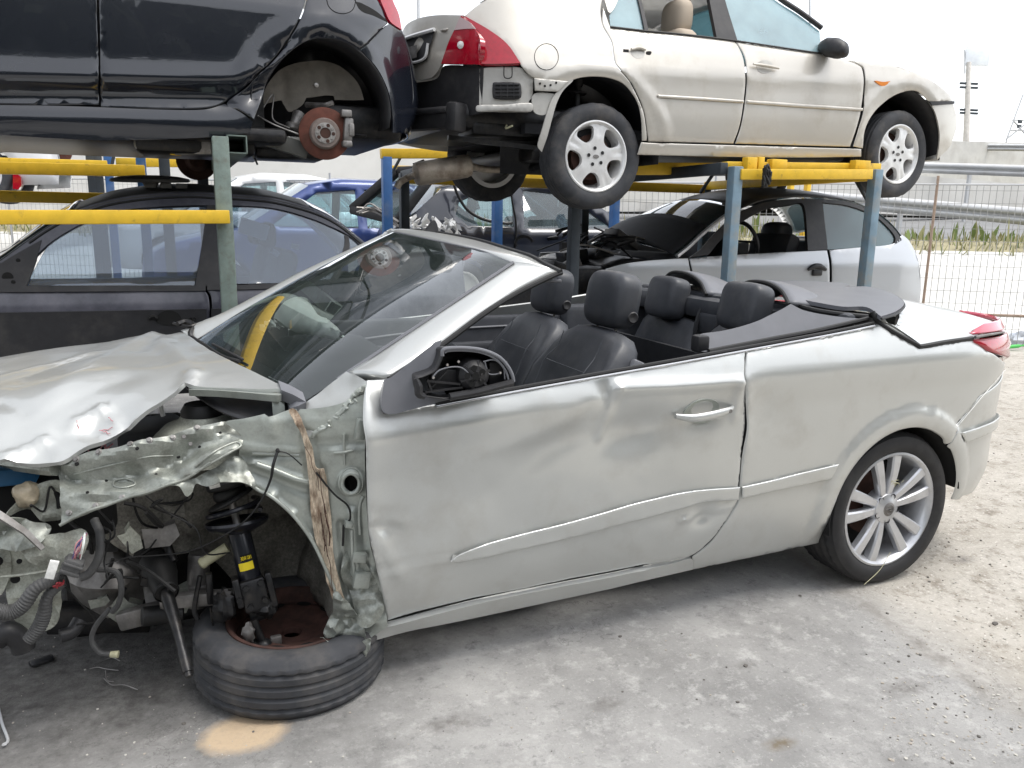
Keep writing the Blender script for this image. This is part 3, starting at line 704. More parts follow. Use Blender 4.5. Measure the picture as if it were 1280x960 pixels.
GU, GV = np.meshgrid(gu, gv, indexing='ij'); GP = WS.P(GU, GV)
mb = MB(); mb.loft([list(GP[i]) for i in range(len(gu))], caps=False, closed=False); gl = mb.build('glass_pane', M['glass'], ws, angle=180)
# dark border band printed round the glass edge, a hair below it
mb = MB(); N_ = WS.N(GU, GV); IP = GP+N_*np.sign((N_*np.array([.8, 0, -.6])).sum(-1))[..., None]*.004
mb.loft([list(IP[i, :3]) for i in range(len(gu))], caps=False, closed=False); mb.loft([list(IP[i]) for i in range(2)], caps=False, closed=False)
mb.build('black_border', M['plastic'], ws, angle=180)
# near pillar, header, far pillar
ap = bpy.data.objects.new('windscreen_frame', None); COL.objects.link(ap); ap.parent = CAR
inA = [WS.P(1.25, v) for v in np.linspace(.13, .85, 7)]
inA[0] = at(436, 464, y=.2)
outA = [at(486, 471, y=.095), at(520, 449, y=.13), at(552, 428, y=.16), at(606, 388, y=.21), at(643, 365, y=.25), at(675, 349, y=.27), at(696, 340, y=.28)]
mb = MB(); strip(mb, inA, outA, .016, (-.3, -.6, .5), 8); mb.build('near_pillar', M['silver'], ap, solid=.03)
hb_px = [(679, 331), (660, 320.5), (633, 312), (593, 300), (550, 292), (518, 288), (496, 289), (479, 292)]
hb_y = [.33, .45, .6, .85, 1.1, 1.3, 1.40, 1.46]
hB = [at(696, 339, y=.28)]+[at(*p, y=y) for p, y in zip(hb_px, hb_y)]
hA = [WS.P(u, .85) for u in np.linspace(1.25, 0, 9)]
mb = MB(); strip(mb, hA, hB, .012, (-.3, 0, 1), 6); mb.build('header_rail', M['silver'], ap, solid=.03)
fo_px = [(226, 413), (253, 401), (278, 391), (328, 365), (377, 339), (436, 312), (481, 292)]
oF = [at(*p, y=y) for p, y in zip(fo_px, (1.62, 1.60, 1.58, 1.56, 1.54, 1.5, 1.46))]
iF = [WS.P(0, v) for v in np.linspace(-.02, .85, 7)]
mb = MB(); strip(mb, iF, oF, .012, (-.3, .3, .6), 6); mb.build('far_pillar', M['silver'], ap, solid=.03)
mb = MB(); mb.tube([p+np.array([0, -.002, -.008]) for p in outA[:-1]]+[at(697, 342, y=.285), at(701, 341, y=.30)], .0095, 8)
mb.build('door_seal', M['rubber'], ap)
mb = MB(); mb.tube([p+np.array([.014, 0, -.004]) for p in hB], .012, 8); mb.build('roof_seal', M['rubber'], ap)
mb = MB(); mb.tube([WS.P(1.252, v)+np.array([0, 0, .003]) for v in np.linspace(.13, .85, 9)], .0065, 6); mb.tube([p for p in hA], .003, 6); mb.build('glass_seal', M['greytrim'], ap)
# inner side of the header with its trim
mb = MB(); strip(mb, [p+np.array([.03, 0, -.035]) for p in hA], [p+np.array([.02, 0, -.03]) for p in hB], -.01, (0, 0, 1), 4); mb.build('header_trim', M['greytrim'], ap, solid=.01)
# roof-latch fin on the header
fb = at(540, 295, y=1.16); mb = MB()
for off in (-.011, .011):
    pass
prof_f = [(-.055, 0), (-.03, .028), (0, .062), (.012, .066), (.022, .05), (.03, 0)]
mb.loft([[fb+np.array([a*.9, sy*(1 if b < .01 else .55), b]) for a, b in prof_f] for sy in (-.022, -.01, .01, .022)]); mb.build('latch_fin', M['plastic'], ap, sub=0)
# ------------------------------------------------------------------ bonnet
def f_hood(x, y):
    x, y = np.broadcast_arrays(np.asarray(x, float), np.asarray(y, float))
    d = np.clip(-2.35-x, -.3, 1.6)
    z = .950-.075*np.sign(d)*np.abs(d/.9)**1.25+.035*(1-((y-.9)/.9)**2)
    z = z-(.03+.13*np.clip(d/.55, 0, 1))*np.clip((.62-y)/.5, 0, 1.3)**1.6
    z = z-.05*np.clip((y-1.3)/.4, 0, 1.5)**2
    return np.stack([x, y, z], -1)
HOOD = Surf(f_hood, (-3.9, -2.2), (-.3, 2.0), 130)
h_px = [(232, 483.5, 1), (218, 491), (200, 503), (172, 517), (146, 531), (110, 552), (79, 574), (52, 575, 1), (25, 575), (0, 576)]
h_uv = [tuple(HOOD.inv(*p[:2]))+((1,) if len(p) > 2 else ()) for p in h_px]
h_uv += [(-3.35, h_uv[-1][1]-.02, 1), (-3.42, .9), (-3.36, 1.6, 1)]
h_px2 = [(0, 439), (31, 429), (52, 423), (125, 414), (180, 407.5), (215, 404, 1), (225, 412), (250, 429.5), (281, 447), (313, 463), (345, 479), (361, 486.5, 1), (333, 487.5), (290, 485.5)]
h_uv += [tuple(HOOD.inv(*p[:2]))+((1,) if len(p) > 2 else ()) for p in h_px2]
H = lambda x, y: tuple(HOOD.inv(x, y))
def hood_disp(u, v, P):
    d = .004*nz(P, 2.0, 4)+.0015*nz(P, 9, 2)
    d += .016*fold(u, v, H(225, 430), H(60, 512), .16)            # long blunt ridge
    d += .010*fold(u, v, H(180, 438), H(240, 466), .05)-.010*fold(u, v, H(172, 440), H(228, 428), .05)
    d -= .012*fold(u, v, H(150, 474), H(20, 540), .09)
    d -= .026*np.clip(g2(u, v, *H(132, 523), .070, .085, .3)*1.6, 0, 1)*(1+.25*nz(P, 16, 3))
    d += .018*fold(u, v, H(96, 526), H(126, 508), .028)+.016*fold(u, v, H(126, 508), H(146, 524), .024)
    d -= .016*np.clip(g2(u, v, *H(48, 560), .06, .06)*1.5, 0, 1)
    d += .018*fold(u, v, H(8, 570), H(55, 547), .028)+.012*fold(u, v, H(55, 547), H(74, 562), .024)
    d -= .010*fold(u, v, H(0, 503), H(32, 517), .03)+.008*fold(u, v, H(60, 540), H(110, 535), .03)
    d += .010*fold(u, v, H(0, 472), H(110, 446), .07)
    d += .014*fold(u, v, H(232, 484), H(242, 468), .04)
    d += .008*np.sin((u+3.1)*9)*np.clip((-2.95-u)/.3, 0, 1)
    return d
hood = patch('bonnet', M['silver'], HOOD, h_uv, CAR, .02, px=False, disp=hood_disp, thick=.012, k=5)
tag(hood, 'creased silver bonnet bent up at its near edge')
mb = MB(); pts = [HOOD.pt(x, y) for x, y in ((236, 487), (270, 488), (310, 491), (345, 494), (352, 493))]
mb.loft([[p+np.array([0, .0, 0]), p+np.array([0, .012, -.022]), p+np.array([0, .05, -.026]), p+np.array([0, .06, -.004])] for p in crom(pts, 4)]); mb.build('bonnet_edge_brace', M['silver_raw'], hood)
# red and yellow scuffs rubbed on to the metal
mb = MB()
for a, b in (((123, 527), (140, 526)), ((126, 529), (137, 531)), ((96, 527), (99, 533)), ((135, 517), (141, 522))):
    q0, q1 = np.array(H(*a)), np.array(H(*b)); L = []
    for t in np.linspace(0, 1, 7):
        q = q0*(1-t)+q1*t+np.array([0, random.uniform(-.004, .004)]); p = HOOD.P(*q); L.append(p+np.array([0, 0, hood_disp(np.array([q[0]]), np.array([q[1]]), np.array([p]))[0]+.0012]))
    mb.tube(L, .0011, 4)
mb.build('scuff_mark', M['wirepink'], hood)
# ------------------------------------------------------------------ cowl and wipers
cw = [at(240, 428, y=1.56), WS.P(.15, -.02), WS.P(.4, -.03), WS.P(.7, -.03), WS.P(.95, -.03), WS.P(1.15, -.02), BN]
cowl_lo = [p+np.array([-.16, 0, -.035]) for p in cw]
mb = MB(); strip(mb, [p+np.array([.0, 0, -.004]) for p in cw], cowl_lo, -.012, (0, 0, 1), 6); mb.build('cowl_panel', M['plastic'], CAR, solid=.006)
mb = MB(); mb.tube([WS.P(.12, .0)+np.array([-.02, 0, .01]), WS.P(.35, .0)+np.array([-.02, 0, .01]), WS.P(.62, .0)+np.array([-.02, 0, .01]), WS.P(.78, .015)+np.array([-.015, 0, .008])], .006, 6)
mb.bar(WS.P(.40, .015)+np.array([-.012, 0, .008]), WS.P(.78, .025)+np.array([-.012, 0, .008]), .010, .010, bev=.003); mb.build('wiper', M['plastic'], CAR)
mb = MB()
cs = [at(351, 488, y=.20), at(366, 494, y=.18), at(382, 503, y=.16), at(372, 508, y=.15), at(362, 511, y=.18)]
mb.loft([[p+np.array([0, a, b]) for a, b in ((-.012, .004), (.05, .02), (.07, -.02), (0, -.03))] for p in cs]); mb.build('cowl_end', M['greytrim'], CAR)
mb = MB(); mb.tube([at(222, 405, y=1.64), at(232, 402, y=1.66), at(243, 407, y=1.62), at(238, 417, y=1.56), at(243, 428, y=1.53)], .012, 6); mb.tube([at(217, 404, y=1.7), at(236, 408, y=1.6), at(250, 404, y=1.62)], .007, 6); mb.build('cowl_hinge', M['grease'], CAR)
# ------------------------------------------------------------------ wing stub, hinge pillar and apron (bare inner sheet)
def f_pil(x, z):
    x, z = np.broadcast_arrays(np.asarray(x, float), np.asarray(z, float))
    y = .085+.10*np.clip((-2.12-x)/.36, -.3, 1.3)+.30*np.clip(z-.86, 0, 1)
    return np.stack([x, y+0*z, z], -1)
PIL = Surf(f_pil, (-2.8, -1.95), (.05, 1.12), 110)
Q = lambda x, y: tuple(PIL.inv(x, y))
pil_o = [(302, 546), (292, 536), (283, 527), (306, 523), (331, 517.5, 1), (338, 521), (362, 512), (386, 511), (412, 508), (438, 500), (456, 492, 1), (456, 560), (457.5, 610), (461, 670), (470, 709), (481, 757), (485, 782, 1), (470, 793), (455, 800), (436, 797), (418, 775), (419, 735), (408, 708), (391, 672), (368, 641), (342, 618), (322, 610.5), (305, 597), (297, 584)]
def pil_disp(u, v, P):
    d = .004*nz(P, 7, 1)
    c = Q(439, 602); rr = np.hypot(u-c[0], v-c[1])
    d += .017*np.exp(-((rr-.028)/.009)**2)-.012*np.exp(-(rr/.018)**4)      # pressed ring round the hole
    d += .006*crease(u, v, Q(416, 565), Q(442, 563), .006)+.006*crease(u, v, Q(430, 542), Q(430, 580), .006)  # pressed cross
    d += .012*crease(u, v, Q(318, 578), Q(388, 604), .014)-.008*crease(u, v, Q(316, 588), Q(384, 616), .016)
    d += .010*crease(u, v, Q(300, 558), Q(372, 568), .02)-.012*crease(u, v, Q(302, 570), Q(376, 570), .010)
    d -= .016*crease(u, v, Q(384, 545), Q(398, 640), .018)
    d += .014*crease(u, v, Q(440, 640), Q(447, 752), .014)-.006*crease(u, v, Q(452, 640), Q(462, 740), .008)
    d -= .012*crease(u, v, Q(425, 655), Q(434, 745), .012)
    d += .006*crease(u, v, Q(440, 688), Q(462, 686), .008)+.008*crease(u, v, Q(440, 716), Q(466, 714), .01)
    d -= .010*crease(u, v, Q(400, 555), Q(452, 552), .02)
    d += .012*crease(u, v, Q(340, 540), Q(336, 522), .02)
    low = np.clip((.50-v)/.3, 0, 1); d += low*.020*rnz(P, 9, 3)-low*.018
    # flange turned out along the wheel opening
    for a, b in (((305, 597), (342, 618)), ((342, 618), (368, 641)), ((368, 641), (391, 672)), ((391, 672), (408, 708)), ((408, 708), (419, 735))):
        d += .011*crease(u, v, Q(*a), Q(*b), .010)
    return d
hole = [PIL.inv(439+12*math.cos(a)*.72, 602+12*math.sin(a)*.82) for a in np.linspace(0, 2*math.pi, 14, endpoint=False)]
pil_uv = [tuple(PIL.inv(*p[:2]))+((1,) if len(p) > 2 else ()) for p in pil_o]
pillar = patch('hinge_pillar', M['silver_raw'], PIL, pil_uv, CAR, .008, px=False, disp=pil_disp, holes=[hole], thick=.004, jitter=.1)
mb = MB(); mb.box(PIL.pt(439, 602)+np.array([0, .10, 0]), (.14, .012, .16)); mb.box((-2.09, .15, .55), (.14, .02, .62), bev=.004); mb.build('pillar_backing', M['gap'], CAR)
# upper stub below the windscreen pillar, with the torn sealer line
STB = Surf(lambda x, z: np.stack(np.broadcast_arrays(np.asarray(x, float), .085+.09*np.clip((-2.1-np.asarray(x, float))/.2, -.3, 1.4)+.42*np.clip(np.asarray(z, float)-.87, -.05, 1), np.asarray(z, float)), -1), (-2.6, -1.95), (.6, 1.15), 90)
stub_o = [(363, 514, 1), (379, 506), (397, 494), (415, 480), (434, 465.5, 1), (448, 471), (461, 478.5, 1), (457, 488), (452, 497), (440, 508), (428, 518), (412, 533), (398, 540), (387, 545), (380, 540), (372, 530)]
stub = patch('wing_stub', M['silver'], STB, stub_o, CAR, .014, disp=lambda u, v, P: .010+.012*nz(P, 9, 8)*.5, thick=.01)
mb = MB()
sl_ = [STB.pt(x, y, .012) for x, y in ((460, 483), (453, 489), (447, 493), (438, 503), (430, 514), (419, 524), (408, 534), (398, 540), (387, 546))]
mb.tube([p+np.array([random.uniform(-.004, .004), 0, random.uniform(-.004, .004)]) for p in crom(sl_, 3)], [.006, .011, .006, .010, .005, .009, .005], 8)
for i, t in enumerate(np.linspace(0, .8, 16)):
    px = np.interp(t, [0, .25, .5, .8, 1], [459, 447, 430, 408, 388]); py = np.interp(t, [0, .25, .5, .8, 1], [484, 492, 514, 534, 545])
    p = STB.pt(px+random.uniform(-2, 2), py+random.uniform(-2, 2), .014)
    mb.tube([p, p+np.array([random.uniform(-.012, .012), -random.uniform(.002, .012), random.uniform(-.012, .004)]), p+np.array([random.uniform(-.02, .02), 0, random.uniform(-.016, .0)])], [random.uniform(.003, .005), random.uniform(.002, .005), .001], 6)
mb.build('torn_sealer', M['silver_raw'], stub)
# raw torn seam running down the pillar
tor_o = [(362, 514), (370, 512), (378, 524), (386, 543), (392, 560), (396, 582), (406, 583, 1), (409, 600), (412, 622), (415, 650), (418, 690), (426, 728), (432, 750), (420, 752), (410, 725), (402, 690), (394, 668), (390, 640), (388, 612), (386, 590), (384, 570), (380, 548), (373, 532)]
patch('torn_seam', M['torn'], PIL, tor_o, CAR, .008, disp=lambda u, v, P: .012+.016*rnz(P, 14, 6)*.6, thick=.003)
mb = MB()
for k in range(7):
    t0 = random.uniform(.2, .75); t1 = t0+random.uniform(.1, .3); jx = random.uniform(-8, 8)
    L = []
    for t in np.linspace(t0, t1, 5):
        L.append(PIL.pt(np.interp(t, [0, .2, .4, 1], [368, 386, 400, 424])+jx+random.uniform(-2, 2), np.interp(t, [0, .2, .4, 1], [515, 550, 590, 745]), .026+random.uniform(0, .008)))
    mb.tube(L, random.uniform(.0008, .0018), 5)
mb.build('torn_strand', M['rustdark'], CAR)
# crumpled lower end of the pillar
low_o = [(418, 735), (432, 740), (446, 760), (455, 778), (458, 798), (452, 812), (440, 808), (426, 800), (412, 795), (405, 788), (410, 774), (417, 760)]
patch('pillar_foot', M['crumple'], PIL, low_o, CAR, .007, disp=lambda u, v, P: .02+crush(P*1.6, 2, .03), thick=.003, angle=28)
tear = [(403, 786, 1), (420, 795), (440, 801), (462, 790), (463, 800), (458, 811, 1), (446, 813), (430, 804)]
patch('torn_lip', M['crumple'], PIL, tear, CAR, .006, disp=lambda u, v, P: .045+.02*nz(P, 25, 9), thick=.003)
patch('pillar_foot', M['crumple'], PIL, [(432, 690), (455, 700), (474, 735), (480, 760), (462, 775), (448, 772), (440, 745), (428, 720)], CAR, .007, disp=lambda u, v, P: .008+crush(P*1.5, 5, .022), thick=.003, angle=28)
# brackets on the pillar
mb = MB()
for px, py, w_, h_ in ((451, 535, .03, .06), (449, 694, .045, .03), (452, 722, .05, .05), (436, 653, .025, .02)):
    p = PIL.pt(px, py, .012); mb.box(p, (w_, .03, h_), Matrix.Rotation(.2, 3, 'Y'), bev=.005)
mb.build('hinge_bracket', M['silver_raw'], pillar)
mb = MB(); mb.tube([PIL.pt(396, 588, .02), PIL.pt(418, 615, .016), PIL.pt(435, 630, .014), PIL.pt(438, 646, .014), PIL.pt(430, 655, .014)], .003, 6); mb.tube([PIL.pt(430, 655, .012), PIL.pt(429, 680, .012)], .004, 6); mb.build('hinge_cable', M['rubber'], pillar)
# ------------------------------------------------------------------ crumpled upper rail
def f_rail(x, z):
    x, z = np.broadcast_arrays(np.asarray(x, float), np.asarray(z, float))
    mid = .80+.16*(x+2.45)
    y = .20+.75*np.clip(z-mid, -.2, .25)+.06*np.sin((x+2.4)*6)
    return np.stack([x, y, z], -1)
RAIL = Surf(f_rail, (-3.4, -2.3), (.3, 1.05), 120)
rail_o = [(69, 588, 1), (94, 575), (120, 567), (150, 563), (182, 555), (210, 548), (238, 538), (262, 531), (285, 527, 1), (297, 536), (303, 548), (297, 565), (280, 573), (262, 583), (232, 600), (210, 606), (185, 615), (161, 621), (135, 630), (112, 640), (90, 648), (73, 657, 1), (76, 638), (77, 620), (74, 604)]
def rail_disp(u, v, P):
    d = crush(P*np.array([.55, 1.0, 1.5]), 2, .026)
    q = Q2(160, 598); d -= .02*g2(u, v, *q, .05, .03, .2)
    d += .02*crease(u, v, Q2(225, 582), Q2(292, 562), .018)-.02*crease(u, v, Q2(90, 600), Q2(240, 570), .02)
    d += .018*crease(u, v, Q2(85, 585), Q2(280, 532), .015)
    return d
Q2 = lambda x, y: tuple(RAIL.inv(x, y))
rail = patch('upper_rail', M['crumple'], RAIL, rail_o, CAR, .0075, disp=rail_disp, thick=.004, angle=28)
tag(rail, 'crushed grey inner wing rail')
# second torn layer under it, lower lip
lip_o = [(200, 604), (232, 598), (265, 583), (300, 566), (318, 590), (322, 606), (305, 600), (285, 600), (262, 604), (246, 600), (240, 612), (232, 617), (222, 606)]
patch('rail_lip', M['crumple'], RAIL, lip_o, CAR, .009, disp=lambda u, v, P: -.02+crush(P, 5, .03), thick=.003, angle=28)
mb = MB(); 
for px, py in ((141, 571), (95, 583), (197, 560), (230, 548), (258, 540), (238, 557), (150, 566)):
    p = RAIL.pt(px, py, .012); mb.lathe([(0, .004), (.005, .004), (.006, 0)], p, (0, -1, .4), 10)
mb.build('spot_weld', M['alumin'], rail)
mb = MB(); mb.tube([RAIL.pt(303, 590, .05), RAIL.pt(300, 612, .05)], .004)
# ------------------------------------------------------------------ front left-hand remains: panels of the radiator support
FRN = Surf(lambda x, z: np.stack(np.broadcast_arrays(np.asarray(x, float), .22+.25*np.clip(-2.85-np.asarray(x, float), -.3, .6)+0*np.asarray(z, float), np.asarray(z, float)), -1), (-3.6, -2.5), (.05, 1.0), 100)
def crd(a, s1, s2=11, seed=0): return lambda u, v, P: crush(P*1.3, seed, a*2.0)
def fpan(name, o, off, a=.016, sc=6, seed=0, m='innerlight', st=.012, holes=()):
    f = crd(a, sc, 14, seed); return patch(name, M[m], FRN, o, CAR, st*.8, disp=lambda u, v, P: off+f(u, v, P), thick=.004, angle=24, holes=[outline(h, 3) for h in holes] if holes else ())
fpan('support_panel', [(-2, 700, 1), (4, 672), (30, 668), (58, 672), (80, 690), (84, 720), (80, 755), (72, 778), (48, 783), (28, 778), (18, 745), (8, 718)], .03, .010, 5, 2, holes=())
fpan('support_panel', [(-6, 668, 1), (6, 668), (20, 680), (22, 705), (10, 735), (-6, 735, 1)], .045, .008, 6, 5)
fpan('support_panel', [(-6, 640, 1), (20, 634), (48, 642), (72, 650), (66, 664), (40, 672), (10, 672), (-6, 670, 1)], .06, .016, 6, 7, 'crumple')
fpan('support_panel', [(35, 664), (70, 657), (110, 650), (122, 660), (118, 676), (92, 688), (70, 695), (45, 685)], .07, .012, 7, 3)
fpan('support_panel', [(40, 610), (70, 604), (78, 625), (76, 650), (52, 655), (28, 640), (10, 645), (20, 628)], -.02, .012, 7, 4)
mb = MB()
for px, py, r in ((10, 690, .012), (37, 690, .006), (32, 712, .010), (62, 685, .006)):
    p = FRN.pt(px, py, .065); mb.lathe([(0, .001), (r, .001), (r*1.2, -.004)], p, (0, -1, 0), 14)
mb.build('panel_hole', M['gap'], CAR)
mb = MB(); mb.tube([FRN.pt(-4, 612, .10), FRN.pt(25, 630, .10), FRN.pt(52, 648, .10), FRN.pt(72, 668, .10)], [.012, .012, .010, .008], 4, smooth=False); mb.build('bent_brace', M['alumin'], CAR)
mb = MB(); mb.tube([RAIL.pt(70, 586, .0), RAIL.pt(50, 582, -.02), at(10, 579, y=.4), at(-15, 574, y=.5)], [.02, .022, .02, .02], 8); mb.build('bonnet_slam_edge', M['crumple'], CAR)
# inner wing behind the strut and the back of the wheelhouse
INN = Surf(lambda x, z: np.stack(np.broadcast_arrays(np.asarray(x, float), .50+.05*np.sin(np.asarray(x, float)*5)+0*np.asarray(z, float), np.asarray(z, float)), -1), (-3.6, -1.9), (-.1, 1.1), 90)
inn_o = [(60, 640, 1), (150, 590), (300, 540), (380, 560), (430, 640), (430, 760), (400, 775), (340, 772, 1), (300, 735), (250, 690), (180, 700), (120, 665)]
patch('inner_wing', M['inner'], INN, inn_o, CAR, .02, disp=lambda u, v, P: .02*nz(P, 6, 3)+.012*crease(u, v, tuple(INN.inv(130, 664)), tuple(INN.inv(180, 698)), .02), thick=.005)
mb = MB(); fl = [PIL.pt(x, y, .0) for x, y in ((300, 592), (322, 611), (342, 619), (368, 642), (391, 673), (408, 709), (419, 736), (419, 775), (424, 800))]
ba = [np.array([p[0]-.02+.10*(p[2] < .5)*0, .52, p[2]+.02]) for p in fl]; ba[-1] = ba[-1]+np.array([-.04, 0, 0]); ba[-2] = ba[-2]+np.array([-.03, 0, 0])
strip(mb, fl, ba, -.03, (-.8, 0, .6), 12, 5)
P0 = np.array(mb.v); dn = .012*nz(P0, 14, 3); P0[:, 0] += dn; P0[:, 2] += dn; mb.v = [tuple(p) for p in P0]
mb.build('wheelhouse_liner', M['inner'], CAR, solid=.004)
# lower chassis leg and crossmember
mb = MB(); mb.bar(at(60, 772, y=.55), at(190, 770, y=.55), .07, .09, bev=.01); mb.bar(at(190, 770, y=.55), at(260, 748, y=.5), .06, .06, bev=.01)
mb.bar(at(0, 800, y=.9), at(400, 780, y=.9), .12, .10, bev=.01); mb.build('subframe', M['grease'], CAR)
mb = MB(); mb.bar(at(95, 652, y=.56), at(310, 628, y=.56), .09, .10, bev=.012); mb.build('chassis_leg', M['inner'], CAR)
mb = MB(); mb.bar(at(200, 752, y=.34), at(300, 744, y=.30), .035, .045, bev=.008); mb.bar(at(150, 776, y=.42), at(205, 762, y=.36), .045, .06, bev=.01); mb.build('control_arm', M['alumin'], CAR)
mb = MB(); mb.lathe([(0, .06), (.022, .06), (.03, .055), (.03, -.055), (.022, -.06), (0, -.06)], at(203, 768, y=.34), (1, .1, -.1), 20); mb.build('arm_bush', M['rubber'], CAR)
# gearbox casing
def blob(mb, c, rad, n=18, m_=10, rough=.2, seed=0, mat_=None):
    V = []; c = np.array(c, float)
    for i in range(m_+1):
        th = math.pi*i/m_
        for j in range(n):
            a = 2*math.pi*j/n; d = np.array([math.sin(th)*math.cos(a), math.sin(th)*math.sin(a), math.cos(th)])
            k = 1+rough*noise.fractal(Vector(d*1.7)+Vector((seed*7.3, 0, 0)), 1, 2, 3); V.append(c+d*np.array(rad)*k)
    F = [(i*n+j, i*n+(j+1) % n, (i+1)*n+(j+1) % n, (i+1)*n+j) for i in range(m_) for j in range(n)]
    mb.add(V, F, mat_)
mb = MB(); blob(mb, at(140, 715, y=.55), (.13, .12, .12), rough=.35, seed=2); blob(mb, at(150, 690, y=.6), (.17, .1, .1), rough=.3, seed=3); mb.build('gearbox', M['alumin'], CAR, weld=True)
mb = MB(); mb.box(at(200, 700, y=1.0), (.6, .5, .55), bev=.04); mb.box(at(330, 690, y=1.15), (.7, .4, .6), bev=.04); mb.build('engine_block', M['grease'], CAR)
# drive shaft with its gaiter, hanging loose
s0, s1, s2, s3 = at(196, 705, y=.42), at(208, 740, y=.28), at(222, 790, y=.16), at(236, 846, y=.06)
mb = MB(); mb.tube([s0, s0*.6+s1*.4, s1], [.055, .05, .032], 16); mb.lathe([(.034, -.006), (.037, 0), (.034, .006)], s1, s1-s0, 18); mb.build('shaft_gaiter', M['rubber'], CAR)
mb = MB(); mb.tube([s1, s1*.5+s2*.5, s2, s2*.55+s3*.45], [.020, .019, .014, .013], 14); mb.tube([s2*.55+s3*.45, s2*.1+s3*.9], [.0155, .015], 14); mb.tube([s2*.1+s3*.9, s3], [.011, .010], 12, mat=None); mb.build('drive_shaft', M['grease'], CAR)
mb = MB(); blob(mb, at(185, 690, y=.5), (.07, .06, .08), rough=.2, seed=5); mb.build('joint_cover', M['rubber'], CAR, weld=True)
# strut
st = bpy.data.objects.new('strut', None); COL.objects.link(st); st.parent = CAR
t0, t1 = at(283, 600, y=.33), at(322, 760, y=.24); sd = (t1-t0)/np.linalg.norm(t1-t0); SL = np.linalg.norm(t1-t0)
tp = lambda px: t0+sd*SL*px
def disc(mb, t, r, h, tilt=(0, 0, 0), mat_=None):
    mb.lathe([(0, h/2), (r*.9, h/2), (r, h/4), (r, -h/4), (r*.9, -h/2), (0, -h/2)], tp(t), sd+np.array(tilt), 28, mat_)
mb = MB(); disc(mb, .03, .062, .025); disc(mb, .10, .050, .03, (.1, 0, 0)); disc(mb, .15, .075, .012, (.25, 0, .1)); mb.build('top_mount', M['rubber'], st)
mb = MB(); mb.tube([tp(.0), tp(.42)], .011, 12, smooth=False); mb.build('piston_rod', M['steel'], st)
mb = MB(); pts = []
for a in np.linspace(0, 2*math.pi*1.15, 26): 
    ax_, e1_, e2_ = basis(sd); pts.append(tp(.19+.012*a)+.078*(math.cos(a+1)*e1_+math.sin(a+1)*e2_))
mb.tube(pts, .0075, 8, smooth=False); mb.build('broken_spring', M['damper'], st)
mb = MB(); mb.lathe([(.03, .0), (.085, .012), (.092, .022), (.094, .014), (.086, .002), (.05, -.016), (.031, -.02)], tp(.36), sd*-1+np.array([.1, 0, .05]), 30); mb.build('spring_seat', M['damper'], st)
mb = MB(); mb.lathe([(0, -.005), (.032, -.005), (.034, 0), (.034, SL*.42), (.029, SL*.43), (0, SL*.43)], tp(.37), sd, 26); mb.build('damper_body', M['damper'], st)
# yellow label with its lettering line above
ax_, e1_, e2_ = basis(sd); tc_ = (CAM-tp(.62)); tc_ = tc_-sd*(tc_@sd); tc_ /= np.linalg.norm(tc_); sid = np.cross(sd, tc_)
def wrap(mb, tA, tB, a0, a1, r=.0350, mat_=None):
    rings = [[tp(t)+r*(math.cos(a)*tc_+math.sin(a)*sid) for a in np.linspace(a0, a1, 9)] for t in (tA, tB)]; mb.loft(rings, mat_, caps=False, closed=False)
mb = MB(); wrap(mb, .625, .685, -.55, .75); mb.build('label', M['sticker_y'], st)
mb = MB(); wrap(mb, .565, .612, -.6, .4, .0347); mb.build('label', M['gap'], st)
def stroke_word(word, origin, ex, ey, h, adv, r, mat_, name, parent):
    G = {'M': [[(0, 0), (0, 1), (.4, .3), (.8, 1), (.8, 0)]], 'O': [[(0, .2), (0, .8), (.25, 1), (.5, 1), (.7, .8), (.7, .2), (.5, 0), (.25, 0), (0, .2)]], 'N': [[(0, 0), (0, 1), (.7, 0), (.7, 1)]], 'R': [[(0, 0), (0, 1), (.5, 1), (.65, .75), (.5, .5), (0, .5)], [(.3, .5), (.7, 0)]], 'E': [[(.65, 0), (0, 0), (0, 1), (.65, 1)], [(0, .5), (.5, .5)]], 'C': [[(.7, .85), (.5, 1), (.2, 1), (0, .8), (0, .2), (.2, 0), (.5, 0), (.7, .15)]], 'K': [[(0, 0), (0, 1)], [(.65, 1), (0, .45), (.7, 0)]], 'I': [[(.3, 0), (.3, 1)]]}
    mb = MB()
    for i, ch in enumerate(word):
        for stp in G[ch]:
            mb.tube([np.array(origin)+ex*(adv*i+a*adv*.85)+ey*b*h for a, b in stp], r, 4, smooth=False)
    return mb.build(name, mat_, parent)
# word band: letters laid on the curved tube
wo = tp(.605)+tc_*.0352
stroke_word('MONROE', wo-sid*.0165, sid*1.0, -sd, .011, .0056, .0008, M['sticker_y'], 'label_lettering', st)
# knuckle clamp, bolts
kc = at(318, 742, y=.235)
mb = MB(); Mx = Matrix((Vector(sid), Vector(-tc_), Vector(-sd))).transposed()
mb.box(kc, (.075, .06, .10), Mx, bev=.010); mb.box(kc+sid*.045-sd*.02, (.02, .07, .09), Mx, bev=.006); mb.box(kc-sid*.05-sd*.0, (.02, .05, .11), Mx, bev=.006); mb.box(kc-tc_*.03+sd*.06, (.06, .05, .06), Mx, bev=.01)
blob(mb, kc+sd*.05-sid*.02, (.035, .03, .035), rough=.4, seed=8); blob(mb, kc+sid*.09+sd*.01, (.035, .03, .05), rough=.5, seed=9)
for a, b in ((.02, -.03), (.02, .03), (-.025, -.035), (-.025, .02), (.045, 0)):
    mb.lathe([(0, .012), (.009, .012), (.010, 0)], kc+sid*a+sd*b+tc_*.03, tc_, 6)
mb.build('knuckle', M['grease'], st, weld=True)
b0, b1, b2 = at(317, 775, y=.21), at(324, 792, y=.20), at(330, 806, y=.195)
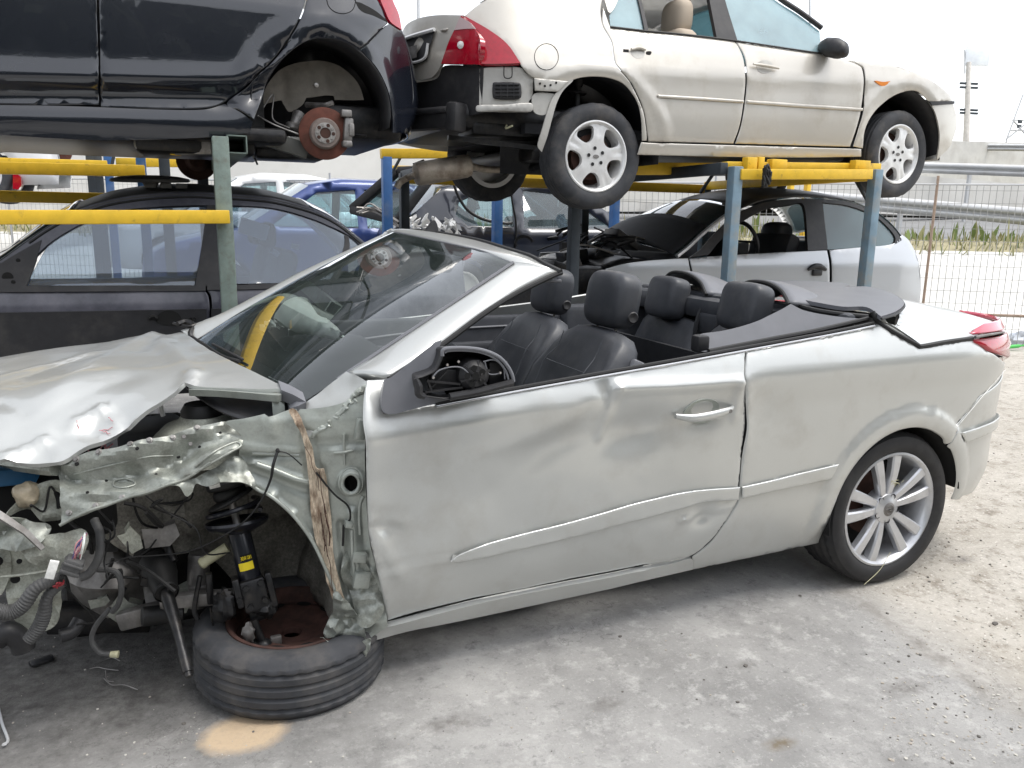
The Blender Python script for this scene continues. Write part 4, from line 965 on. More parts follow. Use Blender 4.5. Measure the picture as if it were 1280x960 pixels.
mb = MB(); mb.tube([b0, b1, b2], [.012, .011, .013], 12); blob(mb, b2, (.024, .024, .020), rough=.05, seed=1); mb.build('ball_joint', M['grease'], st, weld=True)
mb = MB(); blob(mb, b1+np.array([-.03, 0, .01]), (.02, .016, .03), rough=.4, seed=4); mb.box(at(345, 800, y=.21), (.035, .02, .03), bev=.006); mb.build('joint_bracket', M['alumin'], st, weld=True)
# small parts round the strut
mb = MB(); mb.box(at(262, 735, y=.30), (.02, .03, .1), bev=.005); mb.tube([at(250, 720, y=.3), at(243, 760, y=.29), at(247, 775, y=.28)], .008, 8); mb.tube([at(263, 760, y=.26), at(268, 785, y=.26), at(285, 800, y=.25), at(300, 800, y=.24)], .003, 6); mb.build('brake_hose_bracket', M['grease'], st)
c0, c1 = at(250, 706, y=.34), at(284, 684, y=.34)
mb = MB(); d_ = (c1-c0); mb.lathe([(0, 0), (.012, 0), (.017, .004), (.0185, .012), (.0165, .02), (.0165, np.linalg.norm(d_))], c0, d_, 18); mb.build('bump_stop_tube', M['cream'], CAR)
mb = MB(); mb.lathe([(0, .08), (.03, .08), (.034, .07), (.034, -.02), (.04, -.025), (.04, -.035), (.034, -.04), (.034, -.1), (0, -.1)], at(248, 720, y=.44), (0.1, 0, 1), 20); mb.build('mount_can', M['alumin'], CAR)
mb = MB(); mb.tube([at(205, 668, y=.42), at(212, 690, y=.4), at(218, 702, y=.38)], .014, 10); mb.lathe([(0, .012), (.022, .010), (.022, -.01), (0, -.012)], at(206, 670, y=.41), (.3, -1, .3), 14); mb.build('anti_roll_link', M['grease'], CAR)
p = at(268, 606, y=.25)
mb = MB(); mb.box(p, (.03, .006, .02), Matrix.Rotation(-.15, 3, 'Y'), bev=.001); mb.build('white_tag', M['sticker_w'], CAR)
mb = MB(); mb.tube([PIL.pt(349, 560, .03), PIL.pt(345, 575, .05), at(338, 600, y=.12), at(325, 628, y=.14), at(305, 652, y=.17), at(275, 672, y=.2), at(240, 688, y=.24), at(200, 694, y=.27), at(160, 697, y=.26), at(132, 706, y=.25)], [.0048, .005, .004, .003, .0026, .0026, .0026, .002, .0018, .0015], 6); mb.tube([PIL.pt(349, 560, .03), PIL.pt(362, 565, .02), PIL.pt(378, 580, .012)], .002, 5); blob(mb, PIL.pt(349, 560, .03), (.006, .006, .008), seed=2); mb.build('brake_sensor_lead', M['rubber'], CAR)
# hanging hoses and plug on the left
mb = MB(); mb.tube([at(118, 650, y=.26), at(125, 668, y=.22), at(124, 695, y=.2), at(112, 716, y=.2), at(100, 722, y=.2)], .012, 10)
mb.tube([at(122, 712, y=.3), at(145, 715, y=.28), at(152, 735, y=.27), at(148, 755, y=.28), at(140, 765, y=.29)], .0085, 8)
mb.tube([at(138, 760, y=.3), at(120, 782, y=.3), at(115, 800, y=.3), at(124, 815, y=.29), at(138, 818, y=.28)], .0075, 8); mb.build('hose', M['wiregrey'], CAR)
mb = MB(); mb.tube([at(138, 818, y=.28), at(148, 818, y=.275)], [.009, .011], 10); mb.build('hose_end', M['cream'], CAR)
def corrug(mb, path, radii, k=22):
    P_ = crom(path, k); n_ = len(P_); rr = np.interp(np.linspace(0, 1, n_), np.linspace(0, 1, len(radii)), radii)*(1+.10*(np.arange(n_) % 4 < 2)-.05); mb.tube(P_, list(rr), 12, smooth=False)
mb = MB(); corrug(mb, [at(-6, 765, y=.12), at(15, 765, y=.12), at(30, 755, y=.12), at(45, 735, y=.12), at(66, 725, y=.13), at(80, 720, y=.14)], [.022, .02, .019, .017, .016, .012])
corrug(mb, [at(78, 728, y=.14), at(60, 745, y=.14), at(55, 768, y=.15), at(48, 785, y=.15), at(36, 800, y=.15)], [.013, .014, .018, .019, .017])
mb.build('harness_sleeve', M['wiregrey'], CAR)
mb = MB(); a_, b_ = at(86, 716, y=.12), at(101, 688, y=.12); dd = (b_-a_)/np.linalg.norm(b_-a_)
mb.bar(a_, a_*.35+b_*.65, .05, .045, bev=.006); mb.bar(a_*.95+b_*.05, a_*.8+b_*.2, .056, .05, bev=.003); mb.bar(a_*.62+b_*.38, a_*.5+b_*.5, .056, .05, bev=.003); mb.build('harness_plug', M['wiregrey'], CAR)
def wires(n, A, B, spread, matn, name, r=.0013):
    mb = MB()
    for k in range(n):
        j = lambda s: np.array([random.uniform(-s, s) for _ in range(3)])
        mb.tube([np.array(A)+j(spread), (np.array(A)+np.array(B))/2+j(spread*.9)+np.array([0, -.01, .006]), np.array(B)+j(spread*.5)], r, 5)
    mb.build(name, M[matn], CAR)
e_w = at(106, 668, y=.13)
wires(5, a_*.35+b_*.65, e_w, .014, 'wirepink', 'pink_wire'); wires(4, a_*.35+b_*.65, e_w, .014, 'wirepurple', 'violet_wire'); wires(4, a_*.35+b_*.65, e_w, .012, 'airbag', 'pale_wire')
wires(5, at(70, 733, y=.12), at(80, 727, y=.12), .008, 'wirered', 'red_wire', .002)
wires(9, at(105, 575, y=.5), at(135, 560, y=.5), .03, 'wirepink', 'bay_wire', .002)
mb = MB(); mb.box(at(65, 712, y=.10), (.022, .008, .05), Matrix.Rotation(.35, 3, 'Y'), bev=.001); mb.build('white_tag', M['sticker_w'], CAR)
mb = MB(); mb.tube([at(100, 775, y=.28), at(90, 790, y=.26), at(75, 795, y=.25)], .02, 10); mb.tube([at(-5, 800, y=.22), at(10, 790, y=.22), at(25, 800, y=.22), at(30, 812, y=.22)], .03, 10); mb.build('bumper_stub', M['plastic'], CAR)
# engine bay under the bonnet
mb = MB(); mb.box(at(185, 545, y=.85)+np.array([0, 0, -.05]), (.26, .22, .2), Matrix.Rotation(.3, 3, 'Z'), bev=.02); mb.build('battery_box', M['greytrim'], CAR)
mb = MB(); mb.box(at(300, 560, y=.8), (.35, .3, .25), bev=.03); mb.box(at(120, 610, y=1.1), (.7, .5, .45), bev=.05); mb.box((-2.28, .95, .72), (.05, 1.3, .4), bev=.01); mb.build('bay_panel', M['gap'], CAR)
mb = MB(); mb.lathe([(0, .05), (.07, .05), (.08, .035), (.12, .02), (.16, -.02), (.17, -.08)], at(256, 522, y=.45)+np.array([0, 0, -.04]), (0, 0, 1), 28); mb.build('strut_tower', M['innerlight'], CAR)
mb = MB(); mb.lathe([(0, .03), (.05, .03), (.062, .01), (.062, -.02)], at(252, 512, y=.45)+np.array([0, 0, -.01]), (0, 0, 1), 24); mb.build('tower_cap', M['rubber'], CAR)
mb = MB(); mb.tube([at(290, 524, y=.34), at(305, 518, y=.34), at(330, 506, y=.33), at(340, 508, y=.33)], .008, 8); mb.tube([at(238, 536, y=.4), at(241, 530, y=.4), at(246, 534, y=.4)], .004, 6); mb.build('bonnet_stay', M['alumin'], CAR)
mb = MB(); p = at(347, 496, y=.22); mb.bar(at(347, 493, y=.22), at(349, 520, y=.2), .035, .01, bev=.002); mb.build('bonnet_hinge', M['silver_raw'], CAR)
mb = MB(); mb.tube([at(200, 505, y=.5), at(204, 520, y=.5)], .008, 6); mb.build('bay_clip', M['white'], CAR)
mb = MB(); mb.box(at(8, 592, y=.40), (.16, .10, .05), bev=.01); mb.build('bay_cover', M['bluecover'], CAR)
mb = MB(); blob(mb, at(34, 618, y=.28), (.035, .03, .032), rough=.3, seed=3); mb.build('lamp_socket', M['bottle'], CAR, weld=True)
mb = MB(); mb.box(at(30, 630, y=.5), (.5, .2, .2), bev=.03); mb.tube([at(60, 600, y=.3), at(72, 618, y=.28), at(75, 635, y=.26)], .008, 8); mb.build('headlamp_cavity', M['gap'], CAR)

# clutter of clips, brackets and leads hanging in the open corner
rw = random.Random(17)
mb = MB()
for k in range(16):
    x0, y0_ = rw.uniform(60, 215), rw.uniform(610, 720); d0 = rw.uniform(.16, .40); L_ = [at(x0, y0_, y=d0)]
    for j in range(4): x0 += rw.uniform(-25, 38); y0_ += rw.uniform(-14, 34); d0 += rw.uniform(-.04, .04); L_.append(at(x0, min(y0_, 812), y=max(.14, d0)))
    mb.tube(L_, rw.choice((.0025, .003, .004, .006)), 6)
mb.build('loom_lead', M['rubber'], CAR)
for k in range(9):
    mb = MB(); c = at(rw.uniform(95, 235), rw.uniform(640, 770), y=rw.uniform(.30, .46)); a = rw.uniform(-.8, .8); w_, h_ = rw.uniform(.018, .055), rw.uniform(.012, .04)
    V = []; Mr = Matrix.Rotation(a, 3, 'Y') @ Matrix.Rotation(rw.uniform(-.5, .5), 3, 'X')
    pl = [(-w_, -h_), (w_*.4, -h_*1.1), (w_, -h_*.2), (w_*.8, h_), (-w_*.2, h_*.7), (-w_*1.1, h_*.9)]
    fr = [Vector(c)+Mr @ Vector((p, 0, q)) for p, q in pl]; nb = Mr @ Vector((0, .006, 0)); lip = Mr @ Vector((0, .03, .012))
    mb.add(fr+[p+nb for p in fr], [(0, 1, 2, 3, 4, 5), (11, 10, 9, 8, 7, 6)]+[(i, (i+1) % 6, (i+1) % 6+6, i+6) for i in range(6)])
    mb.add([fr[3], fr[4], fr[4]+lip, fr[3]+lip], [(0, 1, 2, 3)])
    mb.build('bent_bracket', M[rw.choice(('innerlight', 'crumple', 'grease', 'alumin', 'inner'))], CAR, smooth=False)
for (px, py, r) in ((100, 582, .007), (128, 598, .005), (176, 566, .006), (222, 566, .006), (250, 556, .005), (275, 541, .006), (110, 616, .005), (193, 590, .005), (140, 606, .004)):
    mb = MB(); q = Q2(px, py); P_ = RAIL.P(*q); N_ = RAIL.N(*q); N_ = N_ if N_@(CAM-P_) > 0 else -N_; P_ = P_+N_*(rail_disp(np.array([q[0]]), np.array([q[1]]), np.array([P_]))[0]+.001)
    mb.lathe([(0, .001), (r*.7, .001), (r*.9, -.002)], P_, N_, 10); mb.build('rail_hole', M['gap'], rail)

# pressed ribs, ring and cross of the bare inner sheet; bead along the rail's lower lip
def ridge(px, r, off, S, par, name, m='silver_raw', disp=None):
    L_ = []
    for x, y in px:
        q = S.inv(x, y); P_ = S.P(*q); N_ = S.N(*q); N_ = N_ if N_@(CAM-P_) > 0 else -N_
        d = disp(np.array([q[0]]), np.array([q[1]]), np.array([P_]))[0] if disp else 0
        L_.append(P_+N_*(d+off))
    mb = MB(); mb.tube(L_, r, 10); return mb.build(name, M[m], par)
cx_, cy_ = 439, 602
ridge([(cx_+14.5*math.cos(a)*.74, cy_+14.5*math.sin(a)*.86) for a in np.linspace(0, 2*math.pi, 25)], .0062, .000, PIL, pillar, 'pressed_ring', 'silver_raw', pil_disp)
ridge([(cx_+20*math.cos(a)*.74, cy_+20*math.sin(a)*.86) for a in np.linspace(0, 2*math.pi, 25)], .0035, .000, PIL, pillar, 'pressed_ring', 'silver_raw', pil_disp)
ridge([(418, 565.5), (430, 564), (442, 562.5)], .0042, .001, PIL, pillar, 'pressed_rib', 'silver_raw', pil_disp); ridge([(430, 542), (430.5, 562), (431, 580)], .0042, .001, PIL, pillar, 'pressed_rib', 'silver_raw', pil_disp)
ridge([(322, 579), (345, 587), (370, 597), (388, 603)], .009, -.002, PIL, pillar, 'pressed_rib', 'silver_raw', pil_disp); ridge([(316, 566), (345, 567), (374, 569)], .006, -.001, PIL, pillar, 'pressed_rib', 'silver_raw', pil_disp)
ridge([(454, 620), (450, 630), (449, 650), (450, 668)], .006, -.001, PIL, pillar, 'pressed_rib', 'silver_raw', pil_disp); ridge([(440, 660), (441, 690), (444, 725)], .006, -.001, PIL, pillar, 'pressed_rib', 'silver_raw', pil_disp)
ridge([(300, 592), (322, 610), (342, 617.5), (368, 640.5), (391, 671.5), (408, 707), (419, 735)], .0055, .004, PIL, pillar, 'flange_bead', 'silver_raw', pil_disp)
ridge([(73, 656), (90, 647), (112, 638.5), (135, 629), (161, 619.5), (185, 613.5), (210, 604.5), (232, 598), (262, 581.5)], .0045, .002, RAIL, rail, 'rail_bead', 'crumple', rail_disp)
ridge([(137, 597), (150, 594), (162, 597), (164, 603), (150, 608), (138, 604), (137, 597)], .0035, .001, RAIL, rail, 'pressed_rib', 'crumple', rail_disp)
ridge([(244, 585), (262, 573), (280, 562), (294, 557), (298, 563), (285, 571), (268, 580), (250, 589)], .0040, .001, RAIL, rail, 'pressed_rib', 'crumple', rail_disp)
ridge([(90, 592), (120, 586), (150, 580), (185, 572), (215, 566)], .003, .001, RAIL, rail, 'pressed_rib', 'crumple', rail_disp)
for k, (px, py) in enumerate(((100, 577), (128, 568), (168, 561), (190, 556), (216, 549), (246, 538), (85, 640), (118, 632), (150, 620))):
    q = RAIL.inv(px, py); P_ = RAIL.P(*q); N_ = RAIL.N(*q); N_ = N_ if N_@(CAM-P_) > 0 else -N_; P_ = P_+N_*rail_disp(np.array([q[0]]), np.array([q[1]]), np.array([P_]))[0]
    mb = MB(); mb.lathe([(0, .006), (.0055, .006), (.006, .002), (.009, .001), (.010, -.002)], P_, N_, 8); mb.build('rail_bolt', M['alumin'], rail)
mb = MB(); S_ = [FRN.pt(x, y, .075) for x, y in ((-4, 707), (20, 706), (50, 703), (80, 698))]; mb.tube(S_, .004, 6); mb.build('panel_crease', M['innerlight'], CAR)
mb = MB(); o_ = [FRN.pt(12+6*math.cos(a), 690+14*math.sin(a), .082) for a in np.linspace(0, 2*math.pi, 16, endpoint=False)]; mb.add(o_, [tuple(range(16))]); mb.build('panel_slot', M['gap'], CAR)
# ------------------------------------------------------------------ cabin
def superring(w, th, n=28, p=.55, q=.6, bol=0.):
    out = []
    for a in np.linspace(0, 2*math.pi, n, endpoint=False):
        c, s = math.cos(a), math.sin(a)
        y = w*math.copysign(abs(c)**p, c); x = th*math.copysign(abs(s)**q, s)
        if x < 0: x -= bol*(abs(y)/w)**3
        out.append((x, y))
    return out
def cushion(mb, secs, org, lean, mat_=None):
    """secs: (height, half width, half thickness, forward bolster); lean about y; org at the bottom middle"""
    rings = []; c, s = math.cos(lean), math.sin(lean); o = np.array(org, float)
    for h, w, t, b in secs:
        rings.append([o+np.array([x*c+h*s, y, -x*s+h*c]) for x, y in superring(w, t, bol=b)])
    mb.loft(rings, mat_)
def rbox(mb, c, half, p=.5, n=20, m_=12, lean=0., mat_=None):
    V = []; cl, sl = math.cos(lean), math.sin(lean); f = lambda v: math.copysign(abs(v)**p, v)
    for i in range(m_+1):
        th = math.pi*i/m_
        for j in range(n):
            a = 2*math.pi*j/n
            x, y, z = half[0]*f(math.sin(th))*f(math.cos(a)), half[1]*f(math.sin(th))*f(math.sin(a)), half[2]*f(math.cos(th))
            V.append((c[0]+x*cl+z*sl, c[1]+y, c[2]-x*sl+z*cl))
    F = [(i*n+j, i*n+(j+1) % n, (i+1)*n+(j+1) % n, (i+1)*n+j) for i in range(m_) for j in range(n)]
    mb.add(V, F, mat_)
def front_seat(hx, y, hz):
    s = bpy.data.objects.new('front_seat', None); COL.objects.link(s); s.parent = CAR
    lean = R(24); org = (hx-.235, y, hz-.60)
    mb = MB(); cushion(mb, [(0, .21, .05, .02), (.03, .245, .07, .05), (.15, .262, .075, .085), (.30, .265, .072, .075), (.42, .25, .065, .035), (.48, .225, .058, .012), (.515, .18, .048, 0), (.53, .10, .03, 0)], org, lean); mb.build('backrest', M['leather'], s, weld=True)
    # stitched seams of the centre panel
    mb = MB(); c, sn = math.cos(lean), math.sin(lean); o = np.array(org)
    P = lambda h, yy, x: o+np.array([x*c+h*sn, yy, -x*sn+h*c])
    for h in (.18, .34): mb.tube([P(h, yy, -.078-(.03 if abs(yy) > .14 else .006)) for yy in np.linspace(-.165, .165, 9)], .0018, 5)
    for yy in (-.165, .165): mb.tube([P(h, yy*(1 if h < .4 else .93), -.112 if h < .36 else -.088) for h in np.linspace(.02, .47, 8)], .0020, 5)
    mb.build('seam', M['seam'], s)
    mb = MB(); rbox(mb, (org[0]-.22, y, org[2]+.0), (.27, .25, .08), .45); mb.build('seat_cushion', M['leather'], s, weld=True)
    h = bpy.data.objects.new('headrest', None); COL.objects.link(h); h.parent = s
    mb = MB(); rbox(mb, (hx, y, hz), (.062, .140, .108), .52, 26, 16, R(10)); mb.build('pad', M['leather'], h, weld=True)
    mb = MB()
    for yy in (-.07, .07): mb.tube([(hx-.01, y+yy, hz-.08), (hx-.04, y+yy, hz-.17)], .006, 8)
    mb.build('post', M['steel'], h)
    mb = MB()
    for sg in (-1, 1):
        mb.lathe([(0, .004), (.012, .006), (.018, .008), (.022, .004), (.022, -.01)], (hx+.012, y+sg*.134, hz-.055), (0, sg, 0), 20)
    mb.build('pivot_cap', M['plastic'], h)
    mb = MB(); mb.box(P(.39, -.252, .03), (.06, .03, .13), Matrix.Rotation(lean, 3, 'Y'), bev=.012); mb.build('fold_lever', M['greytrim'], s)
    mb = MB(); mb.box((org[0]-.2, y, org[2]-.15), (.5, .4, .18), bev=.02); mb.build('seat_base', M['cloth'], s)
front_seat(-1.067, .50, 1.150); front_seat(-.965, 1.24, 1.118)
rs = bpy.data.objects.new('rear_seat', None); COL.objects.link(rs); rs.parent = CAR
for (hx, y, hz) in ((-.385, .56, 1.095), (-.345, 1.20, 1.075)):
    mb = MB(); cushion(mb, [(0, .22, .05, .02), (.05, .26, .07, .04), (.3, .265, .07, .03), (.5, .255, .06, .0), (.535, .22, .05, 0), (.55, .12, .03, 0)], (hx-.10, y, hz-.62), R(18)); mb.build('backrest', M['leather'], rs, weld=True)
    mb = MB(); rbox(mb, (hx, y, hz), (.062, .125, .105), .45, 24, 14, R(12)); mb.build('headrest', M['leather'], rs, weld=True)
    mb = MB(); rbox(mb, (hx-.38, y, hz-.64), (.26, .25, .07), .45); mb.build('seat_cushion', M['leather'], rs, weld=True)
mb = MB(); mb.box((-.30, .88, .98), (.06, .18, .10), bev=.015); mb.box((-.30, .88, .86), (.05, .17, .10), bev=.015); mb.box((-.32, .88, .74), (.06, .18, .10), bev=.015); mb.build('centre_rest', M['leather'], rs)
mb = MB(); mb.tube([(-.30, .80, 1.07), (-.345, .80, .95), (-.345, .80, .75)], .012, 6); mb.tube([(-.30, .96, 1.07), (-.345, .95, .95), (-.345, .94, .75)], .012, 6); mb.build('seat_belt', M['cloth'], rs)
mb = MB(); mb.box((-.22, .88, .72), (.05, 1.5, .78), bev=.02); mb.box((-.27, .88, 1.045), (.1, 1.4, .10), bev=.03); mb.build('rear_bulkhead', M['leather'], CAR)
# door cards and inner sides
mb = MB(); mb.box((-1.35, 1.645, .66), (1.30, .06, .60), bev=.02); mb.box((-1.35, 1.60, .80), (1.0, .06, .07), bev=.02); mb.box((-.45, 1.60, .68), (.55, .1, .66), bev=.03); mb.build('far_door_card', M['leather'], CAR)
mb = MB(); mb.tube([(-1.9, 1.612, .86), (-1.4, 1.612, .90), (-.72, 1.612, .91)], .006, 6); mb.build('far_card_seam', M['greytrim'], CAR)
mb = MB(); mb.box((-1.36, .155, .62), (1.28, .05, .56), bev=.01); mb.box((-.44, .20, .64), (.55, .10, .72), bev=.02); mb.build('near_door_card', M['leather'], CAR)
mb = MB(); mb.box((-.45, .88, .62), (.02, 1.3, .5)); mb.box((-1.1, .88, .40), (1.4, .24, .22), bev=.03); mb.build('tunnel_console', M['cloth'], CAR)
# dashboard, wheel, airbag
mb = MB(); rings = []
for y in np.linspace(.18, 1.60, 18):
    k = .06*math.exp(-((y-.5)/.22)**2)
    rings.append([(-2.36, y, .84), (-2.15, y, .90), (-1.92, y, .915+k), (-1.80, y, .89+k), (-1.76, y, .80), (-1.84, y, .62), (-2.2, y, .55)])
mb.loft(rings); mb.build('dashboard', M['cloth'], CAR)
sw = bpy.data.objects.new('steering_wheel', None); COL.objects.link(sw); sw.parent = CAR
wc, wa = np.array([-1.62, .52, .84]), np.array([.86, 0, .5])
mb = MB(); ax_, e1_, e2_ = basis(wa); mb.tube([wc+.18*(math.cos(a)*e1_+math.sin(a)*e2_) for a in np.linspace(0, 2*math.pi, 33)], .015, 8, smooth=False); mb.build('wheel_rim', M['leather'], sw)
mb = MB(); rbox(mb, wc-wa*.01, (.03, .08, .07), .6); 
for a in (0, math.pi, -math.pi/2): mb.bar(wc, wc+.18*(math.cos(a)*e1_+math.sin(a)*e2_), .03, .02, bev=.004)
mb.tube([wc, wc-wa*.25], .03, 8); mb.build('wheel_hub', M['plastic'], sw)
def pillow(name, o, S, thick, m, parent, step=.02, dn=.0, seed=0, px=True):
    """a soft bag with its outline seen in the photograph, bulging to both sides of the sheet S"""
    ol = outline(o, 5); ol = [np.array(p) for p in (S.uv(ol) if px else ol)]
    V, F = tri_patch(ol, (), step); A = np.array(seglen(ol, step/2)); d = np.array([np.min(np.hypot(*(A-v).T)) for v in V]); dm = d.max()
    b = thick*np.sqrt(np.clip(1-(1-d/dm)**2, 0, 1)); P = S.P(V[:, 0], V[:, 1]); N = S.N(V[:, 0], V[:, 1]); q = nz(P, 9, seed)*dn+dn*.9*(rnz(P, 7, seed)*.5-.4)
    q = q*np.clip(d/dm*2, 0, 1)
    mb = MB(); n = len(P); mb.add(P+N*(b+q)[:, None], F); mb.add(P-N*(b-q*.3)[:, None], F[:, ::-1]); return mb.build(name, m, parent, weld=True, angle=60)
def f_bag(u, v):
    u, v = np.broadcast_arrays(np.asarray(u, float), np.asarray(v, float)); return f_ws(u, v)+np.array([.62, -.05, -.78])*(.10+.05*np.clip(u/.5, 0, 1))[..., None]
BAG = Surf(f_bag, (-.05, 1.2), (-.1, .9), 90)
pillow('airbag', [(291, 400), (300, 386), (318, 378), (338, 370), (358, 361), (367, 358, 1), (372, 366), (382, 371), (390, 383), (400, 396), (415, 404), (424, 412), (431, 421, 1), (410, 419), (390, 415), (366, 411), (340, 408), (320, 409), (303, 406)], BAG, .055, M['airbag'], CAR, .012, .016, 3)
# mirror on the header stalk
mb = MB(); p = at(545, 326, y=.88); rbox(mb, p+np.array([.02, 0, -.01]), (.02, .12, .035), .6); mb.tube([p, p+np.array([-.05, 0, .06])], .008, 6); mb.build('inside_mirror', M['plastic'], CAR)
# small tag inside the glass
mb = MB(); mb.bar(WS.pt(337, 468, -.01), WS.pt(352, 475, -.01), .02, .004); mb.build('number_plate_tag', M['sticker_w'], ws)
# ------------------------------------------------------------------ rear deck, side trim, roll-over hoops
def deck(name, o, off, m, thick=.02, disp=None): return patch(name, M[m], DECK, o, CAR, .02, off=off, thick=thick, disp=disp)
deck('tonneau_panel', [(833, 334), (850, 331.5), (900, 334), (960, 340), (1013, 345), (1040, 351), (1062, 358.5, 1), (1048, 363), (1022, 365.5), (1000, 369, 1), (975, 366), (940, 360), (900, 352), (860, 344)], .010, 'greytrim')
mb = MB(); mb.box((-.12, .88, 1.04), (.28, 1.40, .10), bev=.02); mb.build('deck_well', M['rubber'], CAR)
flap = deck('tonneau_flap', [(989, 372, 1), (1000, 368), (1040, 365.5), (1078, 363), (1098, 366), (1118, 374), (1129, 385), (1119, 395), (1100, 402, 1), (1082, 390), (1053, 389.5), (1020, 384), (994, 378.5, 1)], .020, 'greytrim', .016)
mb = MB(); mb.tube([DECK.pt(*p, .012) for p in ((1075, 361.5), (1098, 365), (1119, 373.5), (1130, 385), (1120, 396), (1101, 402.5))], .0045, 6); mb.build('flap_seal', M['rubber'], CAR)
TRM = Surf(lambda x, z: np.stack(np.broadcast_arrays(np.asarray(x, float), .10+.55*np.clip(np.asarray(z, float)-(1.0+.10*(np.asarray(x, float)+.8)), -.1, 1), np.asarray(z, float)), -1), (-1.6, .3), (.6, 1.3), 100)
patch('side_trim', M['greytrim'], TRM, [(872, 423), (876, 417.5), (900, 414), (921, 409.5), (945, 402), (962, 394), (978, 386), (988, 380, 1), (1005, 388), (1035, 394), (1061, 397), (1084, 398, 1), (1060, 404.5), (1022, 413), (975, 422), (921, 432.5), (885, 439.5), (873, 437)], CAR, .016, thick=.03, disp=lambda u, v, P: .008*nz(P, 2, 1))
mb = MB(); mb.tube([TRM.pt(x, y, .004) for x, y in ((885, 440), (921, 433), (975, 422.5), (1022, 413.5), (1084, 399))], .010, 8); mb.build('trim_skirt', M['rubber'], CAR)
mb = MB(); mb.box(TRM.pt(877, 428, -.01), (.05, .05, .06), bev=.01); mb.build('trim_end', M['plastic'], CAR)
mb = MB(); mb.tube([DECK.pt(*p, .0) for p in ((994, 381), (1020, 388), (1053, 393), (1085, 396))], .010, 8); mb.build('flap_hinge', M['rubber'], CAR)
def hoop(px_pts, y, r, name, m):
    mb = MB(); mb.tube([at(*p, y=yy) for p, yy in zip(px_pts, y)], r, 12); return mb.build(name, M[m], CAR)
# fairings behind the rear heads: bent sheets with a dark leading edge
for px0 in (((832, 345), (842, 338), (860, 340), (876, 350), (884, 366)), ((924, 356), (938, 349.5), (960, 351), (978, 361), (988, 378))):
    y0 = 1.42 if px0[0][0] < 900 else .80; y1 = .98 if px0[0][0] < 900 else .36
    A_ = [at(*p, y=y) for p, y in zip(px0, np.linspace(y0, y1, 5))]; B_ = [a+np.array([.22, 0, -.045]) for i, a in enumerate(A_)]
    mb = MB(); strip(mb, A_, B_, .01, (0, 0, 1), 6); mb.build('roll_fairing', M['greytrim'], CAR, solid=.02)
    mb = MB(); mb.tube([a+np.array([-.004, 0, -.010]) for a in A_], .009, 8); mb.build('fairing_edge', M['rubber'], CAR)
# ------------------------------------------------------------------ door mirror with its shell broken off
mir = bpy.data.objects.new('door_mirror', None); COL.objects.link(mir); mir.parent = CAR
SAIL = Surf(lambda x, z: np.stack(np.broadcast_arrays(np.asarray(x, float), -.012+.12*np.clip(np.asarray(z, float)-.87, -.2, 1)*2.0-.05*np.exp(-((np.asarray(x, float)+1.93)/.08)**2), np.asarray(z, float)), -1), (-2.3, -1.5), (.6, 1.3), 90)
patch('sail_panel', M['greytrim'], SAIL, [(552, 425, 1), (535, 435), (510, 455), (489, 471.5), (481.5, 475), (477.5, 492), (477, 507), (481, 516), (492, 517.5), (510, 513), (532, 507), (560, 499.5, 1), (552, 480), (540, 465), (545, 448)], mir, .012, thick=.03)
MY = -.085
rim_px = [(553, 445), (553.5, 438), (560, 435.5), (581, 435), (604, 438), (623, 446), (634, 457), (640, 468), (642, 477), (637, 483), (600, 493), (562, 499), (538, 497), (524, 493), (519.5, 475), (530, 470), (545, 462)]
rp = [at(x, y, y=MY) for x, y in rim_px]; rp = crom(rp, 4, True); ce = np.mean(rp, 0)
mb = MB(); mb.loft([rp, [p+np.array([.0, .03, -.0]) for p in rp], [ce+(p-ce)*.92+np.array([.0, .075, 0]) for p in rp], [ce+(p-ce)*.6+np.array([.0, .10, 0]) for p in rp]], caps=False); mb.loft([[ce+(p-ce)*.6+np.array([.0, .10, 0]) for p in rp], [ce+(p-ce)*.02+np.array([.0, .105, 0]) for p in rp]], caps=False); mb.build('mirror_housing', M['plastic'], mir, solid=.003)
mb = MB(); up_ = [at(x, y, y=MY-.004) for x, y in rim_px[:9]]; mb.tube(up_, .0055, 8); mb.tube([ce+(p-ce)*.9+np.array([0, .002, 0]) for p in up_[1:]], .0035, 8); mb.build('housing_rim', M['greytrim'], mir)
mb = MB(); mb.tube([at(*p, y=MY-.006) for p in ((562, 496), (590, 491), (615, 485), (641, 478))], .011, 8); mb.build('lower_rim', M['plastic'], mir)
mb = MB(); A_ = [at(*p, y=MY-.008) for p in ((519.5, 473), (523, 482), (524, 492), (531, 496))]; mb.tube(A_, [.006, .012, .012, .008], 8); mb.build('housing_corner', M['plastic'], mir)
mb = MB(); c = at(591, 468, y=MY+.02); mb.lathe([(0, .03), (.012, .028), (.03, .028), (.044, .015), (.048, -.02)], c, (-.1, -1, 0), 26)
for k in range(6):
    a = k*1.05+.3; mb.bar(c+np.array([.012*math.cos(a), -.03, .012*math.sin(a)]), c+np.array([.045*math.cos(a), -.02, .045*math.sin(a)]), .006, .006)
mb.bar(at(531, 490, y=MY+.01), at(578, 484, y=MY+.01), .008, .006); mb.bar(at(533, 476, y=MY+.01), at(575, 480, y=MY+.01), .006, .006); mb.bar(at(534, 474, y=MY+.012), at(540, 490, y=MY+.012), .006, .006); mb.bar(at(560, 462, y=MY+.02), at(538, 486, y=MY+.02), .005, .005)
mb.box(at(560, 474, y=MY+.045), (.11, .02, .06), Matrix.Rotation(.15, 3, 'Y'), bev=.004); mb.box(at(622, 466, y=MY+.04), (.06, .02, .07), bev=.006); mb.build('actuator', M['plastic'], mir)
mb = MB()
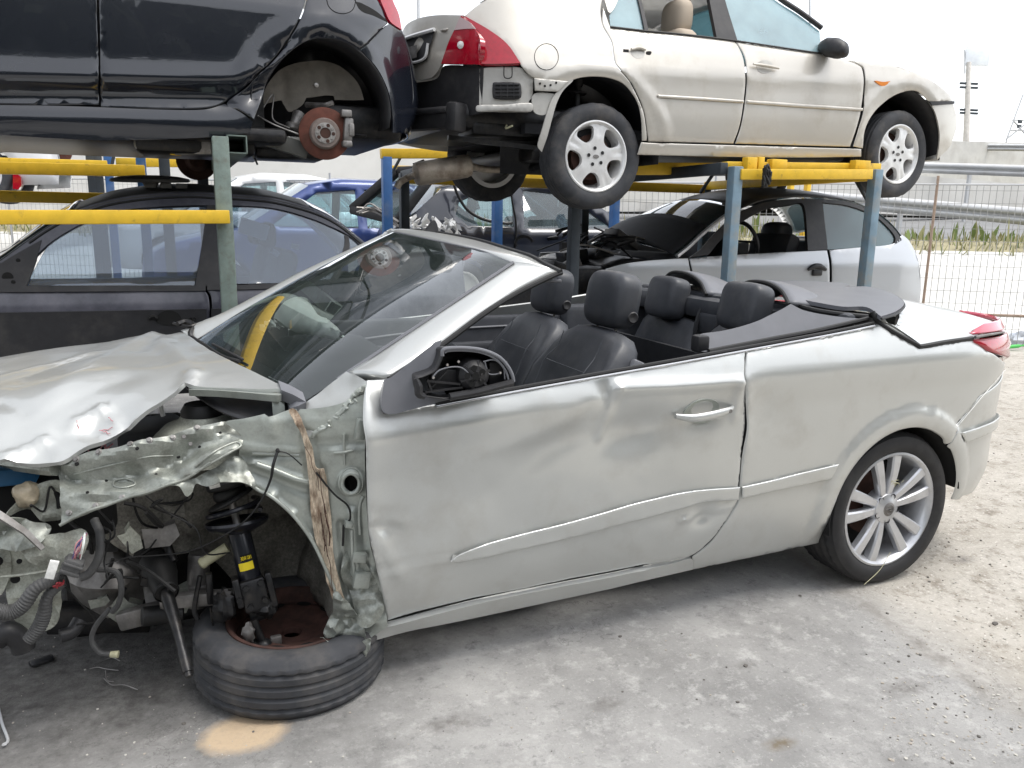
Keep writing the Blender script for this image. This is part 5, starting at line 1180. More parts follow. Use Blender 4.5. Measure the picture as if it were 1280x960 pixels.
for k in range(5):
    a = k*1.256+.5; mb.lathe([(0, .031), (.009, .031)], c+np.array([.024*math.cos(a), 0, .024*math.sin(a)]), (-.1, -1, 0), 10)
mb.lathe([(0, .0335), (.011, .0335), (.011, .028)], c, (-.1, -1, 0), 12); mb.build('actuator_hole', M['gap'], mir)
mb = MB(); mb.tube([at(*p, y=MY-.006) for p in ((541, 471), (549, 463), (562, 459), (575, 459), (583, 464), (589, 472))], .0022, 6); mb.tube([at(*p, y=MY) for p in ((606, 452), (610, 466), (618, 468), (626, 466))], .002, 6); mb.tube([at(*p, y=MY) for p in ((604, 452), (618, 450), (629, 460), (631, 474))], .002, 6); mb.build('mirror_cable', M['greytrim'], mir)
mb = MB()
for p in ((541.5, 472), (573, 452), (625, 466), (559, 456)): mb.lathe([(0, .004), (.0035, .003), (.004, 0)], at(*p, y=MY-.006), (0, -1, 0), 10)
mb.build('mirror_screw', M['steel'], mir)
# ------------------------------------------------------------------ loose wheel lying under the hub
W2 = thing('loose_wheel', 'dusty car tyre on a rusty steel rim lying flat under the torn-off front corner', 'wheel', (-2.33, .275, 0))
ca = np.array([-2.33, .275, .103]); wax = np.array([.03, -.03, 1.])
mb = MB(); tyre(mb, ca, wax, .295, .195, .200, 110, .005, grooves=3); mb.build('tyre', M['tyre_old'], W2)
mb = MB(); rim_barrel(mb, ca, wax, .195, .2); ax_, e1_, e2_ = basis(wax)
prof_s = [(.185, .02), (.165, .045), (.135, .055), (.105, .05), (.085, .035), (.06, .03), (.032, .03), (.030, .01)]
mb.lathe(prof_s, ca, wax, 48); mb.build('rim', M['rustwheel'], W2)
mb = MB()
for k in range(10):
    a = 2*math.pi*k/10+.2; c = ca+.138*(math.cos(a)*e1_+math.sin(a)*e2_)+ax_*.0565; d = math.cos(a)*e1_+math.sin(a)*e2_; s = -math.sin(a)*e1_+math.cos(a)*e2_
    mb.add([c+d*.014*math.cos(q)+s*.024*math.sin(q) for q in np.linspace(0, 2*math.pi, 14, endpoint=False)], [tuple(range(14))])
mb.build('rim_slot', M['gap'], W2)
# ================================================================== cars on and under the racks
def mkside(y0, base, tilt, belt=.95, x0=None, k0=.8, x1=None, k1=.8, green=.42, mid=.55):
    """near body side: y0 the widest line, base/tilt the height of the ground under the car"""
    def f(x, z):
        x, z = np.broadcast_arrays(np.asarray(x, float), np.asarray(z, float)); h = z-base-tilt*x
        y = y0+.06*np.clip((mid-.1-h)/.35, 0, 1.2)**1.7+.012*np.clip((h-mid)/.2, 0, 1)+.35*np.clip(h-belt+.12, 0, .12)+(green-.0)*np.clip(h-belt, 0, 1)
        if x0 is not None: y = y+k0*np.clip(x0-x, 0, 2)**2.2
        if x1 is not None: y = y+k1*np.clip(x-x1, 0, 2)**2.2
        return np.stack([x, y, z], -1)
    return f
def bridge(name, m, pts, ymid, parent, bulge=.03, n=9, k=4, solid=.01, bd=(0, 0, 1), smooth=True):
    A = crom(pts, k) if smooth else [np.array(p, float) for p in pts]; B = [np.array([p[0], 2*ymid-p[1], p[2]]) for p in A]; bd = np.array(bd, float)
    mb = MB(); mb.loft([[a*(1-t)+b*t+bd*bulge*(1-(2*t-1)**2) for t in np.linspace(0, 1, n)] for a, b in zip(A, B)], caps=False, closed=False)
    return mb.build(name, M[m], parent, solid=solid)
def rim_face(mb, c, axis, Rr, holes, dish, step=.014, th=.02):
    ax, e1, e2 = basis(axis); ol = [np.array([Rr*math.cos(a), Rr*math.sin(a)]) for a in np.linspace(0, 2*math.pi, 72, endpoint=False)]
    V, F = tri_patch(ol, [[np.array(p) for p in h] for h in holes], step); r = np.hypot(V[:, 0], V[:, 1]); d = dish(r, np.arctan2(V[:, 1], V[:, 0]))
    P = np.array(c)+V[:, :1]*e1+V[:, 1:]*e2+d[:, None]*ax; n = len(P)
    if np.dot(np.cross(P[F[0, 1]]-P[F[0, 0]], P[F[0, 2]]-P[F[0, 0]]), ax) < 0: F = F[:, ::-1]
    mb.add(P, F); mb.add(P-th*ax, F[:, ::-1]); E = {(f[i], f[(i+1) % 3]) for f in F for i in range(3)}; b = len(mb.v)-2*n
    for a, q in E:
        if (q, a) not in E: mb.f.append((q+b, a+b, a+b+n, q+b+n)); mb.m.append(0)
def five_wheel(parent, c, axis, Ro=.315, Rr=.222, w=.2, rot=82, name='wheel', plain=False):
    e = bpy.data.objects.new(name, None); COL.objects.link(e); e.parent = parent; c = np.array(c, float)
    mb = MB(); tyre(mb, c, axis, Ro, Rr, w, 80 if not plain else 48, .004); mb.build('tyre', M['tyre_old'], e)
    mb = MB(); rim_barrel(mb, c, axis, Rr, w); 
    if not plain:
        holes = []
        for k in range(5):
            a0 = R(rot+36+72*k); ol = []
            for rr, da in ((.102, 0), (.115, .26), (.15, .36), (.185, .36), (.200, .22), (.204, 0), (.200, -.22), (.185, -.36), (.15, -.36), (.115, -.26)):
                s = rr*Rr/.222; ol.append((s*math.cos(a0+da), s*math.sin(a0+da)))
            holes.append(outline(ol, 3))
        rim_face(mb, c, axis, Rr-.006, holes, lambda r, a: w*.5*.80-.010*np.clip((r-.12)/.1, 0, 1)+.004*np.cos(5*(a-R(rot)))*np.clip((r-.06)/.1, 0, 1)-.006*np.exp(-((((a-R(rot)+math.pi/5) % (2*math.pi/5))-math.pi/5)/.07)**2)*np.clip((r-.1)/.05, 0, 1), th=.03)
    else:
        mb.lathe([(0, w*.3), (.1, w*.32), (.2, w*.34), (Rr, w*.36)], c, axis, 40)
    mb.build('rim', M['alloy_b'], e)
    if not plain:
        ax, e1, e2 = basis(axis); mb = MB()
        for k in range(5):
            a = R(rot+18+72*k); mb.lathe([(0, w*.4+.0015), (.010, w*.4+.0015), (.0115, w*.4+.004)], c+.052*(math.cos(a)*e1+math.sin(a)*e2), axis, 12)
        mb.build('bolt', M['plastic'], e)
        mb = MB(); pts = [(.022*math.cos(a), .012*math.sin(a)) for a in np.linspace(0, 2*math.pi, 20, endpoint=False)]
        mb.add([c+ax*(w*.4+.003)+e1*p+e2*q for p, q in pts], [tuple(range(20))]); mb.build('hub_badge', M['alumin'], e)
        mb = MB(); mb.lathe([(.04, .02), (.14, .02), (.14, 0)], c, axis, 36); mb.lathe([(0, -.03), (Rr, -.03)], c, axis, 32); mb.build('brake_disc', M['rustdark'], e)
    return e
# ------------------------------------------------------------------ champagne saloon on the upper rack
SD = thing('saloon_car', 'champagne silver saloon on the upper rack with red tail lamp, its rear bumper missing', 'car', (1.0, 3.28, 1.55))
SED_Y, SED_MID = 2.40, 3.28
SEDF = mkside(SED_Y, 1.535, .052, .95, -.45, .75, 2.75, .6)
SED = Surf(SEDF, (-1.15, 3.3), (1.5, 3.1), 130)
sp = lambda name, o, m='champ', parent=None, st=.035, th=.01, off=0, **kw: patch(name, M[m], SED, o, parent or SD, st, thick=th, off=off, **kw)
def sed_arch(cx, cz, r0):
    return lambda u, v, P: .007*np.clip((np.hypot(u-cx, v-cz)-r0)/.02, 0, 1)*np.clip((r0+.085-np.hypot(u-cx, v-cz))/.015, 0, 1)
ra = SED.inv(745, 192); fa = SED.inv(1127, 190)
topx = [(579, 21), (600, 2), (640, -30), (700, -45)]
sq = [(579, 20.5, 1), (600, 4), (640, -18), (690, -30, 1), (735, -20), (752, -6), (751, 14), (754, 32), (764, 54), (769, 80), (788, 104), (803, 134), (808, 160), (809, 176, 1), (803, 176, 1), (802, 150), (797, 128), (782, 106.5), (764, 98), (745, 95.5), (726, 97), (709, 102.5, 1), (690, 102), (667, 97), (656, 88), (650, 79, 1), (634, 57), (611, 39)]
quart = sp('quarter_panel', sq, disp=sed_arch(ra[0], ra[1], .475), st=.03, bev=.003)
mb = MB(); mb.tube([SED.pt(683+15*math.cos(a), 71+16.5*math.sin(a), .0005) for a in np.linspace(0, 2*math.pi, 25)], .0022, 4, smooth=False); mb.build('fuel_flap_line', M['gap'], quart)
# rear door, front door with window openings left open above the belt
rd = [(754, 8, 1), (753.5, 30), (765, 53), (770, 80), (790, 105), (805, 137), (811, 177, 1), (860, 178), (917, 179.5, 1), (924, 160), (928, 140), (931.5, 112), (932, 94), (929, 71), (918, 51.5), (900, 48.5, 1), (850, 42.5), (806, 38.5), (763, 33.5, 1)]
d1 = sp('rear_door', rd, disp=sed_arch(ra[0], ra[1], .475), bev=.003)
fd = [(920, 51.5, 1), (931, 71), (934, 94), (933.5, 112), (930, 140), (926, 160), (919.5, 179.5, 1), (990, 181.5), (1063, 183.5, 1), (1071, 160), (1076.5, 138), (1080, 105), (1079, 90), (1075, 82), (1055, 74), (1030, 68, 1), (980, 60), (930, 52.5, 1)]
d2 = sp('front_door', fd, bev=.003)
wing_o = [(1056, 74.5, 1), (1077, 82), (1081, 90), (1082, 105), (1079, 138), (1073, 160), (1066, 183, 1), (1079, 185.5, 1), (1081, 165), (1088, 148), (1101, 132), (1122, 117.5), (1145, 113.5), (1162, 127, 1), (1192, 128.5, 1), (1186, 117), (1170, 104), (1150, 93), (1120, 82), (1085, 75)]
wing = sp('front_wing', wing_o, disp=sed_arch(fa[0], fa[1], .45), bev=.003)
sp('side_repeater', [(1093, 101), (1103, 102.5), (1112, 102), (1105, 107.5), (1100, 107)], 'orange', wing, .012, .01, .006)
fb = sp('front_bumper', [(1163, 129, 1), (1191, 129.5, 1), (1195, 143), (1196, 157), (1192, 172), (1186, 185), (1171, 199.5, 1), (1174, 182), (1174.5, 165), (1170, 143)])
sp('lamp_trim', [(1161, 127, 1), (1192, 126.5, 1), (1192, 130, 1), (1164, 132, 1)], 'plastic', fb, .012, .008, .008)
sp('sill', [(802, 177.5, 1), (811, 178.5), (900, 181), (1000, 184), (1077, 186, 1), (1077, 196, 1), (1000, 197), (900, 196), (797, 193.5, 1)], bev=.003)
for o, p in (([(821, 118.5, 1), (880, 122), (929, 125.5, 1), (929, 129, 1), (880, 126), (822, 122.5, 1)], d1), ([(933, 125.5, 1), (1000, 130), (1078, 135.5, 1), (1077, 139, 1), (1000, 134.5), (933, 129.5, 1)], d2)):
    sp('side_moulding', o, 'champ', p, .012, .016, .012, bev=.003)
# handles
mb = MB(); mb.tube([SED.pt(*p, .022) for p in ((939, 82), (950, 83.5), (962, 85.5), (971, 87.5))], [.006, .011, .011, .007], 8); mb.build('handle', M['champ'], d2)
sp('handle_recess', [(946, 80), (955, 75), (965, 79), (965, 88), (956, 92), (948, 89)], 'champ_in', d2, .01, .004, .0015)
sp('handle_hole', [(779, 61.5, 1), (786, 62, 1), (786, 65.5, 1), (779, 65, 1)], 'gap', d1, .01, .003, .0012)
sp('handle_hole', [(808, 64.5), (814, 64.5), (813, 68.5), (808, 68)], 'gap', d1, .01, .003, .0012)
sp('handle_recess', [(789, 61), (797, 56.5), (806, 61), (805, 70), (797, 73), (790, 69)], 'champ_in', d1, .01, .003, .001)
mb = MB(); mb.tube([SED.pt(*p, .012) for p in ((788, 63), (797, 61), (806, 63.5))], [.008, .013, .008], 8); mb.build('handle_stub', M['champ'], d1)
# greenhouse: windows, pillars
wr = bpy.data.objects.new('side_windows', None)
sp('rear_quarter_glass', [(763, 18, 1), (774, -4), (790, -30), (806, 37.5, 1), (764, 32, 1)], 'glasssky', SD, .04, .004, -.012)
sp('front_window', [(922, 50, 1), (905, -10), (893, -60, 1), (940, -30), (969, -2), (1000, 18), (1026, 38, 1), (1028, 65, 1), (980, 58)], 'glasssky', SD, .05, .004, -.012)
sp('centre_pillar', [(896, 47, 1), (886, -5), (876, -60, 1), (893, -60, 1), (905, -5), (922, 51, 1)], 'plastic', SD, .03, .03)
sp('window_divider', [(806, 38, 1), (799, 5), (790, -30, 1), (793, -30, 1), (803, 5), (811, 39, 1)], 'plastic', SD, .03, .02)
roof_near = [SED.pt(*p) for p in ((640, -18), (690, -42), (735, -58), (790, -70), (850, -75), (893, -70), (940, -42), (970, -8), (1000, 14), (1027, 34))]
mb = MB(); mb.tube([SED.pt(*p) for p in ((893, -66), (940, -37), (971, -5), (1000, 15), (1027, 35))], .018, 8); mb.build('door_frame', M['plastic'], SD)
mb = MB(); mb.tube([SED.pt(*p, .004) for p in ((763, 34), (806, 39), (850, 43), (898, 48.5), (930, 53), (980, 60.5), (1028, 67.5))], .006, 6); mb.build('belt_seal', M['rubber'], SD)
rz = 2.97
roofc = [(-.95, 2.85, 2.56), (-.55, 2.76, 2.72), (-.1, 2.72, 2.92), (.35, 2.71, 2.985), (.8, 2.71, 2.99), (1.15, 2.72, 2.95)]
bridge('roof', 'champ', [(-.25, 2.72, 2.86)]+roofc[2:], SED_MID, SD, .05)
bridge('rear_window', 'glassblue', roofc[:3], SED_MID, SD, .04, solid=.004)
bridge('windscreen', 'glassblue', [(1.15, 2.72, 2.95), (1.45, 2.66, 2.80), (1.78, 2.58, 2.64)], SED_MID, SD, .06, solid=.004)
sp('rear_pillar', [(600, 3, 1), (640, -20), (690, -44), (735, -60, 1), (792, -70, 1), (774, -4), (762, 16), (753, -6), (735, -20), (690, -30), (640, -19)], 'champ', SD, .04)
hoodp = [SED.pt(*p) for p in ((1056, 75), (1085, 75.5), (1120, 82.5), (1150, 93.5), (1170, 104.5), (1187, 118))]
bridge('bonnet', 'champ', hoodp, SED_MID, SD, .06)
bridge('front_end', 'champ', [SED.pt(*p) for p in ((1187, 118), (1191, 129), (1196, 150), (1190, 175), (1172, 200))], SED_MID, SD, .10, bd=(1, 0, 0))
# far side closed with one sheet
patch('far_body_side', M['champ'], SED, [(-1.0, 2.0, 1), (-.45, 1.98), (-.42, 2.1), (-.1, 2.2), (.22, 2.1), (.27, 1.92, 1), (2.15, 2.0, 1), (2.2, 2.2), (2.5, 2.3), (2.85, 2.2), (2.95, 2.0, 1), (3.1, 2.1), (3.0, 2.45), (1.9, 2.6, 1), (0, 2.58), (-.9, 2.58, 1)], SD, .08, px=False, mirror=SED_MID)
# inside
mb = MB(); mb.box((.75, SED_MID, 2.0), (2.6, 1.5, .06)); mb.box((.45, SED_MID, 2.25), (.12, 1.3, .5), bev=.04); mb.box((-.35, SED_MID, 2.45), (.7, 1.4, .06), bev=.02); mb.box((1.35, SED_MID, 2.25), (.12, 1.4, .55), bev=.05); mb.box((.6, 4.08, 2.3), (2.0, .05, .6)); mb.build('cabin_trim', M['cloth'], SD)
hr = at(846, 24, y=2.78); mb = MB(); rbox(mb, hr, (.07, .13, .12), .6); mb.build('headrest', M['headliner'], SD, weld=True)
mb = MB(); rbox(mb, (hr[0]-.02, hr[1], hr[2]-.36), (.09, .24, .28), .5); mb.build('front_seat', M['headliner'], SD, weld=True)
# mirror
mb = MB(); a, b = at(1028, 60, y=2.50), at(1058, 64, y=2.26); c = (a+b)/2
rings = []
for t, hgt, dp in ((0, .05, .04), (.25, .075, .07), (.6, .08, .075), (.9, .06, .05), (1, .02, .02)):
    q = a*(1-t)+b*t; rings.append([q+np.array([dp*math.cos(w_)-.0, 0, hgt*math.sin(w_)*(.75 if math.sin(w_) < 0 else 1)]) for w_ in np.linspace(0, 2*math.pi, 14, endpoint=False)])
mb.loft(rings); mb.bar(at(1022, 62, y=2.55), a, .06, .05, bev=.01); mb.build('door_mirror', M['plastic'], SD)
# wheels
five_wheel(SD, (ra[0]+.02, 2.53, 1.845), (0, -1, 0), .325, .216, .205); five_wheel(SD, (fa[0], 2.53, 1.975), (.06, -1, 0), .318, .213, .205, 76)
fw = at(612, 200, y=4.0); five_wheel(SD, (fw[0], 4.03, fw[2]), (0, 1, 0), .325, .216, .205, plain=True); fw2 = at(950, 214, y=4.0); five_wheel(SD, (fw2[0], 4.03, fw2[2]), (0, 1, 0), .318, .213, .205, plain=True)
def arch_box(parent, c, r, y0, y1, a0, a1, m='gap', name='wheel_arch_liner'):
    mb = MB(); mb.loft([[(c[0]+r*math.cos(a), y, c[1]+r*math.sin(a)) for a in np.linspace(R(a0), R(a1), 22)] for y in (y0, (y0+y1)/2, y1)], caps=False, closed=False)
    mb.add([(c[0]-r, y1, c[1]-.12), (c[0]+r, y1, c[1]-.12), (c[0]+r, y1, c[1]+r), (c[0]-r, y1, c[1]+r)], [(0, 1, 2, 3)])
    return mb.build(name, M[m], parent, solid=.004)
arch_box(SD, ra, .49, SED_Y+.05, 2.80, -5, 130, 'plastic'); arch_box(SD, fa, .455, SED_Y+.05, 2.80, -5, 185, 'plastic')
mb = MB(); q = at(722, 112, y=2.62); mb.tube([q+np.array([0, 0, .08]), q, q+np.array([.0, 0, -.2])], .022, 10); mb.lathe([(0, .008), (.055, .008), (.06, 0), (.055, -.008), (0, -.008)], q+np.array([0, 0, -.02]), (.1, 0, 1), 22); mb.lathe([(0, .02), (.035, .02), (.035, -.02)], q+np.array([0, 0, .04]), (.1, 0, 1), 18); mb.build('rear_strut', M['grease'], SD)
# exposed tail: sheet, vent, bracket, crash bar, floor
RF = Surf(lambda u, v: np.stack(np.broadcast_arrays(-1.16+.30*np.clip(1-(np.asarray(u, float)-2.5)/.8, 0, 1)**2+.0*np.asarray(v, float)+.10*np.clip(np.asarray(v, float)-2.45, 0, 1), np.asarray(u, float), np.asarray(v, float)), -1), (2.4, 4.1), (1.6, 2.9), 100)
tl = sp('tail_light', [(579, 20, 1), (611, 38.5), (634, 56.5), (650, 80, 1), (625, 81), (601, 81, 1), (604, 60), (601, 44)], 'red', SD, .02, .03, .012)
patch('tail_light_face', M['red'], RF, [(578, 20, 1), (600, 44), (603, 60), (600, 81, 1), (575, 80.5), (553, 80, 1), (562, 54), (571, 35)], tl, .02, off=.012, thick=.03)
lf = patch('clear_lens', M['lens'], RF, [(577, 22, 1), (588, 28), (596, 37, 1), (584, 37), (570, 38.5, 1)], tl, .012, off=.016, thick=.01)
q = RF.pt(577.5, 57, .016); mb = MB(); mb.lathe([(0, .008), (.012, .006), (.022, .0), (.023, -.01)], q, (-.75, -.65, 0), 22); mb.build('reversing_lens', M['sticker_w'], tl)
boot = patch('boot_lid', M['champ'], RF, [(579, 19, 1), (571, 35), (561, 55), (552, 80), (542, 95), (531, 99), (519, 100), (507, 92), (500, 60), (505, 35), (520, 24), (545, 19)], SD, .03, thick=.02)
mir_l = [(p[0], 2*SED_MID-p[1]) for p in ()]
mb = MB(); P_ = [RF.pt(*p, .012) for p in ((508, 50), (546, 37), (541, 53), (535, 76), (518, 83), (505, 80))]; mb.add(P_+[p+np.array([.03, 0, 0]) for p in P_], [tuple(range(6))]); mb.build('plate_recess', M['plastic'], boot)
mb = MB(); mb.tube([RF.pt(*p, .02) for p in ((538, 55), (534, 73), (519, 79), (508, 78))], .009, 6); mb.tube([RF.pt(*p, .02) for p in ((507, 50), (525, 44), (546, 38))], .012, 6); mb.build('plate_frame', M['white'], boot)
mb = MB(); P_ = [RF.pt(*p, .018) for p in ((512, 60), (524, 57), (524, 72), (512, 76))]; mb.add(P_, [(0, 1, 2, 3)]); mb.build('boot_lock_plate', M['alumin'], boot)
bridge('boot_top', 'champ', [(-1.02, 2.72, 2.56), (-.9, 2.70, 2.6), (-.6, 2.7, 2.72)], SED_MID, SD, .04)
bk = patch('rear_panel', M['champ_in'], SED, [(599, 84, 1), (615, 82), (650, 82), (658, 90), (668, 97, 1), (667, 119), (662, 127), (662, 139, 1), (630, 139), (598, 138, 1)], SD, .016, off=-.02, thick=.02, disp=lambda u, v, P: .006*nz(P, 8, 3))
sp('rear_panel_lip', [(597, 132), (630, 131), (663, 129), (663, 140), (630, 139), (597, 140)], 'champ_in', bk, .02, .03, .012, bev=.003)
vt = sp('air_vent', [(616, 104), (622, 102.5), (645, 102.5), (651, 105), (652, 120), (647, 124), (622, 124), (616, 121)], 'plastic', SD, .014, .03, .0, bev=.004)
mb = MB()
for yv in (106, 110.5, 115, 119.5): mb.bar(SED.pt(619, yv, .006), SED.pt(649, yv, .006), .012, .006)
for xv in (626, 634, 642): mb.bar(SED.pt(xv, 104, .004), SED.pt(xv, 122, .004), .004, .01)
mb.build('vent_slats', M['plastic'], vt)
mb = MB(); mb.tube([SED.pt(*p, .004) for p in ((630, 83), (630, 95), (633, 98), (638, 97.5), (640, 94), (640, 83))], .003, 6); mb.build('panel_line', M['gap'], bk)
br = sp('bumper_bracket', [(667, 98, 1), (690, 100), (710, 102, 1), (704, 108), (697, 115, 1), (668, 114, 1)], 'champ_in', SD, .014, .02, .012, bev=.002)
mb = MB()
for p in ((674, 105), (680, 108), (687, 107), (694, 104)): mb.lathe([(0, .004), (.006, .004), (.007, 0)], SED.pt(*p, .013), (0, -1, 0), 8)
mb.build('bracket_hole', M['gap'], br)
sp('arch_bracket', [(710, 101), (716, 101), (704, 113), (696, 128), (690, 148), (684, 170), (677, 190, 1), (672, 182), (678, 160), (684, 140), (692, 120)], 'champ_in', SD, .02, .012, .004)
sp('lower_bracket', [(668, 117), (696, 118), (690, 132), (682, 143), (668, 139)], 'champ_in', SD, .02, .012, -.01)
patch('rear_skin', M['plastic'], RF, [(600, 82, 1), (552, 81), (542, 97), (520, 102), (500, 102, 1), (500, 140), (560, 150, 1), (599, 140, 1)], SD, .03, off=-.03, thick=.02)
cb0, cb1 = RF.pt(515, 150, .03), RF.pt(583, 148, .03)
mb = MB(); mb.bar(RF.pt(572, 148, .06), RF.pt(500, 155, .10), .08, .13, bev=.02); mb.bar(RF.pt(583, 148, .05), RF.pt(570, 148, .05), .12, .17, bev=.02); mb.bar(RF.pt(572, 140, .10), RF.pt(505, 146, .14), .03, .03, bev=.008); mb.build('crash_bar', M['plastic'], SD); SD_last = None
mb = MB(); mb.box((-.55, 3.2, 2.06), (.9, 1.2, .16), bev=.05); mb.box((-.62, 2.75, 2.0), (.5, .3, .10), bev=.03); mb.box((.9, SED_MID, 1.945), (2.3, 1.5, .07), bev=.02); mb.box((-.3, 3.25, 1.86), (.35, 1.3, .10), bev=.03)
mb.bar(at(560, 172, y=2.7), at(668, 185, y=2.6), .04, .03); mb.box((2.55, 3.28, 2.05), (.7, 1.2, .3), bev=.04); mb.tube([at(650, 215, y=2.9), at(700, 200, y=2.6)], .03, 8); mb.build('underbody', M['grease'], SD)
mb = MB(); mb.tube([SED.pt(638, 150, -.2), SED.pt(634, 158, -.1), SED.pt(642, 156, -.05)], .006, 6); mb.build('hose_end', M['cream'], SD)
ex = bpy.data.objects.new('exhaust', None); COL.objects.link(ex); ex.parent = SD
a, b = at(520, 218, y=2.95), at(586, 207, y=2.95); d = (b-a)/np.linalg.norm(b-a)
mb = MB(); rings = []
for t, k in ((-.02, .5), (0, .9), (.06, 1), (.94, 1), (1, .9), (1.03, .45)):
    q = a*(1-t)+b*t; ax_, e1_, e2_ = basis(d); rings.append([q+.088*k*math.cos(w_)*e1_+.075*k*math.sin(w_)*e2_ for w_ in np.linspace(0, 2*math.pi, 20, endpoint=False)])
mb.loft(rings); mb.build('silencer', M['exhaust'], ex)
mb = MB(); mb.tube([a, at(510, 222, y=3.08), at(500, 228, y=3.05), at(496, 235, y=3.05)], .022, 12); mb.tube([b, at(610, 212, y=3.15), at(660, 212, y=3.2)], .024, 10); mb.build('tail_pipe', M['exhaust'], ex)
mb = MB(); mb.bar(at(517, 206, y=3.05), at(530, 201, y=3.05), .02, .02); mb.build('hanger', M['rustdark'], ex)
# ------------------------------------------------------------------ black hatchback on the upper rack at the left
HB = thing('hatchback_car', 'glossy black hatchback on the upper rack with its rear wheel off and brake disc showing', 'car', (-2.6, 3.2, 1.6))
HMID = 3.20
HBF0 = mkside(2.33, 1.60, .0, 1.0, None, 0, -1.78, 1.15, .4, .34)
def HBF(x, z):
    P = HBF0(x, z); h = P[..., 2]-1.6-.06*(P[..., 0]+2.6); xx = P[..., 0]
    zc = .47+.55*np.clip((xx+2.35)/.75, 0, 1.5)**2      # pressed crease sweeping up over the arch
    P[..., 1] = P[..., 1]+.045*np.exp(-((h-zc+.06)/.055)**2)*np.clip((-1.75-xx)/.2, 0, 1)-.02*np.exp(-((h-zc-.03)/.04)**2)*np.clip((-1.75-xx)/.2, 0, 1)
    return P
HBS = Surf(HBF, (-4.2, -1.05), (1.6, 3.0), 120)
hp = lambda name, o, m='black', parent=None, st=.03, th=.01, off=0, **kw: patch(name, M[m], HBS, o, parent or HB, st, thick=th, off=off, **kw)
hc = HBS.inv(405, 135)
harch = lambda u, v, P: .012*np.clip((np.hypot(u-hc[0], v-hc[1])-.36)/.02, 0, 1)*np.clip((.46-np.hypot(u-hc[0], v-hc[1]))/.02, 0, 1)
hp('front_door', [(-40, -60, 1), (119, -60, 1), (121, 0), (123, 70), (123.5, 130, 1), (60, 130), (-40, 129, 1)], bev=.003)
hp('rear_door', [(121.5, -60, 1), (388, -60, 1), (382, -2), (367, 37), (338, 77), (301, 111), (279, 128), (254, 134.5), (200, 135), (126, 132.5, 1), (125, 70), (123.5, 0)], disp=harch, bev=.003)
hp('sill', [(-40, 131, 1), (60, 132), (124, 134), (200, 137), (255, 137), (281, 130, 1), (300, 140), (316, 152, 1), (312, 166, 1), (250, 172), (120, 175), (-40, 166, 1)], st=.03, disp=lambda u, v, P: -.012*np.clip((1.88-v)/.05, 0, 1))
qo = [(391, -60, 1), (384, -2), (369, 37), (340, 78), (304, 111), (283, 129), (300, 139), (318, 150, 1), (325, 128), (332, 108), (345, 86), (362, 66), (382, 53), (405, 48), (428, 52), (448, 62, 1), (465, 48), (485, 29, 1), (478, 8), (465, -10), (440, -60, 1)]
hq = hp('quarter_panel', qo, disp=harch, bev=.003)
mb = MB(); mb.tube([HBS.pt(*p, .0008) for p in ((408, -2), (411, 8), (419, 15), (430, 17), (440, 13), (444, 4), (444, -4))], .0022, 4); mb.build('fuel_flap_line', M['gap'], hq)
hp('rear_bumper', [(450, 63, 1), (467, 49), (486, 30), (500, 33, 1), (507, 55), (513, 85), (517, 130), (512, 152), (504, 166, 1), (489, 166, 1), (489, 148), (484, 116), (470, 86)], disp=harch)
hp('tail_light', [(470, -30, 1), (474, -2), (480, 14), (487, 28), (501, 38, 1), (497, 18), (490, 2), (480, -30, 1)], 'red', HB, .02, .02, .008)
hp('window_tail', [(434, -30), (443, 0), (452, 4), (470, 14), (484, 27), (468, 20), (448, 10)], 'gap', HB, .02, .006, .001)
mb = MB(); rings = []
for xx in (-1.30, -1.15, -1.08, -1.06):
    rings.append(xx)
bridge('tail_end', 'black', [HBS.pt(500, 34), HBS.pt(508, 60), HBS.pt(514, 95), HBS.pt(516, 130), HBS.pt(505, 165)], HMID, HB, .16, bd=(1, 0, 0))
patch('far_body_side', M['black'], HBS, [(-4.2, 1.82, 1), (-2.2, 1.86, 1), (-2.1, 2.15), (-1.8, 2.27), (-1.5, 2.15), (-1.42, 1.9, 1), (-1.3, 1.95), (-1.25, 2.55), (-4.2, 2.6, 1)], HB, .08, px=False, mirror=HMID)
bridge('roof', 'black', [(-4.2, 2.42, 2.62), (-3.6, 2.55, 2.95), (-2.8, 2.6, 3.05), (-1.9, 2.6, 3.0), (-1.4, 2.55, 2.6)], HMID, HB, .06)
mb = MB(); mb.box((-3.2, HMID, 1.86), (2.4, 1.66, .08), bev=.03); mb.box((-2.45, 2.75, 1.82), (.6, .5, .12), bev=.03); mb.box((-1.55, 3.2, 1.98), (.5, 1.2, .2), bev=.05); mb.box((-3.2, HMID, 2.3), (2.2, 1.4, .8)); mb.box((-1.7, 3.6, 2.35), (.9, .7, .6)); mb.build('underbody', M['grease'], HB)
# bare rear wheel station
arch_box(HB, (hc[0], hc[1]), .37, 2.36, 2.72, -12, 188, 'plastic')
LNR = Surf(lambda x, z: np.stack(np.broadcast_arrays(np.asarray(x, float), 2.62+0*np.asarray(x, float)+.1*np.clip(np.asarray(z, float)-2.1, 0, 1), np.asarray(z, float)), -1), (-2.4, -1.2), (1.6, 2.6), 60)
ln = patch('inner_panel', mat('dusty_beige_wheelhouse', (.22, .20, .17), .75, noise_amt=.25, noise_sc=8, dirt=(.07, .06, .05), dirt_amt=.6, dirt_sc=6), LNR, [(326, 128, 1), (335, 105), (355, 84), (390, 76), (425, 82), (447, 104), (455, 125, 1), (418, 125, 1), (416, 120), (383, 122, 1), (378, 131), (362, 140), (355, 130), (352, 125), (330, 130)], HB, .02, disp=lambda u, v, P: .02*nz(P, 6, 2)-.02*crease(u, v, tuple(LNR.inv(356, 90)), tuple(LNR.inv(356, 128)), .02), thick=.006)
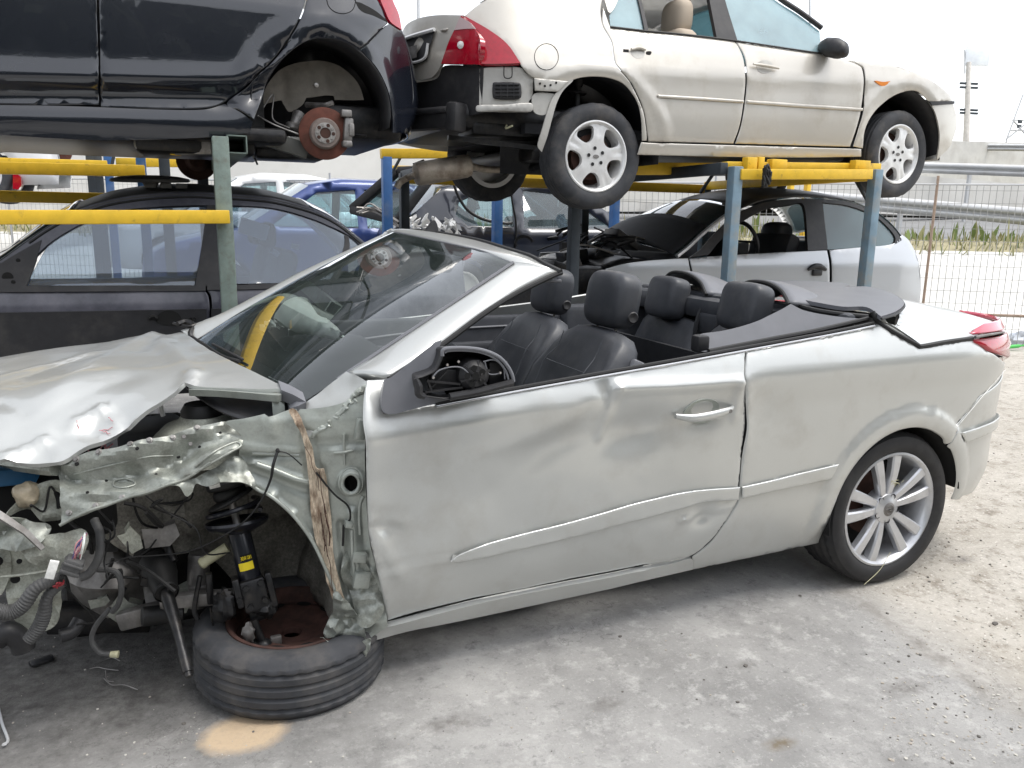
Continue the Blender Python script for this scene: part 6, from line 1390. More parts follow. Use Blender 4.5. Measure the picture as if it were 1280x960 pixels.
mb = MB(); mb.lathe([(0, .02), (.012, .018), (.016, 0)], LNR.pt(395, 107, .0), (0, -1, 0), 14); mb.build('liner_bolt', M['steel'], ln)
dcn = at(406, 167, y=2.44); bd = bpy.data.objects.new('brake_disc', None); COL.objects.link(bd); bd.parent = HB; dax = (-.05, -1, 0)
mb = MB(); mb.lathe([(.07, .0), (.135, .0), (.139, -.003), (.139, -.012), (.135, -.015), (.05, -.015)], dcn, dax, 56); mb.build('disc_ring', M['rust'], bd)
mb = MB(); mb.lathe([(.084, .0), (.080, .018), (.074, .024), (.05, .025)], dcn, dax, 40); mb.build('disc_bell', mat('grey_rust', (.22, .18, .16), .65, .4, noise_amt=.2, noise_sc=30), bd)
mb = MB(); mb.lathe([(.056, .026), (.055, .03), (.030, .031), (.028, .028)], dcn, dax, 36)
ax_, e1_, e2_ = basis(dax)
for k in range(5):
    a = k*1.2566+.6; mb.lathe([(0, .038), (.007, .038), (.009, .03)], dcn+.043*(math.cos(a)*e1_+math.sin(a)*e2_), dax, 10)
mb.build('hub_face', M['steel'], bd)
mb = MB()
for k in range(5):
    a = k*1.2566+1.2; mb.lathe([(0, .0325), (.010, .0325)], dcn+.043*(math.cos(a)*e1_+math.sin(a)*e2_), dax, 10)
mb.lathe([(0, .029), (.027, .029)], dcn, dax, 20); mb.build('hub_hole', M['rustdark'], bd)
mb = MB(); c = at(434, 163, y=2.45); mb.box(c, (.05, .09, .13), Matrix.Rotation(.1, 3, 'Y'), bev=.012); mb.box(c+np.array([-.01, -.02, .085]), (.06, .07, .04), bev=.01); mb.box(c+np.array([-.01, -.02, -.075]), (.055, .07, .035), bev=.01); mb.box(c+np.array([.015, -.03, 0]), (.03, .05, .07), bev=.008); mb.build('brake_caliper', M['alumin'], HB)
mb = MB(); mb.bar(at(320, 168, y=2.55), at(385, 190, y=2.52), .06, .085, bev=.01); mb.build('trailing_arm', mat('dusty_arm_steel', (.12, .12, .11), .6, .3, noise_amt=.2), HB)
mb = MB(); mb.tube([at(322, 145, y=2.5), at(345, 157, y=2.46), at(374, 168, y=2.46)], .005, 6); mb.tube([at(322, 146, y=2.5), at(341, 118, y=2.55), at(340, 142, y=2.5), at(344, 152, y=2.48), at(362, 160, y=2.46)], .004, 6); mb.build('brake_pipe', M['alumin'], HB)
mb = MB(); mb.tube([at(374, 142, y=2.58), at(367, 160, y=2.55)], [.035, .026], 14); mb.lathe([(.03, .02), (.04, .01), (.04, -.01), (.03, -.02)], at(366, 158, y=2.55), (.2, 0, 1), 16); mb.tube([at(383, 131, y=2.6), at(405, 132, y=2.5), at(416, 129, y=2.5)], .016, 8); mb.build('damper', M['alumin'], HB)
mb = MB(); mb.box(at(436, 140, y=2.9), (.40, .3, .22), bev=.02); mb.tube([at(440, 168, y=2.6), at(458, 170, y=2.58)], .008, 6); mb.tube([at(464, 165, y=2.7), at(465, 175, y=2.7)], .008, 6)
mb.box(at(360, 190, y=2.9), (.4, .3, .10), bev=.03); mb.tube([at(318, 197, y=2.8), at(322, 206, y=2.8)], .006, 6); mb.build('subframe', M['grease'], HB)
mb = MB(); c = at(246, 200, y=3.95); mb.lathe([(.03, 0), (.135, 0), (.135, .015), (.03, .015)], c, (0, 1, 0), 36); mb.lathe([(0, .05), (.05, .05), (.07, .03), (.08, 0)], c, (0, -1, 0), 20); mb.build('brake_disc', M['rustdark'], HB)
# ------------------------------------------------------------------ dark saloon below the left rack
DS = thing('saloon_car', 'dusty black saloon under the left rack with an open mirror hole in its door', 'car', (-2.2, 3.4, .15))
DMID = 3.33
DSS = Surf(mkside(2.46, .16, .0, .93, -3.6, .3, -1.7, .25, .42), (-4.3, -.9), (.15, 1.75), 120)
dp = lambda name, o, m='dusty', parent=None, st=.04, th=.01, off=0, **kw: patch(name, M[m], DSS, o, parent or DS, st, thick=th, off=off, **kw)
dd = dp('front_door', [(-30, 363, 1), (100, 362), (255, 361, 1), (261, 372), (262, 400), (258, 430), (250, 470, 1), (-30, 480, 1)], bev=.003)
de = dp('rear_door', [(258, 361, 1), (340, 358), (430, 352), (452, 348, 1), (460, 370), (440, 420), (400, 470, 1), (253, 472, 1), (261, 430), (265, 400), (264, 372)], bev=.003)
dp('front_wing', [(-130, 372, 1), (-33, 364, 1), (-33, 480, 1), (-130, 490, 1)])
dp('rear_quarter', [(455, 347, 1), (475, 330), (520, 322), (600, 318), (660, 330), (650, 420, 1), (560, 430), (520, 400), (480, 420), (443, 430, 1), (463, 372)])
dp('side_moulding', [(-30, 391, 1), (100, 389), (258, 386, 1), (258, 432, 1), (100, 442), (-30, 450, 1)], 'plastic', dd, .03, .015, .012)
dp('side_moulding', [(264, 386, 1), (340, 382), (440, 376, 1), (430, 425, 1), (264, 432, 1)], 'plastic', de, .03, .015, .012)
for o in ([(-30, 358.5, 1), (100, 357.5), (257, 357, 1), (257, 364, 1), (100, 365), (-30, 366, 1)], [(259, 357, 1), (340, 355), (455, 346, 1), (455, 351, 1), (340, 361), (259, 363, 1)]): dp('belt_moulding', o, 'plastic', DS, .025, .015, .008)
# handle hollow and lock holes
dp('handle_hollow', [(196, 403), (198, 393), (207, 388), (217, 388.5), (225, 394), (227, 405), (212, 407)], 'gap', dd, .02, .004, .0145)
mb = MB(); mb.tube([DSS.pt(*p, .02) for p in ((186, 398), (192, 395), (197, 398))], .012, 6)
for p in ((232, 400), (238, 399), (243, 399)): mb.lathe([(.004, .002), (.010, .004), (.011, 0)], DSS.pt(*p, .016), (0, -1, 0), 12)
mb.build('lock_remains', M['gap'], dd)
dp('front_window', [(31, 356, 1), (42, 336), (60, 306), (84, 290), (110, 277), (150, 264), (195, 259), (260, 257, 1), (253, 300), (243, 356, 1)], 'glassdust', DS, .05, .004, -.014)
dp('rear_window', [(286, 354, 1), (284, 300), (286, 258, 1), (320, 258), (353, 263), (390, 274), (412, 283), (431, 292, 1), (431, 312), (420, 335), (412, 352, 1)], 'glassdust', DS, .05, .004, -.014)
dp('rear_quarter_glass', [(434, 294, 1), (447, 302), (458, 312, 1), (450, 330), (436, 340, 1)], 'glassdust', DS, .05, .004, -.014)
dp('centre_pillar', [(244, 357, 1), (253, 300), (259, 256, 1), (288, 256, 1), (286, 300), (288, 357, 1)], 'plastic', DS, .03, .02, -.002)
dp('quarter_pillar', [(413, 352, 1), (424, 325), (431, 305), (431, 293, 1), (436, 295, 1), (437, 312), (430, 330), (421, 352, 1)], 'plastic', DS, .03, .02, -.002)
ms = dp('mirror_mount', [(-30, 345, 1), (0, 330), (18, 319), (52, 300, 1), (44, 330), (33, 358, 1), (-30, 360, 1)], 'plastic', DS, .02, .015, .004)
mb = MB()
for p, r in (((10, 347), .022), ((23, 326), .009), ((17, 353), .009)): mb.lathe([(0, .001), (r, .001), (r*1.15, 0)], DSS.pt(*p, .006), (0, -1, 0), 16)
mb.build('mount_hole', M['gap'], ms)
# roof edge, pillars and screens
drip = [(-60, 362), (-20, 337), (0, 325), (36, 299), (60, 283), (88, 268), (110, 260), (140, 251), (190, 244), (240, 242), (272, 244), (310, 246), (345, 250), (390, 262), (420, 276), (447, 297), (470, 318), (482, 332)]
dr = [DSS.pt(*p, .0) for p in drip]
dp('door_frame', [(-60, 362, 1), (0, 324), (36, 298), (88, 266), (140, 249), (190, 242), (240, 240), (300, 243), (345, 248), (390, 260), (420, 274), (452, 299), (476, 322, 1), (462, 324, 1), (447, 303), (431, 291), (412, 282), (390, 273), (353, 262), (320, 257.5), (260, 256), (195, 258), (150, 263), (110, 276), (84, 289), (60, 305), (30, 332), (-30, 368, 1)], 'dusty', DS, .03, .03, -.003)
mb = MB(); mb.tube([p+np.array([0, -.006, -.018]) for p in dr[3:]], .007, 6); mb.build('window_seal', M['rubber'], DS)
roofp = [p for p, q in zip(dr, drip) if 88 <= q[0] <= 400]
bridge('roof', 'dustroof', roofp, DMID, DS, .075, 13)
bridge('windscreen', 'glassblack', dr[:6], DMID, DS, .09, 11, solid=.004)
bridge('rear_screen', 'glassdust', [p for p, q in zip(dr, drip) if q[0] >= 390], DMID, DS, .08, 11, solid=.004)
bridge('boot_lid', 'dusty', [dr[-1], DSS.pt(520, 322), DSS.pt(600, 318), DSS.pt(660, 330)], DMID, DS, .05)
bridge('bonnet', 'dusty', [dr[0], (-3.9, 2.55, 1.0), (-4.3, 2.62, .9)], DMID, DS, .08)
patch('far_body_side', M['dusty'], DSS, [(-4.3, .35, 1), (-.9, .35, 1), (-.8, 1.0), (-4.3, .95, 1)], DS, .1, px=False, mirror=DMID)
mb = MB(); mb.box((-2.4, DMID, .5), (3.0, 1.5, .08)); mb.box((-2.05, 2.9, .95), (.13, .5, .62), Matrix.Rotation(.25, 3, 'Y'), bev=.05); mb.box((-2.05, 3.7, .95), (.13, .5, .62), Matrix.Rotation(.25, 3, 'Y'), bev=.05); mb.box((-1.25, DMID, .95), (.15, 1.3, .55), Matrix.Rotation(.25, 3, 'Y'), bev=.05); mb.box((-3.3, DMID, .85), (.4, 1.4, .3), bev=.06); mb.box((-2.4, 4.12, .7), (2.4, .06, .6)); mb.build('cabin_trim', M['cloth'], DS)
mb = MB(); mb.box((-2.07, 2.9, 1.33), (.08, .26, .16), bev=.04); mb.box((-2.07, 3.7, 1.33), (.08, .26, .16), bev=.04); mb.build('headrest', M['cloth'], DS)
for p, an, nm in (((318, 283), .3, 'rear'), ((345, 313), .7, ''), ((370, 305), .2, '')):
    q = DSS.pt(*p, -.04); w_ = .16 if nm else .045
    mb = MB(); mb.box(q, (w_, .002, w_*.7 if not nm else .09), Matrix.Rotation(an, 3, 'Y')); mb.build('paper_sheet', M['paper'], DS)
for wx in (-3.35, -.95):
    five_wheel(DS, (wx, 2.6, .45), (0, -1, 0), .31, .2, .2, plain=True); five_wheel(DS, (wx, 4.05, .45), (0, 1, 0), .31, .2, .2, plain=True)
# ------------------------------------------------------------------ pale three-door under the right rack
TD = thing('three_door_car', 'pale silver three-door car under the right rack with black cloth over its windscreen', 'car', (2, 3.9, .2))
TMID = 3.92
TDS = Surf(mkside(3.06, .30, .0, .93, .9, .12, 3.3, .3, .45), (-.3, 3.75), (.3, 1.9), 120)
tp_ = lambda name, o, m='pale', parent=None, st=.04, th=.01, off=0, **kw: patch(name, M[m], TDS, o, parent or TD, st, thick=th, off=off, **kw)
td = tp_('door', [(862, 323, 1), (900, 319.5), (960, 316), (1034, 312.5, 1), (1037, 330), (1037, 360), (1033, 400, 1), (880, 410, 1), (872, 370), (866, 340)], bev=.003)
tp_('quarter_panel', [(1037, 312.5, 1), (1075, 309), (1115, 305), (1128, 293, 1), (1136, 300), (1144, 314), (1149, 330), (1151, 360), (1148, 390, 1), (1120, 396), (1090, 380), (1060, 400), (1036, 402, 1), (1040, 360), (1040, 330)], bev=.003)
tp_('front_wing', [(860, 323, 1), (835, 324), (800, 327), (772, 332), (745, 345), (735, 380, 1), (790, 395), (830, 380), (878, 410, 1), (869, 370), (863, 340)])
tp_('door_frame', [(862, 322, 1), (875, 312), (893, 292), (914, 272), (926, 264), (952, 254), (980, 249.5), (1010, 248.5), (1040, 250), (1066, 254), (1095, 267), (1116, 284), (1128, 300, 1), (1118, 306, 1), (1119, 296), (1108, 282), (1090, 268), (1060, 257), (1028, 253, 1), (1035, 312, 1), (1010, 313, 1), (1005, 257), (985, 256.5), (958, 261), (930, 276), (905, 296), (886, 318, 1)], 'plastic', TD, .025, .03, 0)
tp_('rear_side_glass', [(1030, 254, 1), (1059, 257.5), (1090, 268.5), (1107, 282), (1118, 296), (1113, 305.5), (1075, 308.5), (1035, 311.5, 1)], 'glassblue', TD, .05, .004, -.012)
mb = MB(); mb.tube([TDS.pt(*p, .012) for p in ((1009, 337), (1016, 333), (1024, 333), (1031, 337))], [.012, .024, .024, .014], 8); mb.box(TDS.pt(1020, 341, .01), (.10, .03, .05), bev=.01); mb.build('handle', M['plastic'], td)
tdr = [TDS.pt(*p) for p in ((847, 321), (862, 309), (880, 292), (905, 272), (923, 261), (952, 250), (980, 246), (1010, 245), (1041, 247), (1066, 251), (1095, 264), (1116, 281), (1130, 299))]
mb = MB(); mb.tube([p+np.array([-.01, -.004, .004]) for p in tdr[:5]], .016, 8); mb.build('windscreen_pillar', M['alloy'], TD)
bridge('roof', 'dustroof', tdr[4:10], TMID, TD, .085, 13)
bridge('windscreen', 'glassdark', tdr[:5], TMID, TD, .09, 11, solid=.004)
bridge('rear_screen', 'glassdark', tdr[9:], TMID, TD, .08, 11, solid=.004)
# cloth laid over the lower part of the windscreen
A_ = [tdr[0]+np.array([-.03, .03, .02]), tdr[1]+np.array([-.02, .03, .03]), tdr[2]*.75+tdr[3]*.25+np.array([-.02, .03, .03])]
cl = bridge('black_cloth', 'cloth', A_, TMID, TD, .10, 15, solid=.006)
bridge('bonnet_stub', 'grease', [TDS.pt(846, 323)+np.array([0, .1, -.02]), TDS.pt(800, 322)+np.array([0, .12, -.03]), TDS.pt(772, 326)+np.array([0, .12, -.06])], TMID, TD, .02)
bridge('tail_end', 'pale', [tdr[-1], TDS.pt(1142, 312), TDS.pt(1149, 330), TDS.pt(1151, 360), TDS.pt(1148, 390)], TMID, TD, .12, bd=(1, 0, 0))
patch('far_body_side', M['pale'], TDS, [(.4, .5, 1), (3.5, .5, 1), (3.45, 1.2), (.6, 1.15, 1)], TD, .1, px=False, mirror=TMID)
mb = MB(); mb.box((1.9, TMID, .7), (2.6, 1.5, .08)); mb.box((2.2, 3.45, 1.1), (.14, .5, .55), Matrix.Rotation(.3, 3, 'Y'), bev=.05); mb.box((2.2, 4.4, 1.1), (.14, .5, .55), Matrix.Rotation(.3, 3, 'Y'), bev=.05); mb.box((1.05, TMID, 1.05), (.5, 1.4, .3), bev=.08); mb.box((2.95, TMID, 1.05), (.14, 1.3, .5), bev=.05); mb.box((1.9, 4.72, 1.0), (2.2, .05, .5)); mb.build('cabin_trim', M['cloth'], TD)
mb = MB(); rbox(mb, at(970, 296, y=3.5), (.09, .15, .13), .6); mb.build('headrest', M['leather'], TD, weld=True)
mb = MB(); c = at(930, 302, y=3.4); ax_, e1_, e2_ = basis((1, 0, .35)); mb.tube([c+.17*(math.cos(a)*e1_+math.sin(a)*e2_) for a in np.linspace(0, 2*math.pi, 25)], .017, 6, smooth=False); mb.bar(c-.17*e1_, c+.17*e1_, .04, .02); mb.build('steering_wheel', M['plastic'], TD)
# wreckage at its front
mb = MB(); rr_ = random.Random(5)
for k in range(26):
    q = at(rr_.uniform(690, 790), rr_.uniform(290, 335), y=rr_.uniform(3.2, 4.4)); 
    if k % 3 == 0: mb.box(q, (rr_.uniform(.05, .25), rr_.uniform(.05, .25), rr_.uniform(.03, .12)), Matrix.Rotation(rr_.uniform(-.6, .6), 3, 'Y'), bev=.01)
    else: mb.tube([q, q+np.array([rr_.uniform(-.2, .2), rr_.uniform(-.2, .2), rr_.uniform(-.02, .12)]), q+np.array([rr_.uniform(-.4, .4), rr_.uniform(-.3, .3), rr_.uniform(-.1, .05)])], rr_.uniform(.006, .02), 6)
mb.box((.35, 3.95, .85), (.8, 1.3, .5), bev=.05); mb.build('engine_remains', M['grease'], TD)
mb = MB(); c = at(655, 304, y=3.4); mb.tube([c+np.array([.07*math.cos(a), 0, .05*math.sin(a)]) for a in np.linspace(.2, 3.6, 12)], .012, 8); mb.build('coolant_hose', M['plastic'], TD)
mb = MB(); mb.tube([at(735, 303, y=3.5), at(760, 293, y=3.6), at(800, 298, y=3.6), at(815, 306, y=3.6)], .012, 6); mb.tube([at(700, 314, y=3.3), at(730, 306, y=3.3), at(770, 318, y=3.3)], .008, 6); mb.build('bent_bracket', M['alumin'], TD)
for wx in (.95, 3.0):
    five_wheel(TD, (wx, 3.2, .60), (0, -1, 0), .3, .2, .2, plain=True); five_wheel(TD, (wx, 4.65, .60), (0, 1, 0), .3, .2, .2, plain=True)
# ================================================================== racks
def rack(name, label, loc): return thing(name, label, 'storage rack', loc, 'steel storage racks that carry the wrecks')
def post(rk, p, m, w=.072, z0=0.0, z1=None):
    mb = MB(); top = np.array(p, float)
    if z1 is not None: top[2] = z1
    mb.bar((top[0], top[1], z0), top, w, w, bev=.006, up=(1, 0, 0)); mb.box((top[0], top[1], z0+.006), (.2, .2, .012)); return mb.build('post', M[m], rk)
def beam(rk, a, b, m, w=.06, h=.075): 
    mb = MB(); mb.bar(a, b, w, h, bev=.005); return mb.build('beam', M[m], rk)
def brace(rk, a, b, m='rackdark', r=.014):
    mb = MB(); mb.tube([a, b], r, 8, smooth=False); return mb.build('brace', M[m], rk)
RA = rack('storage_rack', 'rack with a worn grey-green front post and yellow beam below the black hatchback', (-2.9, 3.2, 0))
pA = at(281, 280, y=2.24); pAt = at(277, 171, y=2.24); post(RA, (pA[0], 2.24, pAt[2]), 'rackgreen', .078)
beam(RA, (pA[0]+.02, 2.165, at(150, 269, y=2.165)[2]), (-4.6, 2.165, at(150, 269, y=2.165)[2]-.04), 'yellow', .05, .066)
mb = MB(); zt = at(290, 180, y=2.25)[2]; xt = at(289, 180, y=2.25)[0]
for dx, dz, sx, sz in ((-.045, 0, .006, .09), (.045, 0, .006, .09), (0, .042, .09, .006), (0, -.042, .09, .006)): mb.box((xt+dx+.03, 3.25, zt+dz), (sx, 2.0, sz))
mb.build('beam', M['rackgreen'], RA)
b0, b1 = at(268, 184, y=2.5), at(222, 185, y=2.62); beam(RA, b0, b1, 'alumin', .07, .075); beam(RA, b1, b1+(b1-b0)*.12, 'yellow', .072, .078)
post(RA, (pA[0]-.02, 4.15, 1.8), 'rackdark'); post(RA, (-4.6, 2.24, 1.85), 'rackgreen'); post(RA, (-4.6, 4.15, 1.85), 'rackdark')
beam(RA, (pA[0], 4.15, at(30, 246, y=4.15)[2]), (-4.6, 4.15, at(30, 246, y=4.15)[2]), 'yellow')
beam(RA, (-4.6, 2.24, 1.83), (-4.6, 4.15, 1.83), 'rackdark')
RB = rack('storage_rack', 'rack with blue posts and yellow beams seen past the black saloon roof', (-3, 5.5, 0))
zb = at(100, 211, y=4.7)[2]; e_ = at(181, 211, y=4.7); beam(RB, (e_[0], 4.7, zb), (-6, 4.7, zb-.05), 'yellow', .06, .085)
p = at(175, 190, y=4.75); post(RB, (p[0], 4.78, 2.12), 'rackblue', .07)
zb = at(60, 203, y=6.2)[2]; e_ = at(134, 203, y=6.2); beam(RB, (e_[0], 6.2, zb), (-7, 6.2, zb-.05), 'yellow', .06, .07)
for px in (134, 112, 121): p = at(px, 190, y=6.3); post(RB, (p[0], 6.3, 2.3), 'rackdark' if px != 134 else 'rackblue', .07)
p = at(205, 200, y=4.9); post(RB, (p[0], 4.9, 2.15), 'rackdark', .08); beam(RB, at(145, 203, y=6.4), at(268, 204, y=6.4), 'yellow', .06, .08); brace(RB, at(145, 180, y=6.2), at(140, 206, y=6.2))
beam(RB, (-4.4, 4.7, 2.08), (-4.4, 6.3, 2.08), 'rackdark')
RC = rack('storage_rack', 'rack with worn blue posts and yellow beams below the champagne saloon', (1.5, 3.2, 0))
q1, q1t = at(914, 290, y=2.26), at(917, 208, y=2.26); post(RC, (q1[0], 2.26, q1t[2]), 'rackworn', .074)
q2, q2t = at(1088, 280, y=2.26), at(1092, 210, y=2.26); post(RC, (q2[0], 2.26, q2t[2]-.01), 'rackworn', .074)
zc = at(1010, 218, y=2.22)[2]; beam(RC, at(924, 218, y=2.235), at(1088, 218, y=2.235), 'yellow', .05, .068); 
zc2 = at(1010, 209, y=2.35)[2]; beam(RC, at(905, 207, y=2.36), at(1097, 209, y=2.36), 'yellow', .07, .05)
beam(RC, at(776, 211, y=2.9), at(905, 211, y=2.9), 'yellow', .06, .085)
mb = MB(); mb.box(at(949, 205, y=2.3), (.05, .05, .09), bev=.004); mb.box(at(937, 205, y=2.3), (.08, .06, .085), bev=.004); mb.box(at(971, 206, y=2.32), (.13, .06, .07), bev=.004); mb.box(at(1075, 207, y=2.3), (.14, .06, .07), bev=.004); mb.build('bracket', M['yellow'], RC)
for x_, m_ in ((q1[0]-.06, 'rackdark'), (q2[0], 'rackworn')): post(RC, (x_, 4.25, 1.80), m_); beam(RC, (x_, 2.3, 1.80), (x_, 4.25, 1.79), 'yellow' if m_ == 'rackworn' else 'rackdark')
brace(RC, at(894, 214, y=3.2), at(876, 240, y=3.6)); brace(RC, at(1069, 224, y=2.6), at(1084, 250, y=2.4)); post(RC, (q1[0]-1.7, 4.25, 1.8), 'rackdark'); post(RC, at(718, 262, y=2.9), 'rackdark', .07, z1=1.8)
beam(RC, (q1[0]-1.7, 4.25, 1.76), (q2[0], 4.25, 1.76), 'yellow', .06, .08); beam(RC, (q1[0]-1.7, 2.9, 1.8), (q1[0]-1.7, 4.25, 1.78), 'rackdark')
RD = rack('storage_rack', 'rack with bright blue posts and yellow beams behind the wrecks in the middle', (0, 6, 0))
beam(RD, at(476, 192, y=5.2), at(570, 192, y=5.2), 'yellow', .08, .085); beam(RD, at(484, 211, y=6.6), at(600, 213, y=6.6), 'yellow', .06, .07); beam(RD, at(640, 222, y=5.0), at(702, 222, y=5.0), 'yellow', .06, .10)
for px, py, y in ((483, 196, 5.2), (622, 215, 5.0), (770, 215, 5.4)): p = at(px, py, y=y); post(RD, p, 'rackblue', .085)
brace(RD, at(500, 198, y=5.3), at(487, 222, y=5.3)); 
for px in (990, 1011): p = at(px, 214, y=5.2); post(RD, p, 'yellow', .06)
beam(RD, at(735, 217, y=5.3), at(1015, 216, y=5.3), 'rackdark', .06, .06)
RA['label'] = 'rack with a worn grey-green front post and yellow beam below the black hatchback'
# black chain lump hanging on the right rack
mb = MB(); c = at(957, 216, y=2.17)
for k in range(5): mb.tube([c+np.array([.025*math.cos(a+k), -.015+.01*math.sin(a*2), .05*math.sin(a)-.01*k]) for a in np.linspace(0, 2*math.pi, 13)], .009, 6, smooth=False)
mb.lathe([(0, .05), (.02, .04), (.022, -.05), (0, -.06)], c+np.array([0, 0, -.04]), (0, 0, 1), 10)
tag(mb.build('strap_knot', M['rubber'], None), 'black knotted strap hanging from the yellow beam under the champagne saloon', 'strap')
# flat round dish on the saloon roof
c = at(188, 226, y=2.95); mb = MB(); mb.lathe([(0, .03), (.08, .03), (.15, .024), (.205, .012), (.212, .0), (.205, -.006), (.15, -.004), (0, .0)], c, (-.02, -.06, 1), 48); mb.lathe([(.03, -.04), (.05, .0)], c, (0, 0, 1), 16)
for k in range(3): mb.box(c+np.array([.0+.08*k, -.16, -.03]), (.06, .03, .03), bev=.006)
tag(mb.build('round_dish', M['dustroof'], None), 'flat dark round dish lying upside down on the black saloon roof', 'dish')
# ================================================================== cars further back (built to a common pattern)
def far_car(name, label, base, head, m, prof, wins, L, W=1.68, arches=(.78, 3.05), wr=.30, glassm='glassblue', wheels=True, group=None, extra=None):
    """prof: side outline in (x from the nose, height); screens: index ranges of prof that are glass"""
    root = thing(name, label, 'car', base, group); ca, sa = math.cos(head), math.sin(head); B = np.array(base, float)
    def tf(x, y, z): return np.stack([B[0]+x*ca-y*sa, B[1]+x*sa+y*ca, B[2]+z], -1)
    def f(x, z):
        x, z = np.broadcast_arrays(np.asarray(x, float), np.asarray(z, float))
        y = -W/2+.10*np.clip((.45-z)/.3, 0, 1)**2+.35*np.clip(z-.92, 0, 1)+.25*np.clip((.35-x)/.35, 0, 1)**2+.2*np.clip((x-L+.35)/.35, 0, 1)**2
        return tf(x, y, z)
    S = Surf(f, (-.1, L+.1), (0, 1.8), 12)
    low = []
    for a in arches[::-1]: low += [(a+.34*math.cos(t), .30+.34*math.sin(t)) for t in np.linspace(R(-18), R(198), 14)]
    P, types = [p[:2] for p in prof], [p[2] if len(p) > 2 else m for p in prof]
    side = [(*p, 1) for p in P]+[(L-.03, .22, 1)]+[(*p, 1) for p in low]+[(.03, .22, 1)]
    def f2(x, z):
        p = f(x, z); return p
    holes = [[(*q, 1) if len(q) == 2 else q for q in w] for w in wins]
    o = outline(side, 1); hl = [outline(h, 3) for h in holes]
    V, F = tri_patch(o, hl, .09); Pn = f(V[:, 0], V[:, 1]); 
    for sgn in (1, -1):
        Q_ = Pn.copy()
        if sgn < 0:
            d = Q_-B; yl = -d[:, 0]*sa+d[:, 1]*ca; xl = d[:, 0]*ca+d[:, 1]*sa; Q_ = tf(xl, -yl, d[:, 2])
        mb = MB(); mb.add(Q_, F if sgn > 0 else F[:, ::-1]); mb.build('body_side', M[m], root, solid=.015 if True else 0)
        for h in hl:
            Vh, Fh = tri_patch(h, (), .12); Ph = f(Vh[:, 0], Vh[:, 1])
            if sgn < 0:
                d = Ph-B; yl = -d[:, 0]*sa+d[:, 1]*ca; xl = d[:, 0]*ca+d[:, 1]*sa; Ph = tf(xl, -yl, d[:, 2])
            mb = MB(); mb.add(Ph, Fh); mb.build('side_window', M[glassm], root)
    i = 0
    while i < len(P)-1:
        j = i+1
        while j < len(P)-1 and types[j] == types[i]: j += 1
        rings = []
        for k in range(i, j+1):
            a = f(P[k][0], P[k][1]); d = a-B; yl = -d[0]*sa+d[1]*ca; xl = d[0]*ca+d[1]*sa
            rings.append([tf(xl-.05*(1-t*t)*(types[i] == glassm and P[k][0] < L/2), yl*t*-1, P[k][1]+.05*(1-t*t)) for t in np.linspace(-1, 1, 9)])
        mb = MB(); mb.loft(rings, caps=False, closed=False); nm = {'roof': 'roof'}.get(types[i], 'windscreen' if types[i] == glassm and P[i][0] < L/2 else 'rear_screen' if types[i] == glassm else 'body_panel')
        mb.build(nm, M[types[i]], root, solid=.012 if types[i] != glassm else 0); i = j
    mb = MB(); mb.box(tf(L/2, 0, .3), (L*.8, W*.85, .12), Matrix.Rotation(head, 3, 'Z')); mb.box(tf(L*.52, -.35, .8), (.14, .5, .6), Matrix.Rotation(head, 3, 'Z'), bev=.05); mb.box(tf(L*.52, .35, .8), (.14, .5, .6), Matrix.Rotation(head, 3, 'Z'), bev=.05); mb.box(tf(L*.28, 0, .8), (.4, W*.8, .3), Matrix.Rotation(head, 3, 'Z'), bev=.06); mb.build('cabin_trim', M['cloth'], root)
    if wheels:
        for a in arches:
            for s in (-1, 1): five_wheel(root, tf(a, s*(W/2-.10), wr), (sa*-s*-1 if False else -sa*s*1.0, ca*s, 0), wr, wr*.66, .19, plain=True)
    return root, f, tf
hatch_prof = [(.0, .40), (.03, .62), (.28, .76), (.98, .93, 'G'), (1.72, 1.40), (2.1, 1.47), (2.7, 1.47), (3.25, 1.38, 'G'), (3.66, 1.0), (3.78, .85), (3.80, .40)]
def prof_for(p, g): return [(q[0], q[1], g) if len(q) > 2 else q for q in p]
hw = [[(1.28, .96), (1.80, 1.33), (2.22, 1.37), (2.22, .95)], [(2.32, .95), (2.32, 1.37), (2.75, 1.36), (3.15, 1.22), (3.38, .98)]]
# blue hatchback
bl = at(405, 221, y=7.0)
BC, _, _ = far_car('hatchback_car', 'blue hatchback parked behind the black saloon in the back row', (bl[0]-1.9, 7.6, .38), 0.0, 'blue', prof_for(hatch_prof, 'glassblue'), hw, 3.8)
wh = at(330, 212, y=9.6)
WCR, _, _ = far_car('hatchback_car', 'white hatchback with only its roof arch showing behind the blue car', (wh[0]-2.1, 10.2, .55), 0.05, 'white', prof_for(hatch_prof, 'glassdark'), hw, 3.8)
p = at(10, 190, y=8.4)
WL, _, wtf = far_car('hatchback_car', 'white car on a far rack at the picture edge with a red tail lamp', (p[0]-3.75+.42, 9.2, 1.55), 0.0, 'white', prof_for(hatch_prof, 'glassdark'), hw, 3.8)
mb = MB(); rings = [[at(21+a*(1 if True else 1), 225+b, y=8.32)+np.array([0, d, 0]) for a, b in ((-5, -7), (0, -8), (5, -4), (6, 6), (2, 12), (-5, 11))] for d in (0, .12)]
mb.loft(rings); mb.build('tail_light', M['red'], WL)
mb = MB(); c = at(70, 188, y=8.6); mb.lathe([(.02, 0), (.16, 0), (.165, .02), (.02, .02)], c, (0, 1, 0), 32); mb.lathe([(0, .03), (.05, .03), (.07, .0)], c, (0, -1, 0), 20); mb.bar(c+np.array([.1, .05, .02]), c+np.array([.6, .2, .1]), .08, .08); mb.build('brake_disc', M['rust'], WL)
